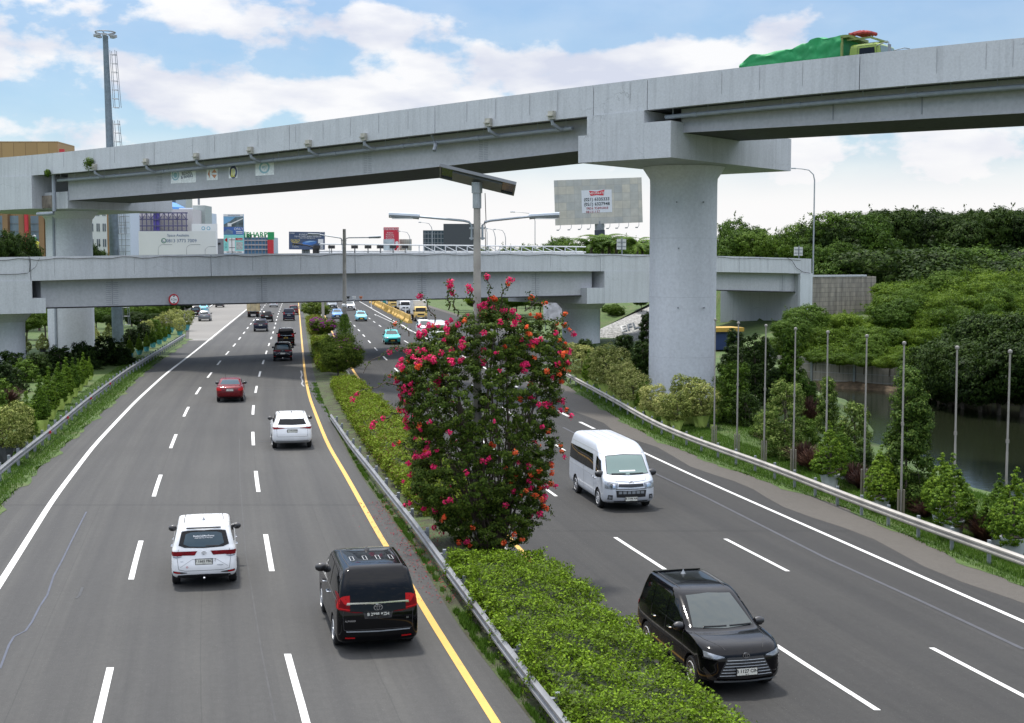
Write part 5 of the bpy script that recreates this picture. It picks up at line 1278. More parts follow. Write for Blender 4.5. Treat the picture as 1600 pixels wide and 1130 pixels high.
rtext(MPV, 'BassitaCahMastRamas', .062, 0, 1.385, M_WHITE, ob[0]); rtext(MPV, 'Jangan lupa sholat di masa muda', .036, 0, 1.34, M_WHITE, ob[0])
rtext(MPV, 'AVANZA', .04, -.42, .635, M_GREYM, ob[0], off=.008); rtext(MPV, '1.5 G', .035, .58, .745, M_GREYM, ob[0], off=.008); rtext(MPV, '?', .10, -.29, .76, M_TRIM, ob[0], off=.010)
rtext(MPV, 'O', .07, .44, .60, M_REDI, ob[0], off=.010)
r_, ob = put(VAN, 583, 1003, 0., LNA, 1, 0, P_BLACK, 'glossy black luxury minivan with chrome tailgate strip and big red tail lamps', 'car', name='minivan', plates={'R': (M_PB, 'B 2998 AZH')})
rtext(VAN, 'ALPHARD', .055, .62, .76, M_CHR, ob[0], off=.008); rtext(VAN, 'SC', .05, -.66, .78, M_CHR, ob[0], off=.008)
mb = MB(); h = VAN.hit('R', -.56, 1.60); mb.lathe([(.055, -.001), (.055, .004)], n=16, axis='z'); o = mb.build('round_sticker', M_REARGL, ob[0]); o.matrix_local = Matrix.Translation(h[0] + h[1] * .012) @ h[1].to_track_quat('Z', 'Y').to_matrix().to_4x4()
put(SUV, 456, 699, 0., LNA, 1, 0, P_WHITE, 'white electric SUV with blue-edged plate and thin red tail lamps beside the yellow line', 'car', name='suv', plates={'R': (M_PW, 'B 1195 SNW')})
put(SEDAN, 360, 627, 0., LNA, 1, 0, P_RED, 'dark red saloon car in the middle lane', 'car', name='sedan', plates={'R': (M_PW, 'B 2635 UT')})
G1 = 'far cars driving away under the overpass'
put(MPV, 442, 564, 0., LNA, 1, 0, P_BLACK, 'black MPV with white plate just behind the flyover shadow, right-hand lane', 'car', G1, 'people_carrier', {'R': (M_PW, 'B 1268 PKT')})
put(VAN, 447, 540, 0., LNA, 1, 0, P_BLACK, 'black minivan with yellow plate ahead of the black MPV', 'car', G1, 'minivan', {'R': (M_PY, 'B 7035 PT')})
put(SUV, 407.5, 518, 0., LNB, 1, 0, P_NAVY, 'dark navy SUV with white plate in the middle lane', 'car', G1, 'suv', {'R': (M_PW, 'B 2207')})
put(VAN, 451.5, 501, 0., LNA, 1, 0, P_NAVY, 'dark minivan with silver bumper line in the right-hand lane', 'car', G1, 'minivan', {'R': (M_PW, 'B 1903')})
put(MPV, 459, 492, 0., LNA, 1, 0, P_DRED, 'maroon MPV close to the yellow line, partly behind a dark minivan', 'car', G1, 'people_carrier')
put(SUV, 417, 503, 0., LNB, 1, 0, P_BLACK, 'black crossover with glowing red tail lamps right behind the tan truck', 'car', G1, 'suv')
put(TRK_T, 397, 494, 0., LNB, 1, 0, P_YEL, 'truck with tan boarded cargo box in the left lane', 'truck', None, 'box_truck')
put(SEDAN, 427.5, 480, 0., LNB, 1, 0, P_WHITE, 'small white saloon farthest up the middle lane', 'car', G1, 'sedan')
put(SUV, 319.5, 502, 0., LNE, 1, 0, P_GREY, 'grey SUV with red lamps on the pale merge ramp', 'car', G1, 'suv')
put(MPV, 306, 495, 0., LNE, 1, 0, P_BLACK, 'black car at the left edge behind the grey SUV on the ramp', 'car', G1, 'people_carrier')
put(SEDAN, 318, 488, 0., LNE, 1, 0, P_SKY, 'sky blue taxi beyond the grey SUV on the side road', 'car', G1, 'sedan')
put(MPV, 343, 480.5, 0., LNE, 1, 0, P_GREY, 'grey MPV beyond the pale ramp under the overpass edge', 'car', G1, 'people_carrier')
# right carriageway, coming towards the camera
r_, ob = put(MPV, 1140, 1069, zR, RC, -1, 0, P_BLACK, 'glossy black seven-seat MPV coming forward with white plate and silver alloy wheels', 'car', name='people_carrier', plates={'F': (M_PW, 'B 1127 CIN')})
BLK = r_
r_, ob = put(BUS, 973, 791, zR, RC, -1, 0, P_SILV, 'silver high-roof minibus with black side glass coming forward', 'minibus', name='minibus', plates={'F': (M_PW, 'B 7396 AA')})
G2 = 'far vehicles coming forward from the overpass'
def taxi_sign(root):
    mb = MB(); mb.box((0, 0, 0), (.18, .36, .10)); mb.build('roof_sign', M_WHITE, root).location = (-.45, 0, 1.50)
r_, ob = put(SEDAN, 613, 538, zR, RC, -1, 0, P_TEAL, 'turquoise taxi saloon nearest the flowering shrub', 'taxi', G2, 'sedan', {'F': (M_PY, None)}); taxi_sign(r_)
r_, ob = put(SEDAN, 564.5, 502, zR, RC, -1, 0, P_SKY, 'light blue taxi saloon with roof sign in the middle lane', 'taxi', G2, 'sedan', {'F': (M_PY, None)}); taxi_sign(r_)
put(SEDAN, 527, 498, zR, RY, -1, 0, P_BLUE, 'blue saloon in the lane beside the median shrubs', 'car', G2, 'sedan')
put(SUV, 547, 485, zR, RC, -1, 0, P_WHITE, 'white SUV under the overpass camera post', 'car', G2, 'suv')
put(SUV, 519, 483, zR, RY, -1, 0, P_GREY, 'grey SUV half hidden by the far median shrubs', 'car', G2, 'suv')
put(MPV, 665, 523, 0., RE, -1, 0, P_WHITE, 'white MPV behind the pink blossoms', 'car', G2, 'people_carrier'); put(BUS, 687, 535, 0., RE, -1, 0, P_SILV, 'silver van mostly hidden behind the flowering shrub', 'van', G2, 'minibus')
put(TRK_W, 657, 502, 0., RE, -1, 0, P_YEL, 'yellow-cabbed box truck entering beside the water barriers', 'truck', G2, 'box_truck'); put(TRK_W, 633, 490, 0., RE, -1, 0, P_WHITE, 'white box truck behind the yellow-cabbed one', 'truck', G2, 'box_truck')
put(TRK_W, 614.5, 483, 0., RE, -1, 0, P_YEL, 'yellow truck farther back in the truck queue', 'truck', G2, 'box_truck'); put(TRK_W, 606, 480, 0., RE, -1, 0, P_TEALT, 'teal truck at the back of the truck queue', 'truck', G2, 'box_truck')

# ---- truck with green tarpaulin on the flyover ---------------------------------
def tarp_truck():
    n = 3.0; sc = s_of(1335)
    zdeck = lambda s: zt(s) - 1.5
    front = us(1390, 80)[0]
    # the near parapet hides everything below its top; truck faces right (towards +s)
    P3 = UP + UN * n
    def st(px): q = onplane(px, 80, P3, UN); return (Vector((q.x, q.y)) - UP).dot(UD)
    sF, sB = st(1380), st(1155)
    rz = math.atan2(UD.y, UD.x); L = sF - sB
    p = upt(sF, n + 1.1); slope = (zdeck(sF) - zdeck(sB)) / L
    root = empty('tarp_truck', (p[0], p[1], zdeck(sF) + .02), rz, 'lime green truck under a crumpled green tarpaulin on the upper flyover', 'truck'); root.rotation_euler = (0, -math.atan(slope), rz)
    return root, L
TT, TL_ = tarp_truck()
W = 1.15
rows = [(0., .5, -1.9, .5, W - .03, .2, .2, .05, .05), (.05, .8, -1.92, .8, W, .2, .2, .05, .05), (.02, 1.4, -1.92, 1.4, W, .2, .2, .05, .05), (-.02, 1.65, -1.92, 1.65, W, .18, .18, .05, .05),
        (-.12, 2.2, -1.9, 2.2, W - .05, .18, .16, .05, .05), (-.2, 2.48, -1.86, 2.48, W - .1, .18, .16, .08, .08), (-.5, 2.56, -1.6, 2.56, W - .3, .2, .2, .1, .1), (-1, 2.58, -1.2, 2.58, .2, .1, .1, .1, .1)]
TC = Car(rows, (-.95,), .45, 'tarp_truck', bow_f=.06, bow_r=.02, tw=.28)
TC.patch('windshield', 'F', [(-.98, 1.62), (.98, 1.62)], [(-.9, 2.38), (.9, 2.38)], GL_TEAL, .008, 12, 6)
TC.patch('side_window', 'P', [(-.35, 1.65), (-1.3, 1.65)], [(-.45, 2.3), (-1.3, 2.3)], GL_DARK, .010, 8, 5, both=True)
TC.stroke('panel_gap', 'P', [(-.25, 1.5), (-.32, 2.4), (-1.4, 2.42), (-1.42, 1.5)], .02, M_GAP, .006, both=True)
for i, (nm, me, par, M, flag) in enumerate(TC.parts):
    o = bpy.data.objects.new(nm, me); C.objects.link(o); o.parent = TT
    if M is not None: o.matrix_local = M
    if nm == 'rim': o.parent = prev
    prev = o
    if flag == 'PAINT': o.material_slots[0].link = 'OBJECT'; o.material_slots[0].material = P_LIME
mb = MB(); mb.box((-TL_ / 2 - 1, 0, .85), (TL_ - 2.2, .9, .3)); mb.build('chassis', M_TRIM, TT)
mb = MB(); mb.box((-TL_ / 2 - 1, 0, 1.1), (TL_ - 2.4, 2.3, .14)); mb.build('cargo_bed', P_LIME, TT)
for x in (-TL_ + 1.2, -TL_ + 2.5):
    for sy in (-1, 1):
        o = bpy.data.objects.new('wheel', TC.parts[1][1]); C.objects.link(o); o.parent = TT; o.matrix_local = Matrix.Translation((x, sy * 1.0, .45)) @ (Matrix.Identity(4) if sy < 0 else Matrix.Rotation(math.pi, 4, 'Z'))
mb = MB()                                                   # headboard frame over the cab, roof deflector
mb.box((-2.28, -1.2, 2.0), (.12, .1, 2.0)); mb.box((-2.28, 1.2, 2.0), (.12, .1, 2.0)); mb.box((-2.1, 0, 3.02), (.5, 2.5, .14)); mb.box((-1.35, -.95, 2.85), (1.5, .08, .09)); mb.box((-1.35, .95, 2.85), (1.5, .08, .09)); mb.box((-.65, 0, 2.82), (.09, 2.0, .09)); mb.box((-1.0, 0, 2.70), (1.3, .07, .07))
mb.build('headboard', simple('lime_frame', (.17, .22, .06), .5, noise=.3), TT)
mb = MB(); mb.tube([(-.3, -1.1, 2.35), (.25, -1.25, 2.45), (.55, -1.5, 2.40), (.62, -1.55, 1.95)], .028, 6); mb.box((.62, -1.55, 2.05), (.09, .22, .42)); mb.tube([(-.3, 1.1, 2.35), (.25, 1.25, 2.45), (.5, 1.4, 2.40)], .028, 6); mb.box((.52, 1.45, 2.15), (.09, .22, .4)); mb.build('wing_mirror', M_GREYM, TT)
# tarpaulin: folded cloth over the load
nx_, ny_ = 190, 56; V = []; rngt = np.random.default_rng(3)
ph = rngt.uniform(0, 6.28, 12); fx = rngt.uniform(1.2, 5.5, 12); fy = rngt.uniform(-3, 3, 12)
x0_, x1_ = -TL_ + .15, -2.3
for i in range(nx_):
    x = x0_ + (x1_ - x0_) * i / (nx_ - 1); u = x1_ - x; v = TL_ - 1.8
    hgt = 3.08 - .34 * sstep(1.3, 3.2, u) - .12 * sstep(3, v - 2, u)
    hgt -= .42 * sstep(v - 1.6, v - .6, u) 
    hgt -= .10 * sstep(0, .0001, 0)
    for j in range(ny_):
        t = j / (ny_ - 1); a = (t - .5) * 2
        # unfold: down the sides, over the top
        if abs(a) < .5: y = a / .5 * 1.15; z = hgt + .10 * (1 - (y / 1.15) ** 2)
        else: y = math.copysign(1.15 + .05 * (abs(a) - .5), a); z = hgt + (1.15 - hgt) * (abs(a) - .5) / .5
        w_ = sum(math.sin(fx[k] * x + fy[k] * (y + z) + ph[k]) for k in range(12)) / 12
        f2 = abs(math.sin(1.9 * x + 2.2 * z + .8 * math.sin(x * 1.3))) ** 6
        g2 = abs(math.sin(3.1 * (z - .45 * x) + 1.1 * math.sin(x * .9))) ** 5
        d = .055 * w_ - .09 * f2 - .10 * g2 + .07
        V.append((x, y + math.copysign(d, a) if abs(a) > .45 else y, z + (d if abs(a) < .55 else 0)))
F = [(i * ny_ + j, i * ny_ + j + 1, (i + 1) * ny_ + j + 1, (i + 1) * ny_ + j) for i in range(nx_ - 1) for j in range(ny_ - 1)]
F += [tuple(j for j in range(ny_)), tuple((nx_ - 1) * ny_ + j for j in range(ny_))[::-1]]
mb = MB(); mb.add(V, F); mb.build('tarpaulin', simple('tarp_green', (.006, .24, .07), .6, noise=.18, nscale=1.2), TT, True, angle=60)
mb = MB(); 
for k in range(5):
    a = k * .5; mb.tube([(-2.2 + .2 * k, -.5 + .1 * k, 3.2 + .03 * k), (-1.9 + .2 * k, -.2, 3.28 + .05 * math.sin(k)), (-1.7 + .18 * k, .3, 3.2)], .11 + .02 * math.sin(a * 3), 7)
o = mb.build('cloth_bundle', simple('red_cloth', (.30, .03, .03), .7, noise=.3), TT, True)
# ================================================================ VEGETATION
L_DARK = leafmat('leaf_dark', [(.008, .017, .004), (.019, .040, .007), (.046, .080, .013)])
L_MID = leafmat('leaf_mid', [(.030, .062, .008), (.060, .115, .013), (.11, .175, .022)])
L_ACAC = leafmat('leaf_acacia', [(.030, .060, .006), (.072, .130, .010), (.145, .215, .020)], .3)
L_HEDGE = leafmat('leaf_hedge', [(.06, .085, .012), (.10, .175, .010), (.17, .275, .015), (.28, .38, .03)], .3, nscale=.9)
L_HEDGE2 = leafmat('leaf_hedge_olive', [(.12, .08, .02), (.10, .15, .010), (.16, .24, .018), (.24, .31, .035)], .3, nscale=.7)
L_BOUG = leafmat('leaf_bougainvillea', [(.026, .046, .007), (.062, .105, .013), (.15, .20, .030)], .3, nscale=.9)
L_VAR = leafmat('leaf_variegated', [(.07, .10, .015), (.22, .26, .06), (.46, .45, .17)], .2, nscale=1.5)
L_CONE = leafmat('leaf_cone', [(.032, .07, .007), (.085, .16, .012), (.20, .29, .026)], .25, nscale=1.2)
L_LIME = leafmat('leaf_lime', [(.12, .20, .012), (.22, .33, .02), (.34, .44, .05)], .3)
L_MAG = leafmat('leaf_magenta', [(.05, .008, .022), (.10, .018, .05), (.18, .04, .09)], .2)
L_PUR = leafmat('grass_purple', [(.025, .014, .012), (.055, .026, .020), (.11, .06, .04)], .2)
L_GRS = leafmat('grass_blade', [(.030, .070, .008), (.060, .13, .014), (.10, .17, .025)], .3, nscale=.8)
L_PALE = leafmat('leaf_pale', [(.03, .062, .009), (.07, .125, .016), (.20, .25, .065)], .25, nscale=1.2)
B_PINK = leafmat('bract_pink', [(.42, .008, .07), (.68, .02, .13), (.80, .07, .20)], .35, nscale=.4)
B_ORNG = leafmat('bract_orange', [(.50, .04, .02), (.72, .09, .03), (.80, .17, .06)], .35, nscale=.4)
B_PURP = leafmat('bract_purple', [(.18, .02, .16), (.34, .05, .30), (.45, .10, .40)], .3)
M_BARK = simple('bark', (.10, .08, .06), .9, noise=.4, nscale=5); M_TWIG = simple('twig', (.075, .055, .04), .9)
def unit(v): return v / np.maximum(np.linalg.norm(v, axis=1, keepdims=True), 1e-9)
def leaf_quads(P, Nn, size, asp=.5, rng=RNG, jit=.35):
    n = len(P); sz = size * rng.uniform(1 - jit, 1 + jit, n)[:, None]
    t = unit(np.cross(Nn, unit(rng.normal(size=(n, 3))))); b = np.cross(Nn, t)
    A = P - t * sz * .5; T = P + t * sz * .5; Lf = P + b * sz * asp * .5 + Nn * sz * .08; Rt = P - b * sz * asp * .5 + Nn * sz * .08
    V = np.stack([A, Lf, T, Rt], 1).reshape(-1, 3); Q = np.arange(4 * n).reshape(-1, 4); return V, Q
def crown_pts(lobes, n, clump=.0, per=18, rng=RNG, inner=.12, up=.35):
    """points scattered in leaf clumps over a set of ellipsoids (centre, radii)"""
    Cn = np.array([l[0] for l in lobes], float); Rd = np.array([l[1] if hasattr(l[1], '__len__') else (l[1],) * 3 for l in lobes], float)
    wgt = (Rd.prod(1)) ** (2 / 3); wgt /= wgt.sum(); m = max(1, int(n / per)) if clump else n
    k = rng.choice(len(lobes), int(m * 1.6), p=wgt); d = unit(rng.normal(size=(len(k), 3))); rr = 1 - np.abs(rng.normal(0, .13, len(k))); rr = np.where(rng.random(len(k)) < inner, rng.uniform(.3, .9, len(k)), rr)
    P = Cn[k] + d * Rd[k] * rr[:, None]
    q = np.min(np.linalg.norm((P[:, None, :] - Cn[None]) / Rd[None], axis=2) + np.where(np.arange(len(lobes))[None] == k[:, None], 9, 0), axis=1)
    keep = q > .78; P, d = P[keep][:m], d[keep][:m]
    if clump:
        i = rng.integers(0, len(P), n); dd = unit(rng.normal(size=(n, 3))); r = clump * rng.random(n) ** .5
        Nn = unit(d[i] * .7 + dd * .8 + np.array([0, 0, up])); P = P[i] + dd * r[:, None] * np.array([1, 1, .6])
    else: Nn = unit(d * 1.0 + rng.normal(size=d.shape) * .55 + np.array([0, 0, up]))
    return P, Nn
def crown_mesh(name, lobes, n, size, mat, clump=0., asp=.5, seed=1, **k):
    rng = np.random.default_rng(seed); P, Nn = crown_pts(lobes, n, clump, rng=rng, **k); V, Q = leaf_quads(P, Nn, size, asp, rng); return fast_mesh(name, V, Q, mat)
def rlobes(rx, rz, zc, n, seed, sub=.5, flat=1.):
    r = random.Random(seed); L = [((0, 0, zc), (rx * .78, rx * .78, rz * .78))]
    for i in range(n):
        a = r.uniform(0, 6.283); e = r.uniform(-.45, 1.0); q = sub * r.uniform(.75, 1.25)
        L.append(((rx * .68 * math.cos(a) * math.cos(e), rx * .68 * math.sin(a) * math.cos(e), zc + rz * .68 * math.sin(e)), (rx * q, rx * q, rz * q * flat)))
    return L
def trunk_mesh(h, r, lobes, seed=1, nb=7, bend=.25):
    rd = random.Random(seed); mb = MB(); top = Vector((rd.uniform(-bend, bend), rd.uniform(-bend, bend), h))
    mb.tube([(0, 0, -.3), (top.x * .2, top.y * .2, h * .33), (top.x * .6, top.y * .6, h * .7), top], r, 8, r * .55)
    for i in range(nb):
        c = Vector(lobes[rd.randrange(len(lobes))][0]); s_ = Vector((top.x * .6, top.y * .6, h * rd.uniform(.55, .98))); m_ = s_.lerp(c, .5) + Vector((rd.uniform(-.2, .2), rd.uniform(-.2, .2), .1)); mb.tube([s_, m_, c], r * .42, 5, r * .12)
    o = mb.build('trunk', M_BARK, None, True); me = o.data; bpy.data.objects.remove(o); return me
class Plant:
    def __init__(s, parts): s.parts = parts          # list of (name, mesh)
    def put(s, name, loc, sc=1., rz=None, label=None, cat='tree', group=None, mats=None, scz=None):
        root = empty(name, loc, random.uniform(0, 6.28) if rz is None else rz, label, cat, group); root.scale = (sc, sc, scz if scz else sc)
        for nm, me in s.parts:
            o = bpy.data.objects.new(nm, me); C.objects.link(o); o.parent = root
            if mats and nm in mats: o.material_slots[0].link = 'OBJECT'; o.material_slots[0].material = mats[nm]
        return root
def sprays(lo, m, per, ln, rng, size):
    P, Nn = [], []
    for i in range(m):
        c, r = lo[rng.integers(0, len(lo))]; r = np.array(r if hasattr(r, '__len__') else (r,) * 3); d = unit(rng.normal(size=(1, 3)))[0]; d[2] = d[2] * .6 + .25; st = np.array(c) + d * r * .8
        L_ = ln * rng.uniform(.5, 1.5); t = rng.random(per)[:, None]; bend = np.array([0, 0, rng.uniform(-.5, .25)]) * L_
        P.append(st + d * L_ * t + bend * t * t + rng.normal(0, size * .55, (per, 3)) * (1.1 - .6 * t)); Nn.append(unit(rng.normal(size=(per, 3)) + np.array([0, 0, .8])))
    return np.vstack(P), np.vstack(Nn)
def tree_kind(R_, RZ, zc, nl, leafn, size, mat, clump, seed, r=.2, **k):
    lo = rlobes(R_, RZ, zc, nl, seed, **k); rng = np.random.default_rng(seed); P, Nn = crown_pts(lo, leafn, clump, rng=rng)
    PS, NS = sprays(lo, int(leafn / 130), 32, R_ * .34, rng, size); V, Q = leaf_quads(np.vstack([P, PS]), np.vstack([Nn, NS]), size, .5, rng)
    return Plant([('trunk', trunk_mesh(zc - RZ * .35, r, lo, seed)), ('crown', fast_mesh('crown', V, Q, mat))])
T_DARK = [tree_kind(3.6, 3.4, 6.4, 11, 15000, .30, L_DARK, .55, 20 + i, .26) for i in range(3)]
T_MID = [tree_kind(3.2, 2.6, 5.2, 11, 14000, .26, L_MID, .50, 30 + i, .2) for i in range(3)]
T_ACA = [tree_kind(3.0, 1.7, 2.9, 13, 17000, .20, L_ACAC, .48, 40 + i, .14, flat=.8) for i in range(4)]
BUSH = [tree_kind(1.25, .9, .95, 8, 6500, .13, L_MID, .22, 50 + i, .06) for i in range(2)]
BUSHD = [tree_kind(1.6, 1.3, 1.3, 8, 7500, .16, L_DARK, .28, 55 + i, .07) for i in range(2)]

def hedge(name, c0, c1, y0, y1, z1, mat, n, size, label, seed, zb=None, ends=True, fl=None):
    rng = np.random.default_rng(seed); P, Nn = [], []
    L = y1 - y0; ph = rng.uniform(0, 6.28, 8)
    def hgt(x, y): return z1 + .08 * np.sin(y * 1.3 + ph[0]) + .07 * np.sin(y * 3.1 + x * 2 + ph[1]) + .07 * np.sin(x * 5 + y * .9 + ph[2]) + .05 * np.sin(x * 9 + y * 7 + ph[3]) + .03 * np.sin(x * 19 - y * 13)
    ys_ = rng.uniform(y0, y1, n); A = np.interp(ys_, *zip(*[(y, c0(y)) for y in np.arange(y0 - 1, y1 + 2, 1.)])); B = np.interp(ys_, *zip(*[(y, c1(y)) for y in np.arange(y0 - 1, y1 + 2, 1.)]))
    w_ = (B - A).mean(); h_ = .95; tot = w_ + 2 * h_; u = rng.uniform(0, tot, n)
    X = np.where(u < h_, A, np.where(u > h_ + w_, B, A + (u - h_) / w_ * (B - A))); top = hgt(X, ys_); bz = np.array([zmed(a, y) for a, y in zip(X, ys_)]) + .1
    Z = np.where(u < h_, bz + (top - bz) * (u / h_), np.where(u > h_ + w_, bz + (top - bz) * ((tot - u) / h_), top))
    edge = np.minimum(np.abs(X - A), np.abs(B - X)); Z = np.where((u > h_) & (u < h_ + w_), Z - .16 * np.exp(-(edge / .18) ** 2), Z)
    side = np.where(u < h_, -1, np.where(u > h_ + w_, 1, 0)); bul = .08 * np.sin(ys_ * 2.1 + ph[4]) + .07 * np.sin(ys_ * 5.3 + Z * 4 + ph[5]) + .05 * np.sin(ys_ * 11 + ph[6])
    X = X + side * (bul + .05); P = np.stack([X, ys_, Z], 1) + rng.normal(0, .03, (n, 3))
    # leafy tufts: gather points round random shoots, leave small hollows
    m = n // 14; sh = P[rng.integers(0, n, m)]; i = rng.integers(0, m, n); off = unit(rng.normal(size=(n, 3))) * (rng.random(n) ** .5 * size * 1.7)[:, None]
    P2 = sh[i] + off * np.array([1, 1, .7]); P = np.where(rng.random(n)[:, None] < .72, P2, P - np.stack([side * .10, 0 * X, (side == 0) * .10], 1))
    Nn = unit(np.stack([side * 1.0, 0 * X, (side == 0) * 1.0], 1) + rng.normal(size=(n, 3)) * .6 + np.array([0, 0, .35]))
    if ends:
        for ye, sy in ((y0, -1), (y1, 1)):
            m = int(n * .05) + 200; x = rng.uniform(c0(ye), c1(ye), m); z = rng.uniform(0, 1, m) * (z1 + .4) - .4; P = np.vstack([P, np.stack([x, ye + sy * (.05 + .06 * np.sin(z * 6 + x * 4)) + rng.normal(0, .04, m), np.maximum(z, -.3)], 1)]); Nn = np.vstack([Nn, unit(np.stack([0 * x, 0 * x + sy, 0 * x + .3], 1) + rng.normal(size=(m, 3)) * .5)])
    V, Q = leaf_quads(P, Nn, size, .55, rng); root = empty(name, ((c0(y0) + c1(y0)) / 2, (y0 + y1) / 2, 0), 0, label, 'hedge', None)
    me = fast_mesh('foliage', V - np.array(root.location), Q, mat); link('foliage', me, None, root)
    # woody core so the hedge is solid inside
    mb = MB(); yy = np.arange(y0 + .2, y1 - .1, 1.2)
    mb.sweep([((c0(y) + c1(y)) / 2, y) and (((c0(y) + c1(y)) / 2, y), (1, 0)) for y in yy], lambda i: [(-(c1(yy[i]) - c0(yy[i])) / 2 + .14, -.35), ((c1(yy[i]) - c0(yy[i])) / 2 - .14, -.75), ((c1(yy[i]) - c0(yy[i])) / 2 - .2, z1 - .16), (-(c1(yy[i]) - c0(yy[i])) / 2 + .2, z1 - .16)])
    o = mb.build('branches', simple('hedge_core', (.022, .032, .010), .95, noise=.5, nscale=4)); o.parent = root; o.matrix_parent_inverse = Matrix.Translation(-root.location)
    return root
HL = lambda y: MRAIL(y) + .18; HR = lambda y: RY(y) - 1.15
hedge('hedge', HL, HR, 14.5, 34.6, .74, L_HEDGE, 95000, .075, 'bright green clipped hedge in the near median beside the steel rail', 5)
hedge('hedge', lambda y: LME(y) + 1.0, lambda y: RY(y) - .95, 43., 90., .74, L_HEDGE2, 95000, .10, 'olive green flat-topped hedge running back behind the flowering shrub', 6)
hedge('hedge', lambda y: LME(y) + .5, lambda y: RY(y) - 1.0, 102., 140., .80, L_HEDGE2, 34000, .15, 'light green hedge piece between the dark shrub and the purple shrub', 7)
hedge('hedge', lambda y: LME(y) + .5, lambda y: RY(y) - 1.0, 156., 196., .85, L_HEDGE2, 26000, .18, 'small light green hedge piece beyond the purple shrub', 8)
# ---- bougainvillea round the lamp post
def climb():
    bp = G(768, 868, -.35); rng = np.random.default_rng(77)
    root = empty('flowering_shrub', (bp.x, bp.y, -.35), 0, 'tall bougainvillea with magenta and orange blossoms climbing the solar lamp post', 'shrub'); S_ = bp.y / FPX
    def loc(px, py): return ((px - 768) * S_, (868 - py) * S_ + 0.0)
    lob = []
    for (px, py, rx, rz) in ((765, 825, 72, 44), (722, 790, 62, 52), (806, 790, 56, 52), (725, 740, 92, 66), (806, 740, 66, 66), (690, 735, 55, 50), (760, 680, 115, 80), (690, 690, 58, 72), (830, 690, 42, 70), (720, 620, 95, 80), (800, 620, 92, 85), (665, 620, 42, 60),
                             (690, 560, 72, 62), (760, 550, 90, 80), (840, 555, 58, 72), (655, 580, 40, 40), (712, 556, 46, 34), (790, 520, 54, 42), (856, 562, 36, 38), (775, 486, 26, 24)):
        x, z = loc(px, py); r = rx * S_ * rng.uniform(.78, .95); y_ = rng.uniform(-.7, .7); lob.append(((x, y_, z), (r, min(r * 1.0, 1.8), rz * S_ * .92)))
    P, Nn = crown_pts(lob, 100000, .15, 40, rng, inner=.13, up=.3)
    stems = []; ends = []
    mb = MB()
    def stem(p, q, sag, r=.022, lv=60, tipfl=True):
        nonlocal P, Nn
        p, q = Vector(p), Vector(q); pts = []
        for t in np.linspace(0, 1, 12):
            v = p.lerp(q, t); v.z += sag * math.sin(t * math.pi); v += Vector((.05 * math.sin(t * 13), .05 * math.cos(t * 9), .04 * math.sin(t * 17))); pts.append(v)
        mb.tube(pts, r, 5, r * .35)
        tt = rng.uniform(.15, 1, lv); base = np.array([pts[int(t * 11)] for t in tt]); P = np.vstack([P, base + rng.normal(0, .055, (lv, 3))]); Nn = np.vstack([Nn, unit(rng.normal(size=(lv, 3)) + np.array([0, 0, .6]))]); ends.append((pts[-1], pts))
    def sp(px, py, y=0.): x, z = loc(px, py); return (x, y, z)
    for a, b, sg in (((660, 540), (566, 577), .35), ((650, 600), (556, 612), .25), ((640, 640), (585, 655), .1), ((680, 500), (655, 458), .2), ((700, 480), (707, 432), .1), ((715, 490), (706, 438), .0), ((770, 480), (762, 425), .1), ((780, 480), (800, 430), .15),
                     ((820, 480), (860, 470), .1), ((850, 500), (895, 515), .2), ((860, 560), (897, 545), .2), ((850, 610), (893, 648), .3), ((860, 680), (880, 700), .2), ((840, 760), (868, 756), .1), ((650, 560), (605, 545), .2), ((840, 800), (866, 798), .15),
                     ((650, 700), (612, 690), .1), ((740, 470), (735, 440), 0), ((640, 520), (607, 512), .3), ((860, 520), (888, 485), .1), ((665, 780), (630, 790), .1), ((840, 640), (885, 620), .15), ((640, 590), (598, 590), .2), ((830, 470), (830, 455), 0)):
        stem(sp(*a, rng.uniform(-.8, .5)), sp(*b, rng.uniform(-1.2, .6)), sg)
    for i in range(230):
        l = lob[rng.integers(0, len(lob))]; d = unit(rng.normal(size=(1, 3)))[0]; c = np.array(l[0]); e = c + d * np.array(l[1]) * rng.uniform(1.05, 1.42); stem(tuple(c + d * np.array(l[1]) * .6), tuple(e), rng.uniform(-.1, .15), .012, 42)
    for i in range(60):
        l = lob[rng.integers(0, len(lob))]; c = Vector(l[0]); b0 = Vector((rng.uniform(-.3, .3), rng.uniform(-.2, .2), 0)); mb.tube([b0, b0.lerp(c, .5) + Vector((rng.uniform(-.3, .3), rng.uniform(-.3, .3), 0)), c], .035, 5, .012)
    V, Q = leaf_quads(P, Nn, .078, .6, rng); link('foliage', fast_mesh('foliage', V, Q, L_BOUG), None, root); mb.build('stem', M_TWIG, root, True)
    # blossoms: bract heads on the outside, magenta to the left and below, orange to the right and bottom
    HP, HC = [], []
    C_ = np.array([l[0] for l in lob]); R_ = np.array([l[1] for l in lob])
    while len(HP) < 230:
        k = rng.integers(0, len(lob)); d = unit(rng.normal(size=(1, 3)))[0]
        if d[1] > .5: continue
        p = C_[k] + d * R_[k] * rng.uniform(.98, 1.12)
        if np.sum(np.linalg.norm((p - C_) / R_, axis=1) < .93) > 0: continue
        px = 768 + p[0] / S_; py = 868 - p[2] / S_; u = (px - 620) / 270; v = (py - 440) / 430
        dens = .36 + .45 * math.exp(-((u - .12) / .32) ** 2) * math.exp(-((v - .30) / .36) ** 2) + .35 * math.exp(-((v - .05) / .2) ** 2) + .3 * math.exp(-((u - .9) / .2) ** 2 - ((v - .2) / .3) ** 2)
        if rng.random() > dens: continue
        po = .06 + .6 * sstep(.5, .95, u) * (1 - .3 * v) + .45 * sstep(.7, .98, v); HP.append(p); HC.append(rng.random() < po)
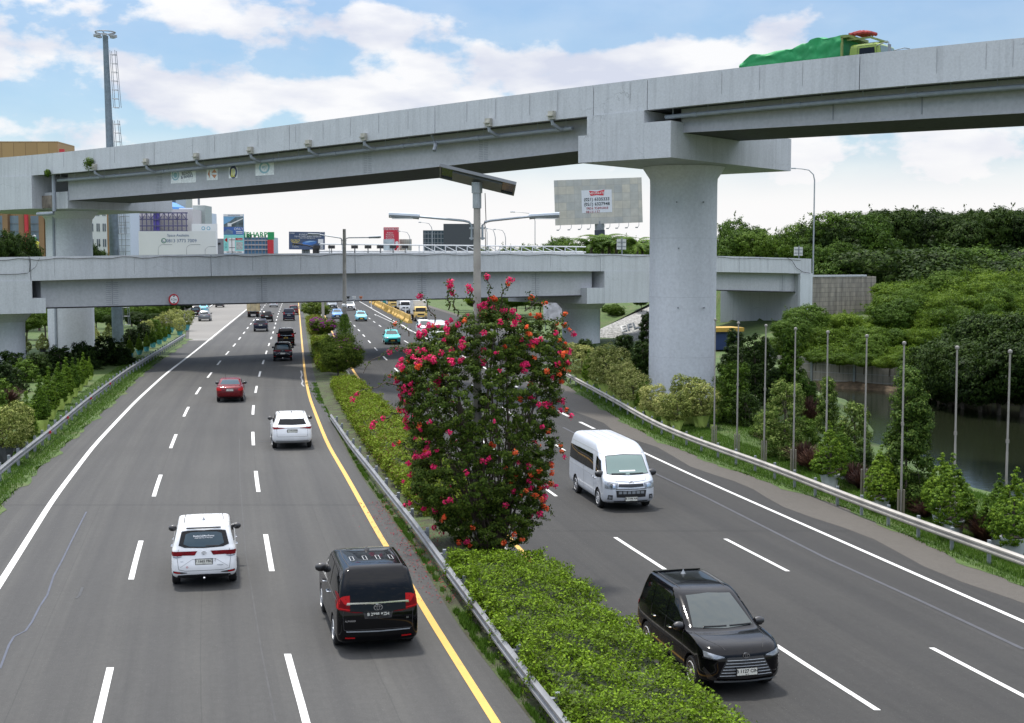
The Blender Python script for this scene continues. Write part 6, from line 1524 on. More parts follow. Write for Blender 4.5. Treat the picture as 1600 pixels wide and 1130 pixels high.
    for ei, (e, pts) in enumerate(ends):
        if e.y > .6 or (ei > 23 and rng.random() < (.35 + .25 * (e.x > -1) )): continue
        for t in ((11, 10, 8) if ei < 24 else (11, 10)):
            if rng.random() < .7: HP.append(np.array(pts[t])); HC.append(rng.random() < (.12 if e.x < 0 else .6))
    for flag, mt in ((False, B_PINK), (True, B_ORNG)):
        A, Bn = [], []
        for p, c in zip(HP, HC):
            if c != flag: continue
            n = int(rng.integers(10, 34)); r = .042 + .0021 * n * (1 if not flag else .8); q = rng.normal(size=(n, 3)); q = unit(q) * (rng.random(n) ** .4 * r)[:, None]; A.append(p + q); Bn.append(unit(q + rng.normal(size=(n, 3)) * .03 + np.array([0, -.02, .02])))
        V, Q = leaf_quads(np.vstack(A), np.vstack(Bn), .072, .8, rng); o = link('blossom', fast_mesh('blossom', V, Q, mt), None, root); o['kind'] = 'stuff'
    return root
climb()
def shrub(px, py, rx_px, h_px, label, seed, flow=None, nf=60, n=15000, size=.13, name='flowering_shrub'):
    p = G(px, py, 0.); s_ = p.y / FPX; R_ = rx_px * s_; H_ = h_px * s_; rng = np.random.default_rng(seed); z0 = zmed(p.x, p.y); lo = rlobes(R_ * .95, H_ * .5, H_ * .5, 10, seed, sub=.45)
    root = empty(name, (p.x, p.y, z0), 0, label, 'shrub'); P, Nn = crown_pts(lo, n, .25, 16, rng)
    for i in range(30):
        d = unit(rng.normal(size=(1, 3)))[0]; d[2] = abs(d[2]); c = np.array([0, 0, H_ * .5]); ts = rng.uniform(.7, 1.25, 40)[:, None]; P = np.vstack([P, c + d * np.array([R_, R_, H_ * .5]) * ts + rng.normal(0, .07, (40, 3))]); Nn = np.vstack([Nn, unit(rng.normal(size=(40, 3)) + np.array([0, 0, .5]))])
    V, Q = leaf_quads(P, Nn, size, .55, rng); link('foliage', fast_mesh('foliage', V, Q, L_BOUG), None, root); link('stem', trunk_mesh(H_ * .5, .08, lo, seed), None, root)
    if flow:
        P, Nn = crown_pts(lo, nf * 14, .22, 14, rng, inner=0); P = P * np.array([1.06, 1.06, 1.08]); P = P[P[:, 2] > H_ * .35]; V, Q = leaf_quads(P, Nn[:len(P)], size * .8, .8, rng); o = link('blossom', fast_mesh('blossom', V, Q, flow), None, root); o['kind'] = 'stuff'
shrub(529, 588, 37, 64, 'dark leafy shrub with a few purple blossoms bulging from the median over the right lanes', 91, B_PURP, 22, 20000, .12)
shrub(506, 527, 22, 27, 'shrub topped with purple blossoms between two hedge pieces', 92, B_PURP, 110, 9000, .15)
shrub(493, 497, 22, 24, 'dark green shrub at the far end of the median under the overpass', 93, None, 0, 9000, .18, 'shrub')
# ---- potted plants
M_LIME = simple('lime_fabric', (.42, .52, .12), .7, noise=.2, nscale=2); M_CYANF = simple('cyan_fabric', (.10, .38, .42), .7, noise=.2); M_WPOT = simple('white_pot', (.55, .57, .58), .6, noise=.25, nscale=3); M_POTSOIL = simple('pot_soil', (.03, .022, .015), .95)
def pot_mesh(kind):
    mb = MB(); 
    if kind == 'fold':                                     # tapered folded fabric pot with triangular facets
        n = 8; rt, rb, h = .42, .27, .62; V = []
        for z, r, off in ((0, rb, .39), (h, rt, 0)): 
            for k in range(n): a = 2 * math.pi * (k + off / .78 * .5) / n; q = r * (1.12 if k % 2 == (0 if z else 1) else .92); V.append((q * math.cos(a), q * math.sin(a), z))
        F = []
        for k in range(n): F += [(k, (k + 1) % n, n + k), ((k + 1) % n, n + (k + 1) % n, n + k)]
        F.append(tuple(range(n))[::-1]); mb.add(V, F)
    else: mb.lathe([(.28, 0), (.36, .45), (.40, .5), (.40, .56), (.33, .56), (.33, .5)], (0, 0, 0), 20)
    o = mb.build('pot', None, None, kind != 'fold'); me = o.data; bpy.data.objects.remove(o); me.materials.append(M_LIME); return me
PF, PR = pot_mesh('fold'), pot_mesh('round')
mb = MB(); mb.lathe([(.34, .57), (.34, .59)], n=12); o = mb.build('soil', M_POTSOIL); SOILM = o.data; bpy.data.objects.remove(o)
def ball_kind(seed): lo = rlobes(.88, .98, 1.44, 9, seed, sub=.42) + [((.45 * math.cos(a), .45 * math.sin(a), .95), (.42, .42, .4)) for a in (0, 1.26, 2.5, 3.8, 5.0)]; return Plant([('pot', PF), ('soil', SOILM), ('stem', trunk_mesh(1.3, .05, lo, seed, 5, .1)), ('foliage', crown_mesh('foliage', lo, 6800, .085, L_VAR, .13, seed=seed, per=12))])
def cone_lobes(h, r, z0, seed):
    rd = random.Random(seed); L = []
    for i in range(16):
        t = i / 15; rr = max(.07, r * (1 - t) ** .85 * (.95 + .45 * min(1, t * 5)))
        for k in range(3 if t < .8 else 1): a = rd.uniform(0, 6.28); L.append(((rr * .45 * math.cos(a), rr * .45 * math.sin(a), z0 + h * t * .95), (rr * .66, rr * .66, max(.12, rr * .5))))
    return L
def cone_kind(seed, h=2.1, r=.62, mat=None, pot=PR, n=14000, leaf=.068): lo = cone_lobes(h, r, .62, seed); return Plant([('pot', pot), ('soil', SOILM), ('stem', trunk_mesh(1.6, .04, lo, seed, 4, .05)), ('foliage', crown_mesh('foliage', lo, n, leaf, mat or L_CONE, .085, seed=seed, per=12))])
BALLS = [ball_kind(60 + i) for i in range(3)]; CONES = [cone_kind(70 + i) for i in range(3)]; CONEF = [cone_kind(75 + i, 2.05, .42, pot=PF) for i in range(3)]; VCONE = [cone_kind(80, 1.9, .7, L_VAR)]
random.seed(5)
for i, (px, yb, yt, kd_) in enumerate(((908, 600, 532, 0), (920, 606, 548, 2), (949, 620, 530, 0), (971, 633, 560, 0), (989, 643, 568, 0), (1000, 646, 600, 2), (1018, 656, 596, 0), (1042, 665, 610, 0), (1057, 672, 606, 0), (1078, 663, 580, 0), (1095, 668, 590, 0), (1114, 671, 636, 2))):
    p = G(px, yb, lambda Y: zR(Y) + .12); h = (yb - yt) * p.y / FPX
    (BALLS if kd_ == 0 else CONEF)[i % 3].put('potted_shrub', p, h / 2.42 * (1.0 if kd_ == 0 else .95), label=('variegated ball shrub' if kd_ == 0 else 'small dark green shrub') + ' in lime pot, %s from far end before the big pier' % ORD[i], cat='potted plant', group='lime pots along the right guard rail')
for i, (px, yb, yt) in enumerate(((39, 700, 606), (58, 676, 584), (73, 655, 570), (88, 640, 562), (100, 630, 556), (110, 620, 556), (119, 611, 558), (127, 602, 549), (136, 594, 556))):
    p = G(px + 4, yb, .1); h = (yb - yt) * p.y / FPX; CONEF[i % 3].put('potted_shrub', p, h / 2.75, label='dark green conical shrub in lime pot, %s nearest along left guard rail' % ORD[i], cat='potted plant', group='lime pots along the left guard rail')
for i, (px, yb, yt) in enumerate(((203, 560, 522), (218, 554, 520), (229, 549, 517), (239, 543, 509), (249, 538, 506), (257, 533, 504), (264, 528, 503))):
    p = G(px, yb, .1); h = (yb - yt) * p.y / FPX; CONEF[i % 3].put('potted_shrub', p, h / 2.75, label='dark conical shrub in cyan pot, %s nearest beyond the lime pots' % ORD[i], cat='potted plant', group='cyan pots along the left guard rail', mats={'pot': M_CYANF})
for i, (px, yb, yt) in enumerate(((6, 722, 622), (27, 704, 628))):
    p = G(px, yb, .1); BALLS[i].put('potted_shrub', p, (yb - yt) * p.y / FPX / 2.42, label=('nearer' if i == 0 else 'farther') + ' of two yellowish variegated shrubs at the left edge of the photo', cat='potted plant', mats={'pot': M_DARKC})
for i, (px, yb, yt) in enumerate(((231, 528, 498), (250, 520, 492), (266, 520, 482), (281, 524, 495), (291, 516, 482), (276, 508, 480))):
    p = G(px, yb, .1); BALLS[i % 3].put('variegated_shrub', p, (yb - yt) * p.y / FPX / 2.42, label='yellow-green variegated bush clustered by the merge ramp, %s of six' % ORD[i], cat='bush', group='variegated bushes by the ramp', mats={'pot': M_CYANF})
for i, (px, yb, yt) in enumerate(((37, 556, 517), (67, 552, 517), (147, 540, 505), (171, 537, 502))):
    p = G(px, yb, .0); VCONE[0].put('variegated_cone', p, (yb - yt) * p.y / FPX / 2.6, label='cone-clipped yellow-green shrub under the flyovers, %s from the left' % ORD[i], cat='bush', group='clipped cones under the flyovers', mats={'pot': M_DARKC})
for i, (px, yb, yt) in enumerate(((1296, 762, 658), (1316, 748, 664), (1376, 797, 697), (1470, 815, 708), (1488, 838, 712), (1560, 850, 742), (1583, 868, 730))):
    p = G(px, yb, lambda Y: zR(Y) + .12); CONES[i % 3].put('potted_shrub', p, (yb - yt) * p.y / FPX / 2.6, label='green conical shrub in white pot behind right guard rail, %s from left' % ORD[i], cat='potted plant', group='white pots behind the right guard rail', mats={'pot': M_WPOT})
# loose bushes and saplings on the bank
def loose(px, yb, yt, wpx, label, mat, seed, n=9000, size=.12, zf=None, name='bush', cat='bush', taper=.5):
    p = G(px, yb, zf or (lambda Y: zR(Y) - .1)); s_ = p.y / FPX; H_ = (yb - yt) * s_; R_ = wpx * s_ / 2; rd = random.Random(seed); lo = []
    for i in range(34):
        t = (i / 33.) ** .9; rr = R_ * (1 - taper * t) * rd.uniform(.5, 1.05); a = i * 2.4; q = rd.uniform(.20, .42) * R_ * (1 - .45 * t); lo.append(((rr * .9 * math.cos(a), rr * .9 * math.sin(a), H_ * (.06 + .86 * t)), (q, q, min(q, H_ * .16))))
    root = empty(name, p, 0, label, cat); link('stem', trunk_mesh(H_ * .85, .05, lo, seed, 10, .1), None, root); link('foliage', crown_mesh('foliage', lo, n, size, mat, .2, seed=seed, per=14), None, root); return root
loose(1415, 800, 556, 118, 'tall loose bush with pale leaf tips behind the flagpoles at the water edge', L_PALE, 201, 26000, .11, taper=.72)
loose(1225, 722, 590, 95, 'rounded leafy bush left of the pond, between two flagpoles', L_PALE, 202, 15000, .11)
loose(1150, 668, 560, 70, 'dark leafy bush just right of the big pier', L_MID, 203, 12000, .13)
loose(1292, 700, 582, 52, 'slim pale green sapling at the left end of the pond', L_PALE, 204, 8000, .11, taper=.75)
loose(1335, 720, 622, 60, 'low green bush standing at the pond edge', L_PALE, 205, 8000, .11)
loose(1180, 630, 520, 80, 'dark bush below the abutment', L_DARK, 206, 9000, .18); loose(1235, 640, 505, 60, 'pointed young tree before the abutment wall', L_MID, 207, 9000, .17, name='young_tree', cat='tree', taper=.8)
loose(1160, 612, 540, 90, 'broad dark shrub right beside the blue kiosk', L_DARK, 208, 9000, .18); loose(1147, 585, 512, 46, 'dark bush partly hiding the blue kiosk', L_DARK, 209, 8000, .16); loose(1220, 640, 575, 60, 'dark shrub at the left end of the pond wall', L_DARK, 210, 8000, .16); loose(1262, 650, 590, 50, 'small green shrub before the pond wall', L_MID, 211, 7000, .14)
for i, (px, yb, yt, wp) in enumerate(((975, 590, 520, 60), (940, 590, 540, 60), (1003, 600, 530, 50), (915, 560, 530, 40), (1010, 580, 480, 30))): loose(px, yb, yt, wp, 'dark shrub behind the potted row, %s of five left of big pier' % ORD[i], L_DARK, 220 + i, 6500, .18)
for i, (px, yb, yt, wp) in enumerate(((20, 598, 548, 60), (55, 600, 556, 60), (95, 590, 540, 60), (128, 580, 535, 60), (165, 575, 527, 70), (193, 572, 545, 40), (5, 640, 560, 40))): loose(px, yb, yt, wp, 'dark bush at the foot of the left piers, %s of seven from the left' % ORD[(1, 2, 3, 4, 5, 6, 0)[i]], L_DARK, 230 + i, 6500, .16, zf=0.)
for i, (px, yb, yt, wp, mt) in enumerate(((-2, 680, 605, 60, 0), (14, 655, 590, 60, 1), (30, 630, 575, 60, 0), (50, 610, 560, 55, 1), (70, 598, 552, 50, 0), (92, 588, 548, 50, 0), (146, 583, 548, 50, 0), (168, 574, 548, 46, 0), (190, 565, 540, 40, 1), (0, 700, 600, 60, 1), (215, 545, 512, 36, 0), (235, 536, 505, 34, 0), (252, 528, 498, 34, 1))): loose(px - 10, yb, yt, wp, 'leafy bush filling in behind the left potted row, %s of thirteen' % ORD[i], (L_DARK, L_MID)[mt], 260 + i, 6500, .14, zf=0., taper=.6)
for i, (px, yb, yt, wp) in enumerate(((1130, 640, 585, 50), (1165, 672, 610, 55), (1200, 690, 640, 60), (1255, 712, 650, 55), (1345, 745, 700, 40), (1425, 792, 735, 50))): loose(px, yb, yt, wp, 'low leafy undergrowth between the flagpoles, %s of six from the left' % ORD[i], (L_MID, L_DARK, L_PALE)[i % 3], 280 + i, 7000, .10, taper=.45)
# ---- purple fountain grass
def grass_clump(seed, mat, h=1., n=520, w=.012):
    rng = np.random.default_rng(seed); V, Q = [], []; a = rng.uniform(0, 6.28, n); lean = rng.uniform(.1, .9, n); hh = h * rng.uniform(.6, 1.1, n)
    for i in range(n):
        d = np.array([math.cos(a[i]), math.sin(a[i]), 0]); s_ = np.array([-d[1], d[0], 0]) * w * rng.uniform(.8, 2); prev = None; b = len(V)
        for t in (0, .4, .75, 1.): p = d * (.08 + lean[i] * hh[i] * t * t) + np.array([0, 0, hh[i] * (t - .45 * lean[i] * t * t)]); ww = 1 - .5 * t; V += [p - s_ * ww, p + s_ * ww]
        for k in range(3): Q.append((b + 2 * k, b + 2 * k + 1, b + 2 * k + 3, b + 2 * k + 2))
    return fast_mesh('blades', V, Q, mat)
GC = [grass_clump(300 + i, L_PUR) for i in range(2)]
for i, (px, yb, hp) in enumerate(((1205, 700, 34), (1222, 708, 34), (1256, 735, 50), (1270, 742, 45), (1262, 664, 50), (1275, 668, 40), (1333, 762, 45), (1345, 770, 40), (1432, 808, 38), (1446, 815, 34), (1532, 850, 60), (1542, 856, 55), (14, 640, 36), (20, 630, 30))):
    p = G(px, yb, (lambda Y: zR(Y) - .05) if px > 100 else 0.); r = empty('fountain_grass', p, i, 'clump of reddish purple fountain grass behind the rails, %s from left' % ORD[(i + 2) if i < 12 else (i - 12)], 'grass clump', 'purple grass clumps'); r.scale = (hp * p.y / FPX * .95,) * 3; link('blades', GC[i % 2], None, r)
# ---- ground grass (blades nobody could count)
def blades(name, fn, n, h, mat, seed, w=.010):
    rng = np.random.default_rng(seed); B = []; k = 0
    pts = np.array(fn(rng, n)); m = len(pts); a = rng.uniform(0, 6.28, m); ln = rng.uniform(.2, .7, m); hh = h * rng.uniform(.4, 1.2, m)
    d = np.stack([np.cos(a), np.sin(a), 0 * a], 1); s_ = np.stack([-np.sin(a), np.cos(a), 0 * a], 1) * w; tip = pts + d * (ln * hh)[:, None] + np.array([0, 0, 1]) * hh[:, None]
    V = np.stack([pts - s_, pts + s_, tip], 1).reshape(-1, 3); return tag(link(name, fast_mesh(name, V, np.arange(3 * m).reshape(-1, 3), mat)), kind='stuff')
def vz(c0, c1, zf, y0, y1, h=.12, gain=1.0, patch=True):
    def fn(rng, n):
        ys_ = y0 + (y1 - y0) * rng.random(n) ** gain; out = []
        for y in ys_:
            t = rng.random(); x = c0(y) + (c1(y) - c0(y)) * t
            if patch and t < .12 and rng.random() < .6: continue
            out.append((x, y, zf(y) + .012 + h * sstep(0, .6, t * (c1(y) - c0(y)) / 7.2)))
        return out
    return fn
blades('grass', vz(lambda y: RAE(y) - .1, lambda y: RAE(y) + 3.6, zR, 30, 95, gain=1.6), 130000, .13, L_GRS, 401, .013)
blades('grass', vz(lambda y: LAE(y) + .1, lambda y: LAE(y) - 2.6, lambda y: 0., 38, 120, gain=1.6), 70000, .12, L_GRS, 402, .013)
blades('grass', vz(lambda y: RAE(y) + 3., lambda y: RAE(y) + 6.5, zR, 42, 100, gain=1.2), 70000, .16, L_GRS, 403, .025)
def weeds(rng, n):
    out = []; random.seed(2)
    for _ in range(n):
        y = 18 + 75 * rng.random() ** 1.7; a, b = LME(y), MRAIL(y); t = rng.random(); x = a + (b - a) * t
        f = .5 + .16 * (math.sin(y * 1.1) + math.sin(y * 2.7 + 1) + math.sin(x * 5 + y * .6) + math.sin(y * 6.3 + x * 4) + math.sin(x * 11 - y * 3.7)) + .35 * math.exp(-((t - .25) / .22) ** 2) - .25
        if random.random() > f ** 3 * 1.5 or t < .04 * random.random(): continue
        out.append((x, y, zmed(x, y)))
    return out
blades('weeds', weeds, 90000, .11, L_GRS, 404, .014)
def litter(rng, n): 
    out = []
    for _ in range(n): y = rng.uniform(32, 46); x = rng.normal(MRAIL(y) - .2, .4); out.append((x, y, zmed(x, y) + .02))
    return out
pts = np.array(litter(np.random.default_rng(9), 1000)); V, Q = leaf_quads(pts, unit(np.random.default_rng(4).normal(0, .3, pts.shape) + np.array([0, 0, 1])), .05, .8); tag(link('fallen_petals', fast_mesh('fallen_petals', V, Q, leafmat('fallen_bract', [(.16, .02, .03), (.28, .04, .05), (.12, .06, .04)]))), kind='stuff')
# ================================================================ GUARD RAILS
def wbeam(mb, c, zf, y0, y1, side, top=.68, h=.32, step=1.0):
    """side: +1 the beam's face looks towards -x"""
    ys_ = np.linspace(y0, y1, 5); prof = [(0, 0), (.012, .02), (.07, .06), (.07, .11), (.012, .145), (.012, .175), (.07, .21), (.07, .26), (.012, .30), (0, .32)]
    prof = [(-a * side, b * h / .32) for a, b in prof]; loop = prof + [(a + .006 * side, b) for a, b in prof[::-1]]
    mb.sweep([((c(y), y), (1, 0)) for y in ys_], lambda i: [(a, zf(ys_[i]) + top - h + b) for a, b in loop])
def guard(c, zf, y0, y1, side, label, mat, sp=2.0, refl=(), far=False):
    root = empty('guard_rail', (c(y0), y0, zf(y0)), 0, label, 'guard rail'); inv = Matrix.Translation(-root.location)
    def add(mb, nm, m, sm=False): o = mb.build(nm, m, None, sm); o.parent = root; o.matrix_parent_inverse = inv
    y = y0
    while y < y1 - .1:
        mb = MB(); wbeam(mb, c, zf, y + .004, min(y + 4, y1) - .004, side); add(mb, 'beam', mat, True); y += 4
    for y in np.arange(y0 + .3, y1, sp)[:99]:
        mb = MB(); z = zf(y); mb.box((c(y) + .16 * side, y, z + .33), (.09, .13, .80)); mb.box((c(y) + .07 * side, y, z + .52), (.10, .12, .22)); add(mb, 'post', M_GREYM)
    for y in refl:
        mb = MB(); mb.lathe([(.075, -.01), (.075, .01)], (c(y) - .09 * side, y, zf(y) + .56), 12, 'y'); add(mb, 'reflector', M_REDI)
guard(LRAIL, lambda y: .02, 20, 147, -1, 'long steel guard rail curving along the left verge', M_RAIL, 2., [LRAIL and G(px, py, .56).y for px, py in ((74, 676), (102, 653), (140, 623), (172, 600))])
guard(RRAIL, lambda y: zR(y) + .02, 30, 100, 1, 'pale steel guard rail along the dusty right shoulder', M_RAILW, 2.)
guard(MRAIL, lambda y: -.10 - .16 * sstep(48, 62, y), 14, 70, 1, 'low steel rail at the left foot of the median hedge', M_RAIL, 3.)
guard(lambda y: LR1(y) - .9, lambda y: 0., 176, 260, -1, 'far guard rail piece beside the pale merge ramp', M_RAIL, 4.)
# ---- flagpoles
M_STAIN = simple('stainless', (.30, .28, .255), .4, .4, noise=.15); M_BRASS = simple('weathered_pole', (.34, .30, .25), .4, .6, noise=.3, nscale=.8)
fp0 = None
for i, (px, sy) in enumerate(((1118, 32.2), (1154, 34.2), (1196.5, 36), (1243, 37.8), (1294.5, 39.9), (1355, 42.4), (1414, 44.8), (1498, 48.8), (1579, 53.2))):
    sy *= 8.2 / 9.1 * 1.0; Y = FPX / sy / 1.0; s_ = sy; Y = FPX / s_ * 1.0
    ht = 6.3; ptop = {0: 498, 1: 503, 2: 507, 3: 512, 4: 517, 5: 523, 6: 534, 7: 541, 8: 547}[i]
    # top of the pole at height zR + ht: solve for the distance
    Y = 60.
    for _ in range(8): Y = FPX * (CAMH - (zR(Y) + .1 + ht)) / (ptop - YH)
    X = (px - 800) / FPX * Y
    if fp0 is None:
        fp0 = empty('flagpole', (X, Y, zR(Y) + .1)); mb = MB(); mb.tube([(0, 0, 0), (0, 0, 3), (0, 0, 3.02), (0, 0, ht - .1)], .042, 10, .030); mb.build('pole', M_STAIN, fp0, True)
        mb = MB(); mb.lathe([(.01, ht - .13), (.06, ht - .10), (.075, ht - .05), (.06, ht), (.01, ht + .02)], n=14); mb.build('finial', M_STAIN, fp0, True)
        for sx in (-1, 1): mb = MB(); mb.box((sx * .10, 0, .5), (.05, .10, 1.0)); mb.build('footing_plate', M_BRASS, fp0)
        mb = MB(); mb.lathe([(.055, 3.3), (.055, 3.42)], n=12); mb.build('cleat', M_STAIN, fp0); r = fp0
    else: r = copy_tree(fp0); r.location = (X, Y, zR(Y) + .1)
    tag(r, 'slim steel flagpole with a ball finial, %s from the left behind the right rail' % ORD[i], 'flagpole', 'flagpoles behind the right guard rail'); r.rotation_euler = (random.uniform(-.004, .004), random.uniform(-.004, .004), 0)
# ---- lamp posts in the median
M_LAMP = simple('lamp_housing', (.30, .34, .38), .4, .4)
def arm_lamp(root, z, xt, sgn, r=.035, hl=.9, drop=0.):
    mb = MB(); mb.tube([(sgn * .16, 0, z - .55), (sgn * .16, 0, z - .12), (sgn * .24, 0, z - .02), (sgn * .4, 0, z + .02), (sgn * (xt - hl), 0, z + .14 + drop)], r, 7); a = mb.build('arm', M_LAMP, root, True)
    mb = MB(); mb.tube([(sgn * (xt - hl), 0, z + .14 + drop), (sgn * (xt - hl * .92), 0, z + .15 + drop), (sgn * (xt - .1), 0, z + .19 + drop), (sgn * xt, 0, z + .19 + drop)], .085, 8); o = mb.build('lamp_head', M_LAMP, root, True)
    mb = MB(); mb.box((sgn * (xt - hl * .45), 0, z + .085 + drop), (hl * .7, .12, .03)); mb.build('lamp_lens', simple('lamp_lens', (.55, .56, .55), .3), o)
    for dz in (-.5, -.2): mb = MB(); mb.box((sgn * .08, 0, z + dz), (.30, .06, .05)); mb.build('bracket', M_STEEL, root)
Y = 40.; p = atY(745.5, 415, Y)
sl = empty('solar_street_lamp', (p.x, Y, -.4), 0, 'tall lamp post with tilted solar panel and two arms above the flowering shrub', 'street lamp')
mb = MB(); H_ = atY(745, 286, Y).z + .4; mb.tube([(0, 0, 0), (0, 0, H_)], .155, 14, .10); mb.build('pole', M_POLEC, sl, True)
za = atY(745, 345, Y).z + .4; arm_lamp(sl, za - .02, 2.62, -1); arm_lamp(sl, za - .02, 2.45, 1)
Rm = Matrix.Rotation(rad(13.5), 4, 'Y') @ Matrix.Rotation(rad(-13), 4, 'X'); M0 = Matrix.Translation((.02, .1, H_ + .12))
mb = MB(); mb.box((0, 0, 0), (2.25, 1.15, .05)); o = mb.build('solar_panel', simple('panel_glass', (.02, .03, .06), .15), sl); o.matrix_local = M0 @ Rm
mb = MB(); mb.box((0, 0, -.05), (1.5, .9, .07)); mb.box((0, .58, 0), (2.3, .05, .09)); mb.box((0, -.58, 0), (2.3, .05, .09)); mb.box((1.13, 0, 0), (.05, 1.2, .09)); mb.box((-1.13, 0, 0), (.05, 1.2, .09)); mb.box((-.6, 0, .001), (.03, 1.1, .06))
o = mb.build('panel_frame', simple('panel_frame', (.16, .17, .18), .5, .4), sl); o.matrix_local = M0 @ Rm @ Matrix.Translation((0, 0, -.03))
mb = MB(); mb.lathe([(.13, H_ - .75), (.13, H_ - .3), (.16, H_ - .3), (.16, H_ + .02)], n=12); mb.build('panel_mount', M_STEEL, sl)
mb = MB(); mb.tube([(.24, 0, H_ - .3), (.27, 0, H_ - 1.2), (.23, 0, za), (.26, 0, za - .9)], .012, 5); mb.build('wire', M_BLACK, sl)
Y = 110.; p = atY(537.5, 415, Y); l2 = empty('street_lamp', (p.x, Y, 0), 0, 'double-armed median lamp post with a vine climbing its lower half', 'street lamp')
mb = MB(); H_ = atY(538, 358, Y).z; mb.tube([(0, 0, 0), (.05, 0, H_)], .20, 12, .13); mb.build('pole', M_POLEC, l2, True)
za = atY(538, 372, Y).z; arm_lamp(l2, za, 2.95, -1, .045, 1.0, .12); arm_lamp(l2, za, 3.05, 1, .045, 1.0, -.1)
rng = np.random.default_rng(8); n = 2600; a = rng.uniform(0, 6.28, n); z = rng.uniform(.5, 4.2, n); r = .2 + .32 * rng.random(n) * np.clip(1 + .9 * np.sin(z * 2.3 + 1), .1, 2); V, Q = leaf_quads(np.stack([r * np.cos(a), r * np.sin(a), z], 1), unit(np.stack([np.cos(a), np.sin(a), a * 0 + .3], 1)), .16, .6, rng); link('foliage', fast_mesh('foliage', V, Q, L_MID), None, empty('climbing_vine', (p.x, Y, 0), 0, 'leafy vine wrapped round the lower half of the median lamp post', 'vine'))
Y = 168.; p = atY(504, 415, Y); l3 = empty('street_lamp', (p.x, Y, 0), 0, 'brown post rising from the far median shrubs behind the overpass', 'street lamp'); mb = MB(); mb.tube([(0, 0, 0), (0, 0, 10)], .2, 8, .13); mb.build('pole', M_POLEC, l3, True); arm_lamp(l3, 9.3, 3., -1); arm_lamp(l3, 9.3, 3., 1)
# camera cluster
Y = 109.; p = atY(551, 466, Y); cc_ = empty('camera_cluster', p, 0, 'three small traffic cameras on a bracket beside the vine-clad post', 'cameras'); mb = MB(); mb.tube([(-.75, 0, -.25), (.75, 0, -.25)], .025, 6); mb.tube([(-.75, 0, -.25), (-.68, 0, -.6)], .025, 6); mb.build('bracket', M_GREYM, cc_)
for dx, m in ((-.35, M_TRIM), (.12, M_WHITE), (.68, simple('orange_plastic', (.55, .18, .08), .5))): mb = MB(); mb.tube([(dx, 0, -.25), (dx, 0, -.02)], .02, 5); mb.box((dx, -.08, .05), (.2, .34, .16)); mb.box((dx, -.1, .14), (.26, .42, .03)); mb.build('camera', m, cc_)
mb = MB(); mb.lathe([(.02, -.75), (.16, -.68), (.17, -.52), (.12, -.45)], (-.72, 0, 0), 12); mb.build('dome_camera', M_WHITE, cc_, True)
# ---- curved street lights
def curved(px_, ptop, Y, zb, reach, label, r=.09, group=None):
    q = atY(px_, ptop, Y); root = empty('street_lamp', (q.x, Y, zb), 0, label, 'street lamp', group); h = q.z - zb; mb = MB()
    mb.tube([(0, 0, 0), (0, 0, h * .55), (0, 0, h - 1.4), (-.15 * abs(reach) / reach * -1, 0, h - .7), (reach * .25, 0, h - .15), (reach * .55, 0, h), (reach * .85, 0, h + .06)], r, 7, r * .5); mb.build('pole', M_STEEL, root, True)
    mb = MB(); mb.tube([(reach * .8, 0, h + .05), (reach * .9, 0, h + .07), (reach, 0, h + .06)], .09, 6); mb.build('lamp_head', M_LAMP, root, True)
curved(1273, 264, 166, 6.2, -2.9, 'tall curved street light on the embankment at the right end of the overpass', .10)
for px_, pt_, rc, k in ((675.5, 348, -2.2, 0), (641, 362, -2, 1), (836, 332, -4, 2), (761, 350, -1.5, 3), (774, 358, -1.5, 4), (790, 359, -2, 5)): curved(px_, pt_, 215 + k, 4., rc, 'thin curved street light far behind the overpass, %s of six from the left' % ORD[(1, 0, 5, 2, 3, 4)[k]], .07, 'thin far street lights')
# ---- high mast
Y = 140.; b = atY(185, 538, Y); t_ = atY(164.5, 56, Y); hm = empty('high_mast', (b.x, Y, 0), 0, 'very tall grey mast with ring of floodlights and ladder cages, left', 'mast')
H_ = t_.z; dx = t_.x - b.x; ax = lambda z: dx * z / H_
mb = MB(); mb.tube([(ax(z), 0, z) for z in np.linspace(0, H_, 8)], .62, 12, .27); mb.build('pole', simple('mast_paint', (.15, .19, .22), .5, .2, noise=.2), hm, True)
mb = MB(); c_ = (ax(H_), 0, H_)
for q in range(24): a0, a1 = q * math.pi / 12, (q + 1) * math.pi / 12; mb.tube([(c_[0] + 1.0 * math.cos(a0), math.sin(a0), H_ + .35), (c_[0] + 1.0 * math.cos(a1), math.sin(a1), H_ + .35)], .07, 5)
for q in range(4): a0 = q * math.pi / 2; mb.tube([(c_[0], 0, H_ + .1), (c_[0] + math.cos(a0), math.sin(a0), H_ + .35)], .05, 5)
mb.build('lamp_ring', M_GREYM, hm)
for q in range(8): a0 = q * math.pi / 4 + .2; mb = MB(); mb.box((c_[0] + .95 * math.cos(a0), .95 * math.sin(a0), H_ - .02), (.42, .42, .22), a0); mb.build('floodlight', simple('flood_grey', (.34, .36, .38), .4), hm)
for z0_, z1_ in ((2, 10), (11.5, 18), (19.2, 23.2), (24.5, H_ - 1.5)):
    mb = MB(); 
    for dy in (-.3, .3):
        for dxx in (.62, 1.25): mb.tube([(ax(z0_) + dxx, dy, z0_), (ax(z1_) + dxx * .8, dy, z1_)], .03, 4)
    for z in np.arange(z0_, z1_, .9): x = ax(z); k = 1 - .2 * z / H_; mb.tube([(x + .62 * k, -.3, z), (x + 1.25 * k, -.3, z), (x + 1.25 * k, .3, z), (x + .62 * k, .3, z)], .028, 4)
    mb.build('ladder_cage', M_GREYM, hm)
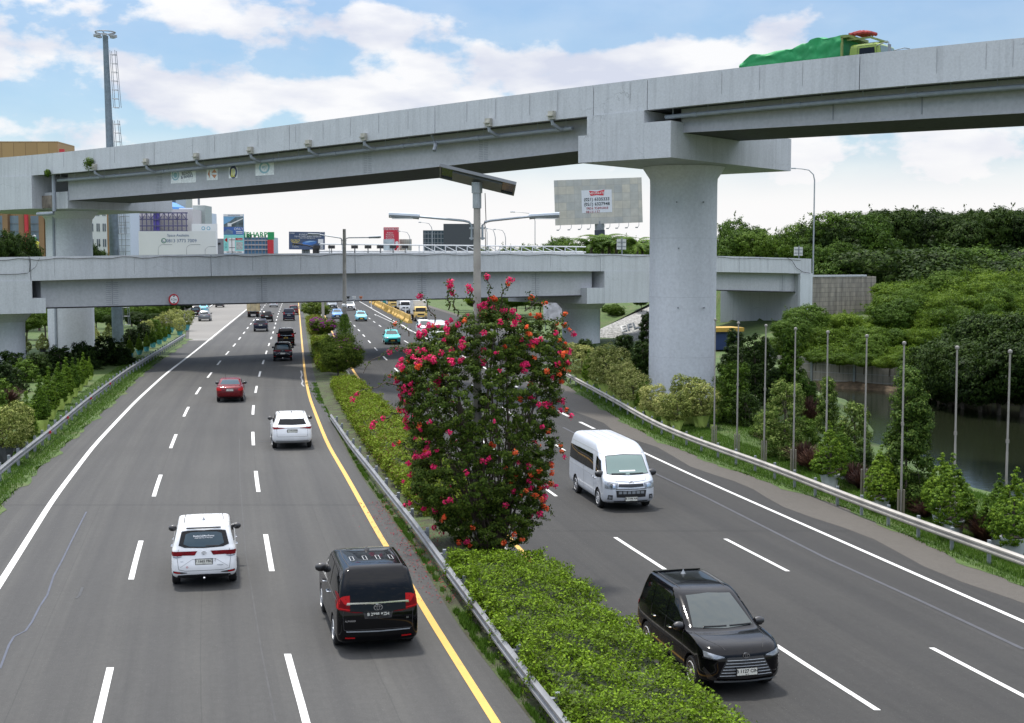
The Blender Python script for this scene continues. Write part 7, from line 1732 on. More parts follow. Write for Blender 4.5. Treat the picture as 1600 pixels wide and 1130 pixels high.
# ================================================================ ROW OF BARRIERS, CATWALK, SIGNS
M_BARY = simple('barrier_yellow', (.62, .40, .10), .6, noise=.25, nscale=1.5)
mb = MB(); mb.sweep([((-.65, 0), (0, 1)), ((.65, 0), (0, 1))], lambda i: [(-.32, 0), (.32, 0), (.30, .2), (.12, .5), (.10, 1.0), (-.10, 1.0), (-.12, .5), (-.30, .2)]); mb.box((.3, 0, .16), (.3, .68, .14)); mb.box((-.3, 0, .16), (.3, .68, .14))
o = mb.build('b', M_BARY); BM = o.data; bpy.data.objects.remove(o)
pa, pb = G(640, 505), G(581, 474); nb_ = 34
for i in range(nb_):
    p = pa.lerp(pb, i / (nb_ - 1)); o = bpy.data.objects.new('water_barrier', BM); C.objects.link(o); o.location = (p.x + random.uniform(-.1, .1), p.y, .004); o.rotation_euler = (0, 0, math.atan2(pb.y - pa.y, pb.x - pa.x) + random.uniform(-.25, .25)); o.scale = (1.2, 1.1, 1.15)
    tag(o, 'yellow plastic water barrier, %s from the near end of the row on the right' % ORD[i], 'barrier', 'yellow barriers in a row')
for (px, py, k) in ((580, 481, 'farther'), (634, 494, 'nearer')): p = G(px, py); mb = MB(); mb.tube([(0, 0, 0), (0, 0, 1.6)], .07, 6); mb.box((0, 0, .05), (.4, .4, .1)); o = mb.build('delineator_post', M_WHITE); o.location = p; tag(o, k + ' white post at the edge line beside the yellow barriers', 'post')
# catwalk railing behind the overpass roadway
cw = empty('catwalk_railing', (LP.x, LP.y, 0), 0, 'long white metal railing with diagonal braces standing behind the overpass parapet', 'railing'); inv = Matrix.Translation(-cw.location)
PN = LP + LN_ * (LW + .6)
def cwp(px, py): return onplane(px, py, PN, LN_)
def cwadd(mb, nm, m): o = mb.build(nm, m); o.parent = cw; o.matrix_parent_inverse = inv; return o
M_CW = simple('railing_white', (.55, .57, .58), .5)
def ytop(px): return 381.5 + (px - 505) * .0105
ybt = lambda px: 392.5 + (px - 505) * .004
for a, b, f in ((500, 915, ytop), (497, 915, ybt)): mb = MB(); mb.tube([cwp(px, f(px)) for px in np.linspace(a, b, 24)], .07, 5); cwadd(mb, 'rail', M_CW)
for px in list(np.arange(515, 660, 20)) + list(np.arange(662, 916, 17)): mb = MB(); mb.tube([cwp(px, ytop(px)), cwp(px, 397)], .06, 5); cwadd(mb, 'post', M_CW)
for px in np.arange(662, 899, 17): mb = MB(); mb.tube([cwp(px, ytop(px) + 1), cwp(px + 17, ybt(px))], .055, 5); cwadd(mb, 'brace', M_CW)
mb = MB(); q = [cwp(px, 393) for px in (500, 660, 915)]; mb.tube([v + Vector((LN_.x * .5, LN_.y * .5, -.25)) for v in q], .3, 4); cwadd(mb, 'walkway', M_STEEL)
for i, px in enumerate((495, 518, 554, 575, 594, 614, 633)): q = onplane(px, 386, PN - LN_ * .5, LN_); mb = MB(); mb.box((0, 0, 0), (.62, .3, .32), .4); mb.tube([(0, 0, 0), (0, .1, -.7)], .04, 5); o = mb.build('floodlight', M_TRIM); o.location = q; tag(o, 'black floodlight on the catwalk railing, %s from the left' % ORD[i], 'floodlight', 'floodlights on the catwalk')
q = onplane(494, 393, PN, LN_); mb = MB(); mb.box((0, 0, -.1), (.62, .4, 1.0)); mb.tube([(0, 0, .3), (-.9, 0, .6), (-2.0, 0, .72)], .07, 6); mb.tube([(-1.3, 0, .66), (-2.3, 0, .78)], .12, 6); o = mb.build('street_lamp', M_TRIM); o.location = q; tag(o, 'dark box with a bent lamp arm at the left end of the catwalk', 'lamp')
def square_sign(x0, x1, y0, y1, P, label):
    c = onplane((x0 + x1) / 2, (y0 + y1) / 2, P, LN_); a = onplane(x0, y0, P, LN_); b = onplane(x1, y1, P, LN_); w_ = (b - a).xy.length; h_ = a.z - b.z; r = empty('road_sign', c, math.atan2(LD.y, LD.x), label, 'sign')
    mb = MB(); mb.box((0, 0, 0), (w_, .05, h_)); mb.build('panel', simple('sign_back', (.50, .51, .50), .6, noise=.2), r); mb = MB(); mb.box((0, -.05, h_ * .2), (w_ * .95, .05, .07)); mb.box((0, -.05, -h_ * .2), (w_ * .95, .05, .07)); mb.box((0, -.09, -h_ * .3), (.09, .07, h_ * 1.9)); mb.build('frame', M_GREYM, r)
square_sign(964, 978, 373.5, 390, LP + LN_ * 1.2, 'square grey sign seen from behind, in front of the palms'); square_sign(1241, 1254, 386, 399.5, LP + LN_ * 1.2, 'small square sign at the abutment end of the overpass')
# ================================================================ BILLBOARDS
def board(name, x0, x1, y0, y1, Y, mat, label, cat='billboard', thick=.6, post=None, roll=0, edge=None):
    c = atY((x0 + x1) / 2, (y0 + y1) / 2, Y); s_ = Y / FPX; w_, h_ = (x1 - x0) * s_, (y1 - y0) * s_
    r = empty(name, (c.x, Y, c.z), 0, label, cat); mb = MB(); mb.box((0, thick / 2, 0), (w_, thick, h_)); mb.build('panel', mat, r); r.rotation_euler = (0, -rad(roll), 0)
    for pxp, wd in (post or ()): mb = MB(); mb.tube([((pxp - (x0 + x1) / 2) * s_, thick + .3, -h_ / 2 + .5), ((pxp - (x0 + x1) / 2) * s_, thick + .3, -c.z - .5)], wd, 10); mb.build('post', M_GREYM, r)
    r['sc'] = s_; return r, s_, (x0 + x1) / 2, (y0 + y1) / 2
def bt(B, s_, px, py, hpx, mat, bold=False, asp=1., depth=.01, off=.03):
    r, k, cx, cy = B; M = Matrix.Translation(((px - cx) * k, -off, (cy - py) * k)) @ Matrix.Rotation(rad(90), 4, 'X') @ Matrix.Diagonal((asp, 1, 1, 1)); return text('lettering', s_, hpx * k * 1.38, mat, r, M, depth, bold=bold)
def bp(B, pts, mat, off=.02, name='printed_shape'):
    r, k, cx, cy = B; mb = MB(); mb.add([((a - cx) * k, -off, (cy - b_) * k) for a, b_ in pts], [tuple(range(len(pts)))]); mb.add([((a - cx) * k, -off + .012, (cy - b_) * k) for a, b_ in pts], [tuple(range(len(pts)))[::-1]]); return mb.build(name, mat, r, fix=False)
def rect(x0, y0, x1, y1): return ((x0, y1), (x1, y1), (x1, y0), (x0, y0))
kb = NB('faded_vinyl'); kb.b.inputs['Roughness'].default_value = .7
br = kb.tex('Brick', 1., sc=(.27, .27, .27)); br.inputs['Color1'].default_value = (.52, .49, .43, 1); br.inputs['Color2'].default_value = (.40, .41, .41, 1); br.inputs['Mortar'].default_value = (.34, .33, .31, 1); br.inputs['Mortar Size'].default_value = .008; br.offset = 0; br.inputs['Brick Width'].default_value = .42; br.inputs['Row Height'].default_value = .42
mpn = br.inputs['Vector'].links[0].from_node; mpn.inputs['Rotation'].default_value = (rad(90), 0, 0)
nz = kb.tex('Noise', .6, 5, .6); kb.col(kb.mix(1., br.outputs[0], kb.ramp(nz.outputs[0], [(.3, (.82,) * 3), (.7, (1.08,) * 3)]), 'MULTIPLY'))
B = board('billboard', 867, 1003, 280, 349.5, 262., kb.m, 'big faded patchwork billboard with red logo and phone numbers on a single column', post=((936, .95),), roll=2.0)
bp(B, rect(909, 297, 956, 332), simple('sheet_white', (.62, .64, .70), .6, noise=.03)); bp(B, ((921, 298), (933, 299.5), (945, 297), (943, 306), (933, 305), (923, 306)), simple('logo_red', (.55, .03, .05), .5), .04)
bt(B, 'NEONLITE', 933, 302, 3.6, M_WHITE, off=.06, asp=1.05); INK = simple('ink_grey', (.06, .07, .08), .6); RINK = simple('ink_maroon', (.33, .04, .06), .6)
bt(B, '(021) 6335333', 932.5, 311.5, 4.9, INK, True, 1.0, off=.05); bt(B, '(021) 6327948', 932.5, 318.8, 4.9, INK, True, 1.0, off=.05); bt(B, '0856 95896868', 933, 325.2, 3.6, RINK, off=.05, asp=1.1); bt(B, '08131137', 926, 330.6, 3.6, RINK, off=.05, asp=1.1)
for px in (875, 892, 908, 922, 944, 952, 966, 981, 997):
    r, k, cx, cy = B; mb = MB(); x = (px - cx) * k; mb.tube([(x, -.1, -4.4), (x - .1, -.8, -5.0), (x - .5, -1.3, -5.4)], .05, 5); mb.box((x - .6, -1.35, -5.35), (.5, .3, .2)); mb.build('floodlight_bracket', M_GREYM, r)
mb = MB(); mb.box((0, -1.0, -7.2), (2.0, .3, 3.2)); mb.build('column_sheet', simple('sheet_dark', (.04, .05, .07), .6), B[0])
BW = simple('board_white', (.66, .67, .68), .6, noise=.03, nscale=.2)
B = board('billboard', 300, 339, 350, 398, 315., BW, 'white billboard with small blue circle drawings behind the space available board', post=((320, .5),))
for cx_ in (318, 326): bp(B, [(cx_ + 3 * math.cos(a), 357 + 3 * math.sin(a)) for a in np.linspace(6.28, 0, 14)[:-1]], simple('pale_blue_print', (.16, .38, .50), .6)); bp(B, [(cx_ + 1.8 * math.cos(a), 357 + 1.8 * math.sin(a)) for a in np.linspace(6.28, 0, 12)[:-1]], BW, .04)
B = board('billboard', 217, 337, 361.5, 399, 300., simple('board_ivory', (.60, .61, .60), .6, noise=.04, nscale=.2), 'wide white billboard reading Space Available with a phone number', post=((240, .4), (310, .4)))
BINK = simple('blue_grey_ink', (.10, .15, .26), .6); bt(B, 'Space Available', 278.5, 368, 4.2, BINK, asp=.95); bt(B, '0813 3773 7009', 283.5, 376.5, 5.4, BINK, asp=.98)
def bring(B, cx_, cy_, r0, r1, mat, a0=0., a1=6.2832, off=.03):
    r, k, cx, cy = B; n = 18; V = []; 
    for i in range(n + 1): a = a0 + (a1 - a0) * i / n; V += [((cx_ + q * math.cos(a) - cx) * k, -off, (cy - cy_ + q * math.sin(a)) * k) for q in (r0, r1)]
    mb = MB(); mb.add(V, [(2 * i, 2 * i + 1, 2 * i + 3, 2 * i + 2) for i in range(n)]); mb.build('drawn_ring', mat, r, fix=False)
bring(B, 256, 376.3, 2.9, 4., simple('dark_green_ink', (.03, .16, .10), .6)); bring(B, 256, 376.3, 1.3, 2.1, BINK, 2.2, 5.6); 
for x in (247, 291, 320): bring(B, x + 8, 390 + 3 * (x > 300), 7.6, 8., M_GREYM, 1.57, 3.14); bp(B, rect(x + 8, 382 + 3 * (x > 300), x + (22 if x < 300 else 17), 382.6 + 3 * (x > 300)), M_GREYM); bp(B, rect(x - .1, 390, x + .4, 398.5), M_GREYM)
B = board('billboard', 349.5, 380.5, 335, 399, 290., simple('board_sky', (.16, .36, .58), .5, noise=.35, nscale=.25), 'tall narrow billboard with blue house pictures above a teal panel', post=((364, .5),))
bp(B, rect(349.5, 335, 380.5, 338.5), BW, .03); bt(B, 'developments', 366, 336.6, 2.4, BINK, off=.05)
bp(B, ((350, 351), (360, 346), (368, 340), (380.3, 338.8), (380.3, 355), (350, 355)), simple('print_grey', (.10, .14, .16), .6, noise=.7, nscale=.7), .03); bp(B, ((357, 351), (380, 341), (380, 342.5), (357, 353)), BW, .05); bp(B, rect(356, 349, 362, 354), BW, .045)
bp(B, rect(349.5, 355, 380.5, 367), simple('print_blue', (.05, .13, .40), .5, noise=.4, nscale=.4), .03); bt(B, 'ONLY', 373, 358, 4., BW, off=.05); bp(B, rect(369, 361.5, 379, 362.8), BW, .05); bp(B, rect(369, 364, 379, 365), BW, .05); bp(B, ((350, 362), (356, 358), (364, 361), (364, 366), (350, 366)), simple('print_bluegrey', (.16, .25, .36), .6, noise=.5, nscale=.6), .05)
bp(B, rect(349.5, 367, 380.5, 395), simple('print_teal', (.22, .58, .55), .5), .03); bp(B, ((350.5, 375), (355, 371.5), (355, 378.5)), M_TLB, .05); bp(B, rect(357, 372, 367, 392), BW, .045); bp(B, rect(368, 372, 379, 375.5), M_TLB, .05); bt(B, '- Hijauan', 374, 373.7, 2.2, BW, off=.06); bp(B, rect(361.8, 372, 362.6, 399), M_TRIM, .07); bp(B, rect(358, 374.5, 367, 375.3), M_TRIM, .07); bp(B, rect(358, 386.5, 367, 387.3), M_TRIM, .07)
bt(B, 'S', 353, 382, 3., BINK, off=.05); bt(B, 'H', 353, 386.5, 3., BINK, off=.05); bp(B, rect(349.5, 392, 380.5, 396), BW, .045); bt(B, '0811 8222 3000', 365.5, 394, 2.6, INK, off=.06); bp(B, rect(368.5, 378, 379, 390), simple('grey_square', (.40, .42, .42), .6, noise=.3), .05)
B = board('billboard', 451.5, 507, 362.5, 390, 300., simple('board_navy', (.055, .085, .16), .5, noise=.2, nscale=.2), 'dark navy billboard with gold 77 lettering and a blue car picture', post=((473, .35), (477, .35), (481, .35)), roll=-.6)
GLD = simple('gold_print', (.62, .50, .10), .5); bt(B, 'GOLD', 461.5, 376, 3.8, GLD); bt(B, '77', 461, 381.5, 6., GLD); bp(B, rect(455, 378.2, 468, 378.7), GLD); bt(B, '7 TOYS', 462, 386.2, 2.2, BW); bt(B, 'KUNJUNGI', 476, 366.8, 2.6, BW); bt(B, 'DIJUAL UNIT BARU TERSEDIA', 481, 369.8, 2.3, BW); bt(B, 'HUB KAMI SEKARANG', 480, 372.3, 1.8, BW); bt(B, 'DAPUR', 456.5, 365, 1.8, BW); bt(B, 'IKLAN', 502.5, 363.9, 1.6, BW)
bp(B, ((470, 382), (474, 378), (482, 376), (495, 376.5), (494, 380), (488, 382.5), (476, 383.5)), simple('print_car_blue', (.05, .16, .45), .4, noise=.5, nscale=.5)); bp(B, ((475, 378.5), (484, 376.4), (494, 376.8), (480, 379)), simple('print_lightblue', (.3, .5, .7), .4), .03); bp(B, rect(497, 373.5, 505, 380), BW); bp(B, rect(499, 381, 505, 389), simple('print_greysq', (.40, .42, .45), .6, noise=.4), .03)
B = board('billboard', 599.5, 623, 355.5, 391.5, 290., simple('board_red', (.55, .03, .06), .5, noise=.1, nscale=.2), 'red billboard with white heading and lines of text', post=((611, .4),))
bt(B, 'DISEWAKAN', 611, 358.3, 3.4, BW, asp=.9); [bt(B, t, 609.5, 364 + 3.1 * i, 2.3, BW, asp=.9) for i, t in enumerate(('Reklame', 'Pembuatan', 'Renovasi &', 'Konstruksi', 'Hubungi'))]; bp(B, [(620 + 2.6 * math.cos(a), 379.5 + 2.6 * math.sin(a)) for a in np.linspace(6.28, 0, 14)[:-1]], BW); bp(B, ((617, 391), (622.5, 391), (622.5, 384.5)), BW); bp(B, ((617, 391), (622, 384.5), (623, 385.5), (618.5, 391.2)), M_TLB, .03)
B = board('billboard', 599, 616, 374, 391.5, 286., simple('board_glassy', (.45, .52, .56), .4, noise=.3, nscale=.8), 'pale striped panel in front of the red billboard')
B = board('billboard', 624, 643, 374, 391.5, 292., simple('board_beige', (.42, .42, .36), .6, noise=.3, nscale=.6), 'beige gridded billboard right of the red one')
for x in np.arange(627, 643, 3.2): bp(B, rect(x, 374, x + .3, 391.5), M_GREYM)
for y in (378.5, 383, 387.5): bp(B, rect(624, y, 643, y + .3), M_GREYM)
B = board('dark_screen', 693, 745, 350, 392, 285., simple('screen_dark', (.055, .062, .07), .5, noise=.05), 'large plain dark billboard screen left of the solar lamp post', 'billboard', 1.2)
# ================================================================ BUILDINGS
def bld(name, x0, x1, y0, Y, mat, label, depth=8, zb=0., cat='building'):
    s_ = Y / FPX; a = atY(x0, y0, Y); w_ = (x1 - x0) * s_; r = empty(name, (a.x + w_ / 2, Y, 0), 0, label, cat); mb = MB(); mb.box((0, depth / 2, (a.z + zb) / 2), (w_, depth, a.z - zb)); mb.build('wall', mat, r); return r, s_, (x0 + x1) / 2
def wins(Bd, xs_, ys_, w_, h_, mat, off=.06, name='window', fr=None):
    r, k, cx = Bd; Y = r.location.y
    for x in xs_:
        for y in ys_:
            z = CAMH + (YH - y) * k; mb = MB(); mb.box(((x - cx) * k, -off, z), (w_ * k, .12, h_ * k)); o = mb.build(name, mat, r)
            if fr: mb = MB(); mb.box(((x - cx) * k, -off - .08, z), (.12, .06, h_ * k)); mb.box(((x - cx) * k, -off - .08, z), (w_ * k, .05, .12)); mb.build('mullion', fr, o)
    return r
kc = NB('tan_cladding'); kc.b.inputs['Roughness'].default_value = .6
br = kc.tex('Brick', 1., sc=(.22, .22, .22)); br.inputs['Color1'].default_value = (.36, .23, .10, 1); br.inputs['Color2'].default_value = (.31, .195, .085, 1); br.inputs['Mortar'].default_value = (.14, .08, .03, 1); br.inputs['Mortar Size'].default_value = .008; br.inputs['Brick Width'].default_value = .45; br.inputs['Row Height'].default_value = .65
br.inputs['Vector'].links[0].from_node.inputs['Rotation'].default_value = (rad(90), 0, 0); kc.col(br.outputs[0])
GLB = glassm('glass_building', (.20, .27, .33), .15); CLAD = simple('clad_orange', (.25, .15, .07), .6, noise=.2, nscale=.2)
B = bld('mall_building', -140, 88, 221, 235., kc.m, 'tan panelled building with tall glass bays and brown columns, far left', 9)
wins(B, (-70, -30, -2, 18, 52), (368,), 16, 60, GLB, .3); 
for x in (-90, -50, -14, 8, 33, 64, 80): mb = MB(); mb.box(((x - B[2]) * B[1], -.9, 9), (.9, 1.2, 18)); mb.build('column', CLAD, B[0])
for y in (350, 362, 374, 386):
    for x in (-2, 18, 52): mb = MB(); mb.box(((x - B[2]) * B[1], -.42, CAMH + (YH - y) * B[1]), (1.8, .08, .1)); mb.build('mullion', M_GREYM, B[0])
mb = MB(); mb.box(((43.5 - B[2]) * B[1], -2.2, 10.), (.55, .5, 17)); mb.build('red_fin', M_REDI, B[0])
mb = MB(); mb.box(((95 - B[2]) * B[1], -.2, 27.2), (.8, .5, 2.4)); mb.build('red_panel', M_REDI, B[0])
for i, (px, py, c_, w_) in enumerate(((43, 388, M_REDI, .8), (52, 378, simple('leaf_green_paint', (.05, .35, .12), .5), .7), (57, 384, M_YEL2, .6), (48, 392, simple('sign_cyan', (.1, .4, .5), .5), .7), (53, 372, BW, .4))):
    if i == 0: q0 = atY(50, 398, 222.); sgn_ = empty('mall_sign', (q0.x, 222, 7.), 0, 'colourful sculpted roof sign of white, red and green leaves, far left', 'sign'); mb = MB(); mb.box((0, .3, 1.2), (4.2, .3, .8)); mb.build('base', BW, sgn_)
    q = atY(px, py, 222.); V = [(q.x - q0.x + w_ * (.4 + .6 * (k % 2)) * math.cos(k * .785), 0, q.z - 7 + w_ * 1.3 * math.sin(k * .785)) for k in range(8)]; mb = MB(); mb.add(V + [(v[0], .25, v[2]) for v in V], [tuple(range(8))[::-1], tuple(range(8, 16))] + [(k, (k + 1) % 8, 8 + (k + 1) % 8, 8 + k) for k in range(8)]); mb.build('leaf_shape', c_, sgn_)
CREAM = simple('render_cream', (.56, .57, .56), .8, noise=.08, nscale=.1); GLW = glassm('window_grey', (.10, .12, .14), .2)
B = bld('hotel_building', 128, 168, 300, 330., CREAM, 'pale grey hotel block with paired narrow windows behind the left pier'); wins(B, (143.5, 150.5, 153.5, 160, 163), (332, 356, 380), 1.8, 12, GLW)
B = bld('brown_pillar', 166.5, 173, 322, 300., CLAD, 'slim brown tower pillar beside the high mast', 2., cat='tower')
PBL = simple('paint_pale_blue', (.50, .56, .64), .7, noise=.05); B = bld('blue_white_block', 176, 203, 326, 320., PBL, 'pale bluish white block with thin scaffold lines beside the mast')
for x in np.arange(178, 202, 6): mb = MB(); mb.box(((x - B[2]) * B[1], -.5, 10), (.12, .1, 22)); mb.build('scaffold_pole', M_GREYM, B[0])
for y in np.arange(330, 398, 9): mb = MB(); mb.box((0, -.6, CAMH + (YH - y) * B[1]), (27 * B[1], .1, .12)); mb.build('scaffold_rail', M_GREYM, B[0])
GRN = simple('tower_greygreen', (.40, .42, .40), .8); B = bld('office_tower', 228, 290, 305, 400., GRN, 'grey office tower partly hidden under the upper flyover'); wins(B, (234, 245, 257, 271), (314, 326), 6, 7, GLW)
mb = MB(); mb.lathe([(7.4, 0), (6.8, 1.2), (4, 2.6), (.2, 3.2)], ((264 - B[2]) * B[1], -9, CAMH + (YH - 331) * B[1] * .97), 24); mb.build('blue_dome', simple('dome_blue', (.05, .20, .50), .5), B[0], True)
MALL = simple('mall_pinkgrey', (.52, .50, .51), .8, noise=.06); B = bld('round_mall', 200, 300, 327, 340., MALL, 'rounded pale building wrapped in dark scaffolding with a purple band', 20)
mb = MB(); mb.box((0, -1.1, CAMH + (YH - 352) * B[1]), (80 * B[1], .3, 30 * B[1] * .9)); mb.build('banner_wall', simple('banner_beige', (.46, .43, .42), .8, noise=.15, nscale=.1), B[0])
PUR = simple('purple_mesh', (.12, .09, .42), .7, noise=.3, nscale=.5); mb = MB(); mb.box(((247 - B[2]) * B[1], -1.9, CAMH + (YH - 350) * B[1]), (9 * B[1], .3, 31 * B[1])); mb.build('purple_band', PUR, B[0]); SCF = simple('scaffold_dark', (.09, .085, .17), .6)
for x in np.arange(212, 298, 6.8): mb = MB(); mb.box(((x - B[2]) * B[1], -2.3, CAMH + (YH - 352) * B[1]), (.22, .2, 38 * B[1])); mb.build('scaffold_pole', SCF, B[0])
for y in (334, 344, 354, 362): mb = MB(); mb.box((4 * B[1] , -2.35, CAMH + (YH - y) * B[1]), (84 * B[1], .2, .3)); mb.build('scaffold_rail', SCF, B[0])
for x in np.arange(212, 290, 13.6): mb = MB(); a = ((x - B[2]) * B[1], -2.5, CAMH + (YH - 344) * B[1]); mb.tube([a, (a[0] + 6.8 * B[1], -2.5, CAMH + (YH - 334) * B[1]), (a[0] + 13.6 * B[1], -2.5, a[2])], .1, 4); mb.build('scaffold_brace', SCF, B[0])
for y in (342, 357): mb = MB(); mb.box(((206 - B[2]) * B[1], -1.0, CAMH + (YH - y) * B[1]), (12 * B[1], .4, 2.5 * B[1])); mb.build('dark_louvre', M_TRIM, B[0])
B = bld('blue_annex', 280, 302, 325, 360., PBL, 'light blue block right of the scaffolded building'); wins(B, (298.5,), (338,), 4, 14, GLW)
B = bld('grey_annex', 301, 320, 321, 350., simple('annex_sage', (.33, .37, .36), .8), 'grey green box-shaped block beside the scaffolded building'); mb = MB(); mb.tube([(0, 0, CAMH + 94 * B[1]), (0, 0, CAMH + 104 * B[1])], .3, 5); mb.build('antenna', M_GREYM, B[0])
B = bld('white_annex', 320, 328, 333, 360., PBL, 'narrow white block with dark vertical slots'); wins(B, (322.5, 325.5), (343,), 1.2, 14, GLW)
B = bld('glass_office', 380, 426, 371, 360., glassm('office_glass', (.10, .22, .36), .25), 'low blue glass office with large green letters on its roof'); [bp((B[0], B[1], B[2], 0), (), M_GREYM) if False else None]
for x in np.arange(382, 426, 5.5): mb = MB(); mb.box(((x - B[2]) * B[1], -.2, 9), (.25, .2, 15)); mb.build('mullion', M_GREYM, B[0])
for y in (376, 383, 390): mb = MB(); mb.box((0, -.25, CAMH + (YH - y) * B[1]), (46 * B[1], .2, .3)); mb.build('spandrel', simple('spandrel_pink', (.42, .40, .42), .6), B[0])
GRS = simple('sign_green', (.02, .30, .10), .5); q = B[0].location; text('roof_lettering', 'dis', 2.2, GRS, B[0], Matrix.Translation(((385.5 - B[2]) * B[1], -.5, CAMH + (YH - 367.5) * B[1])) @ Matrix.Rotation(rad(90), 4, 'X') @ Matrix.Diagonal((1.1, 1, 1, 1)), .1, bold=True); text('roof_lettering', 'SHARP', 1.9, GRS, B[0], Matrix.Translation(((402 - B[2]) * B[1], -.5, CAMH + (YH - 367.5) * B[1])) @ Matrix.Rotation(rad(90), 4, 'X'), .1, bold=True)
mb = MB(); mb.box(((424 - B[2]) * B[1], -.8, CAMH + (YH - 369) * B[1]), (1.7, .5, 2.0)); mb.build('green_sign', GRS, B[0]); mb = MB(); mb.box(((423.5 - B[2]) * B[1], -.9, CAMH + (YH - 387) * B[1]), (1.6, .4, 4)); mb.build('red_panel', M_REDI, B[0])
B = bld('grey_house', 339, 352, 373, 340., simple('house_grey', (.20, .21, .23), .8), 'small dark grey house beside the tall billboard'); wins(B, (342,), (381,), 5, 3, M_TRIM)
B = bld('dark_glass_block', 661, 693, 360, 330., glassm('dark_glass_wall', (.05, .075, .09), .2), 'dark gridded glass building left of the plain dark screen')
for x in np.arange(664, 693, 5): mb = MB(); mb.box(((x - B[2]) * B[1], -.1, 8), (.15, .1, 17)); mb.build('mullion', M_GREYM, B[0])
for y in (366, 373, 380): mb = MB(); mb.box((0, -.12, CAMH + (YH - y) * B[1]), (32 * B[1], .1, .15)); mb.build('mullion', M_GREYM, B[0])
# kiosk and signs under the flyovers
q = atY(1128, 540, 135); q.z = -.2; k_ = empty('blue_kiosk', q, .3, 'blue kiosk with yellow fascia behind the bushes right of the big pier', 'kiosk'); mb = MB(); mb.box((0, 0, .9), (3.0, 2.6, 1.8)); mb.build('body', simple('kiosk_blue', (.012, .03, .10), .6), k_); mb = MB(); mb.box((0, -.1, 2.0), (3.3, 3.0, .4)); mb.build('fascia', simple('kiosk_yellow', (.40, .25, .04), .6), k_)
q = G(868, 513, 0.); k_ = empty('poster_board', (q.x, q.y, 0), 0, 'white poster board standing below the overpass pier cap', 'board'); mb = MB(); mb.box((0, 0, 2.2), (3.2, .2, 2.6)); mb.build('panel', simple('poster_pale', (.48, .46, .52), .6, noise=.5, nscale=1.2), k_); [MB().box((x, .1, .5), (.12, .12, 1.2)).build('post', M_GREYM, k_) for x in (-1.3, 1.3)]
# ================================================================ WALLS AND SLOPES
kw = NB('block_wall'); kw.b.inputs['Roughness'].default_value = .9; br = kw.tex('Brick', 1., sc=(1, 1, 1)); br.inputs['Color1'].default_value = (.30, .27, .225, 1); br.inputs['Color2'].default_value = (.24, .22, .19, 1); br.inputs['Mortar'].default_value = (.15, .14, .12, 1); br.inputs['Brick Width'].default_value = 1.1; br.inputs['Row Height'].default_value = .55; br.inputs['Mortar Size'].default_value = .03; br.inputs['Vector'].links[0].from_node.inputs['Rotation'].default_value = (rad(90), 0, 0)
st = kw.tex('Noise', .8, 5, .6, sc=(2, 2, .3)); kw.col(kw.mix(1., br.outputs[0], kw.ramp(st.outputs[0], [(.35, (.6,) * 3), (.6, (1.1,) * 3)]), 'MULTIPLY'))
sa = l_of(1269.5); sb = l_of(1370); zw = ls(1320, 431)[1]; L_ = sb - sa; w0 = empty('block_retaining_wall', (*lspt(sa, .1), 0), rz, 'weathered concrete block retaining wall right of the white abutment', 'wall')
mb = MB(); mb.box((L_ / 2, .25, zw / 2 - .6), (L_, .5, zw + 1.0)); mb.build('blockwork', kw.m, w0); mb = MB(); mb.box((L_ * .42, .25, zw + .0), (L_ * .84, .66, .22)); mb.build('coping', M_CONC, w0)
M_PANEL = concrete('panel_concrete', (.27, .25, .215), .5, crack=False); wv = WB - WA; rzw = math.atan2(wv.y, wv.x); ww = empty('panel_wall', (WA.x, WA.y, 0), rzw, 'low weathered concrete panel wall along the far bank of the pond', 'wall')
for i in range(11):
    mb = MB(); mb.box((i * 4.0 + 2, 0, -1.15), (3.78, .12, 2.5)); mb.build('panel', M_PANEL, ww); mb = MB(); mb.box((i * 4.0, -.03, -1.1), (.2, .26, 2.75)); mb.build('post', M_GREYM, ww)
    for z in (-.5, -1.2, -1.9): mb = MB(); mb.box((i * 4.0 + 2, -.065, z), (3.76, .012, .03)); mb.build('panel_joint', MATS['joint_dark'], ww)
# planted slope under the overpass
def slope_pt(px, py, Y): q = atY(px, py, Y); return q
def patchf(name, pts, mat, n=0, size=.3, lab=None):
    V = [slope_pt(*p) for p in pts]; mb = MB(); mb.add(V, [tuple(range(len(V)))]); o = mb.build(name, mat); o['kind'] = 'structure'; return o
kg2 = simple('pebble_slope', (.30, .30, .29), .9, noise=.6, nscale=4); patchf('slope', ((928, 560, 150), (1040, 540, 150), (1040, 468, 170), (1012, 474, 170), (938, 514, 156)), kg2)
patchf('slope', ((938, 514, 156.2), (1040, 462, 170.2), (1040, 440, 182), (938, 440, 182)), M_GRASS)
def band(name, a, b, wy, mat, n, seed, Y=160, size=.35, hgt=.5):
    rng = np.random.default_rng(seed); t = rng.random(n); k = rng.random(n); px = a[0] + (b[0] - a[0]) * t; py = a[1] + (b[1] - a[1]) * t + (k - .5) * wy; Yv = Y + 14 * t + (.5 - k) * 3; P = np.array([atY(x, y, yy) for x, y, yy in zip(px, py, Yv)]); P[:, 2] += rng.random(n) * hgt * .3
    V, Q = leaf_quads(P, unit(rng.normal(size=(n, 3)) * .6 + np.array([0, -.6, .6])), size, .7, rng); return tag(link(name, fast_mesh(name, V, Q, mat)), kind='stuff')
band('ground_cover', (934, 512), (1040, 470), 10, L_MAG, 5000, 1); band('ground_cover', (936, 500), (1030, 466), 9, L_LIME, 4500, 2, 165); band('ground_cover', (936, 490), (1020, 458), 8, L_MAG, 3000, 3, 168); band('ground_cover', (936, 520), (1040, 480), 4, L_GRS, 4000, 4, 157)
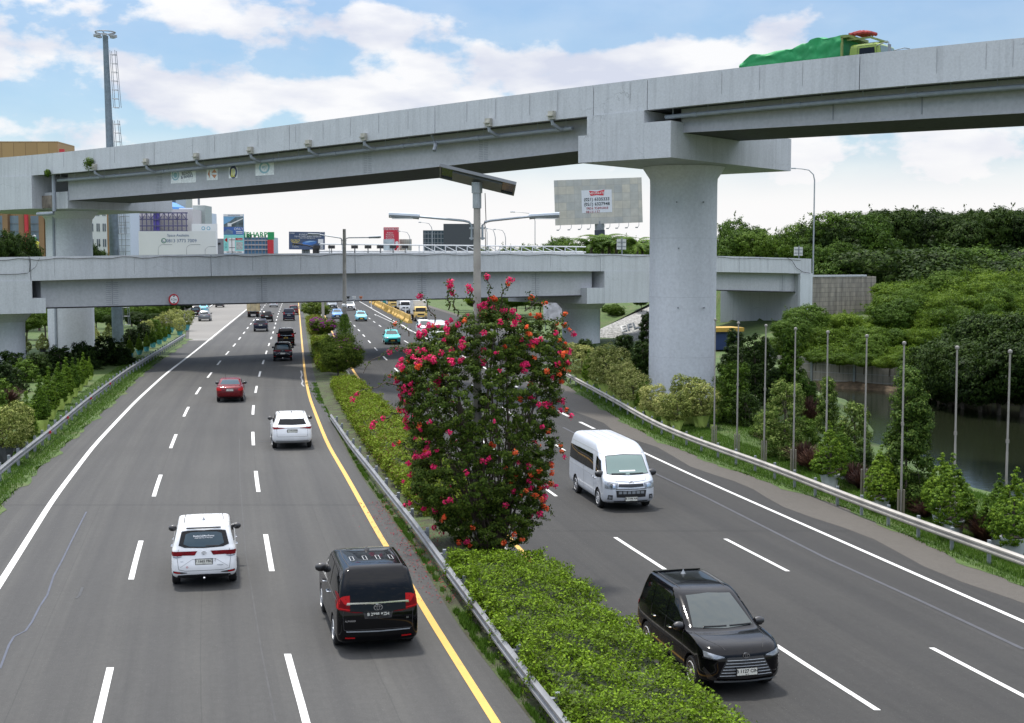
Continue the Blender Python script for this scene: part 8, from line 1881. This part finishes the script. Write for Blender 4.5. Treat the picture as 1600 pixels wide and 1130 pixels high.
for i, (px, py, h) in enumerate(((962, 507, 30), (1002, 488, 25), (950, 500, 22))): q = atY(px, py, 163 + i); T_MID[i].put('young_tree', q, h * q.y / FPX / 7.6, label='small round-headed tree on the planted slope under the overpass, %s of three' % ORD[i], cat='tree', group='small trees on the slope')
q = atY(984, 512, 154.3); lt = text('slope_lettering', 'EFL', 1.5, BW, None, Matrix.Translation(q) @ Matrix.Rotation(rad(-14), 4, 'Y') @ Matrix.Rotation(rad(40), 4, 'X'), .08, bold=True); tag(lt, 'white block letters lying on the pebble slope under the overpass', 'letters')
# ================================================================ BACKGROUND WOODS
random.seed(12)
def at_tree(kinds, px, Y, ptop, zb, base_h, label, name='tree', group=None, cat='tree', wide=1., mats=None, i=0):
    q = atY(px, ptop, Y); h = q.z - zb; k = kinds[i % len(kinds)]; sc = h / base_h; return k.put(name, (q.x, Y, zb), sc * wide, label=label, cat=cat, group=group, scz=sc, mats=mats)
G3 = 'dark tall trees on the right skyline'
for i, (px, Y, pt_) in enumerate(sorted(((1345, 196, 342), (1372, 200, 330), (1395, 194, 326), (1420, 204, 332), (1445, 196, 330), (1472, 202, 336), (1498, 194, 333), (1522, 204, 330), (1548, 197, 322), (1575, 203, 334), (1600, 196, 332), (1632, 200, 326), (1385, 214, 330), (1435, 214, 328), (1485, 214, 334), (1535, 215, 330), (1590, 215, 330), (1660, 205, 330)))):
    at_tree(T_DARK, px, Y, pt_, 3.0, 9.9, 'dark evergreen in the tall right skyline row, %s from left' % ORD[i], group=G3, wide=.82, i=i)
for i, (px, Y, pt_) in enumerate(sorted(((1130, 215, 392), (1143, 206, 364), (1162, 210, 346), (1180, 204, 366), (1200, 212, 372), (1222, 206, 368), (1245, 200, 362), (1262, 195, 352), (1282, 190, 345), (1300, 186, 336), (1320, 184, 340), (1340, 188, 336), (1362, 184, 350), (1270, 182, 385), (1300, 180, 380), (1330, 181, 385), (1352, 182, 395), (1115, 225, 385), (1158, 222, 380), (1232, 222, 372)))):
    at_tree(T_MID if i % 3 else T_DARK, px, Y, pt_, 3.5, 7.9 if i % 3 else 9.9, 'green tree behind the right end of the overpass, %s from left' % ORD[i], group='trees behind the right end of the overpass', wide=.9, i=i)
for i, px in enumerate(range(1330, 1690, 22)): at_tree(T_ACA if i % 2 else T_MID, px, 178 + (i % 3) * 4, 405 - (i % 4) * 8, .8, 4.9 if i % 2 else 7.9, 'low bush at the foot of the skyline trees, %s from left' % ORD[i], name='bush', cat='bush', group='bushes under the skyline trees', wide=1.4, i=i, mats={'crown': L_DARK if i % 2 else L_MID})
G4 = 'thicket on the bank behind the pond'
pts = []
for row, (Y, ya, yb_) in enumerate(((116, 535, 552), (124, 508, 520), (133, 480, 488), (142, 462, 465), (151, 446, 446), (160, 436, 434), (170, 430, 424))):
    for px in np.arange(1215 + row * 22, 1680, 31 - row): pts.append((px + random.uniform(-9, 9), Y + random.uniform(-3, 3), ya + (yb_ - ya) * (px - 1215) / 400 + random.uniform(-12, 9), row))
ROWN = ['front', 'second', 'third', 'fourth', 'fifth', 'sixth', 'rearmost']; cnt = {}
for i, (px, Y, pt_, row) in enumerate(pts):
    if px < 1392 and (Y > 136 or pt_ < 480): continue
    xq = (px - 800) / FPX * Y; Y = max(Y, WA.y + (xq - WA.x) * (WB.y - WA.y) / (WB.x - WA.x) + 3.5)
    q = atY(px, pt_, Y); zb = land(q.x, Y) - .2
    if q.z - zb < 2.8: zb = q.z - 3.4
    right = px > 1475 and Y < 120
    cnt[(row, right)] = cnt.get((row, right), -1) + 1; oo = ORD[cnt[(row, right)]]
    alt = (i * 7) % 5 == 0
    at_tree(T_DARK if right else (T_MID if alt else T_ACA), px, Y, pt_ - (6 if alt else 0), zb, 9.9 if right else (7.9 if alt else 4.9), 'bright acacia bush behind the pond, %s thicket row, %s from left' % (ROWN[row], oo) if not right else 'dark tree right of the acacia thicket, %s row, %s from left' % (ROWN[row], oo), name='acacia_bush' if not right else 'tree', group=G4 if not right else 'dark trees over the pond', wide=random.uniform(.85, 1.15) if not right else .6, i=i)
for i, (px, Y, pt_) in enumerate(((1462, 103, 572), (1484, 101, 560), (1508, 99, 548), (1535, 97, 545), (1565, 95, 538), (1598, 94, 535), (1632, 92, 535), (1490, 108, 520), (1550, 106, 508), (1605, 104, 500))): at_tree(T_DARK, px, Y, pt_, -4.6, 9.0, 'dark tree overhanging the pond water at right, %s of ten' % ORD[i], group='dark trees over the pond', wide=.95, i=i)
for i, (px, Y, pt_) in enumerate(((1240, 120.5, 552), (1275, 118.3, 548), (1312, 116.3, 548), (1350, 114.2, 550), (1390, 112, 552), (1425, 110, 552))): at_tree(T_ACA, px, Y, pt_, -1.0, 4.9, 'acacia bush spilling over the pond wall, %s from the left' % ORD[i], name='acacia_bush', group='acacia spilling over the pond wall', cat='bush', i=i, wide=1.1)
# left woods under and beyond the flyovers
G5 = 'woods beyond the left piers'
for i, (px, Y, pt_) in enumerate(sorted(((-20, 135, 500), (10, 150, 470), (40, 140, 486), (70, 150, 478), (150, 165, 480), (168, 176, 470), (188, 170, 476), (205, 182, 462), (222, 176, 470), (240, 190, 462), (256, 184, 468), (272, 200, 460), (286, 206, 462), (160, 210, 440), (200, 230, 440), (245, 235, 440), (280, 245, 445), (30, 200, 440), (-10, 190, 430), (215, 160, 486), (240, 163, 490), (175, 158, 492), (60, 170, 450), (110, 190, 440)))):
    at_tree(T_DARK if i % 2 else T_MID, px, Y, pt_, 0, 9.9 if i % 2 else 7.9, 'dark tree in the woods below the overpass at left, %s from left' % ORD[i], group=G5, i=i, wide=1.2)
for i, (px, Y, pt_) in enumerate(((0, 175, 374), (10, 170, 360), (26, 172, 366), (38, 178, 378), (140, 200, 380), (150, 205, 392))): at_tree(T_DARK, px, Y, pt_, 0, 9.9, 'tree top showing above the overpass at far left, %s from the left' % ORD[i], group='tree tops above the overpass at left', i=i, wide=.55)
for i, (px, Y, pt_) in enumerate(sorted(((855, 300, 381), (872, 305, 374), (888, 300, 380), (830, 290, 386), (812, 295, 388), (790, 290, 389), (905, 280, 387), (918, 270, 384), (938, 262, 378), (958, 258, 374), (985, 255, 378), (1005, 262, 380), (1020, 258, 384), (948, 270, 380), (972, 250, 384), (760, 300, 390)))): at_tree(T_MID, px, Y, pt_, 0, 7.9, 'green tree top over the overpass right of the solar lamp, %s from left' % ORD[i], group='tree tops over the overpass', i=i, wide=.8)
# lime slope with trees behind the flowering shrub
for i in range(38):
    px = 655 + 255 * ((i * .618) % 1); Y = 205 + 60 * ((i * .37) % 1); dk = (i % 4 == 3) or px < 700; x = (px - 800) / FPX * Y
    if x < RE(Y) + 14.5: Y = 205; x = max((px - 800) / FPX * Y, RE(Y) + 14.5 + (i % 5))
    root = T_ACA[i % 4].put('slope_bush', (x, Y, .6 + 3 * ((Y - 205) / 60)), .62 + .3 * ((i * .29) % 1), label=('lime green' if not dk else 'mid green') + ' bush on the slope behind the flowering shrub, %s of forty' % (ORD[i] if i < 38 else 'last'), cat='bush', group='bushes on the far right slope' if not dk else 'mid green bushes on the far right slope', mats={'crown': L_LIME if not dk else L_MID})
# palms
def palm(seed, h, fr=15, ln=2.7):
    rd = random.Random(seed); mb = MB(); mb.tube([(0, 0, 0), (.15, 0, h * .5), (.1, .1, h)], .24, 8, .16); o = mb.build('trunk', M_BARK); tm = o.data; bpy.data.objects.remove(o); V, Q = [], []
    for k in range(fr):
        a = k * 2.4; up = rd.uniform(.2, 1.5); d = np.array([math.cos(a), math.sin(a), 0]); prev = None; n = 16; L_ = ln * rd.uniform(.8, 1.1)
        sp_ = [np.array([.1, .1, h]) + d * L_ * t * math.cos(up * (1 - t)) + np.array([0, 0, L_ * (t * math.sin(up) - .75 * t * t)]) for t in np.linspace(0, 1, n)]
        s_ = np.array([-d[1], d[0], 0])
        for j in range(1, n):
            wl = .42 * math.sin(math.pi * min(1, j / n + .12)) + .15
            for sg in (-1, 1): b = len(V); tip = sp_[j] + s_ * sg * wl + d * .35 - np.array([0, 0, .35 * wl]); V += [sp_[j - 1], sp_[j], tip + d * .04, tip]; Q.append((b, b + 1, b + 2, b + 3))
    return Plant([('trunk', tm), ('fronds', fast_mesh('fronds', V, Q, L_MID))])
PL = [palm(i, 7.) for i in range(3)]
for i, (px, pt_, Y) in enumerate(((926, 362, 235), (940, 352, 240), (950, 360, 238), (963, 358, 236), (996, 357, 232), (1006, 366, 236))): q = atY(px, pt_, Y); PL[i % 3].put('palm_tree', (q.x, Y, 0), q.z / 8.6, label='palm tree behind the overpass near the patchwork billboard, %s from the left' % ORD[i], cat='palm tree', group='palms behind the overpass')
# plants sprouting from the upper parapet
for px, py, s_, lb in ((139, 262, .55, 'green plant sprouting from the upper flyover parapet beside a drain box'), (74, 274, .32, 'small weed growing in the joint by the upper flyover drain pipe')):
    q = onplane(px, py, UP - UN * .35, UN); r = empty('sprouting_plant', q, 0, lb, 'plant'); rng = np.random.default_rng(int(px)); n = 420; d = unit(rng.normal(size=(n, 3)) + np.array([0, 0, .5])); V, Q = leaf_quads(d * (rng.random(n) ** .6 * s_)[:, None] * np.array([1, .7, 1.2]) + np.array([0, 0, s_ * .5]), d, .2, .4, rng); link('foliage', fast_mesh('foliage', V, Q, L_MID), None, r)
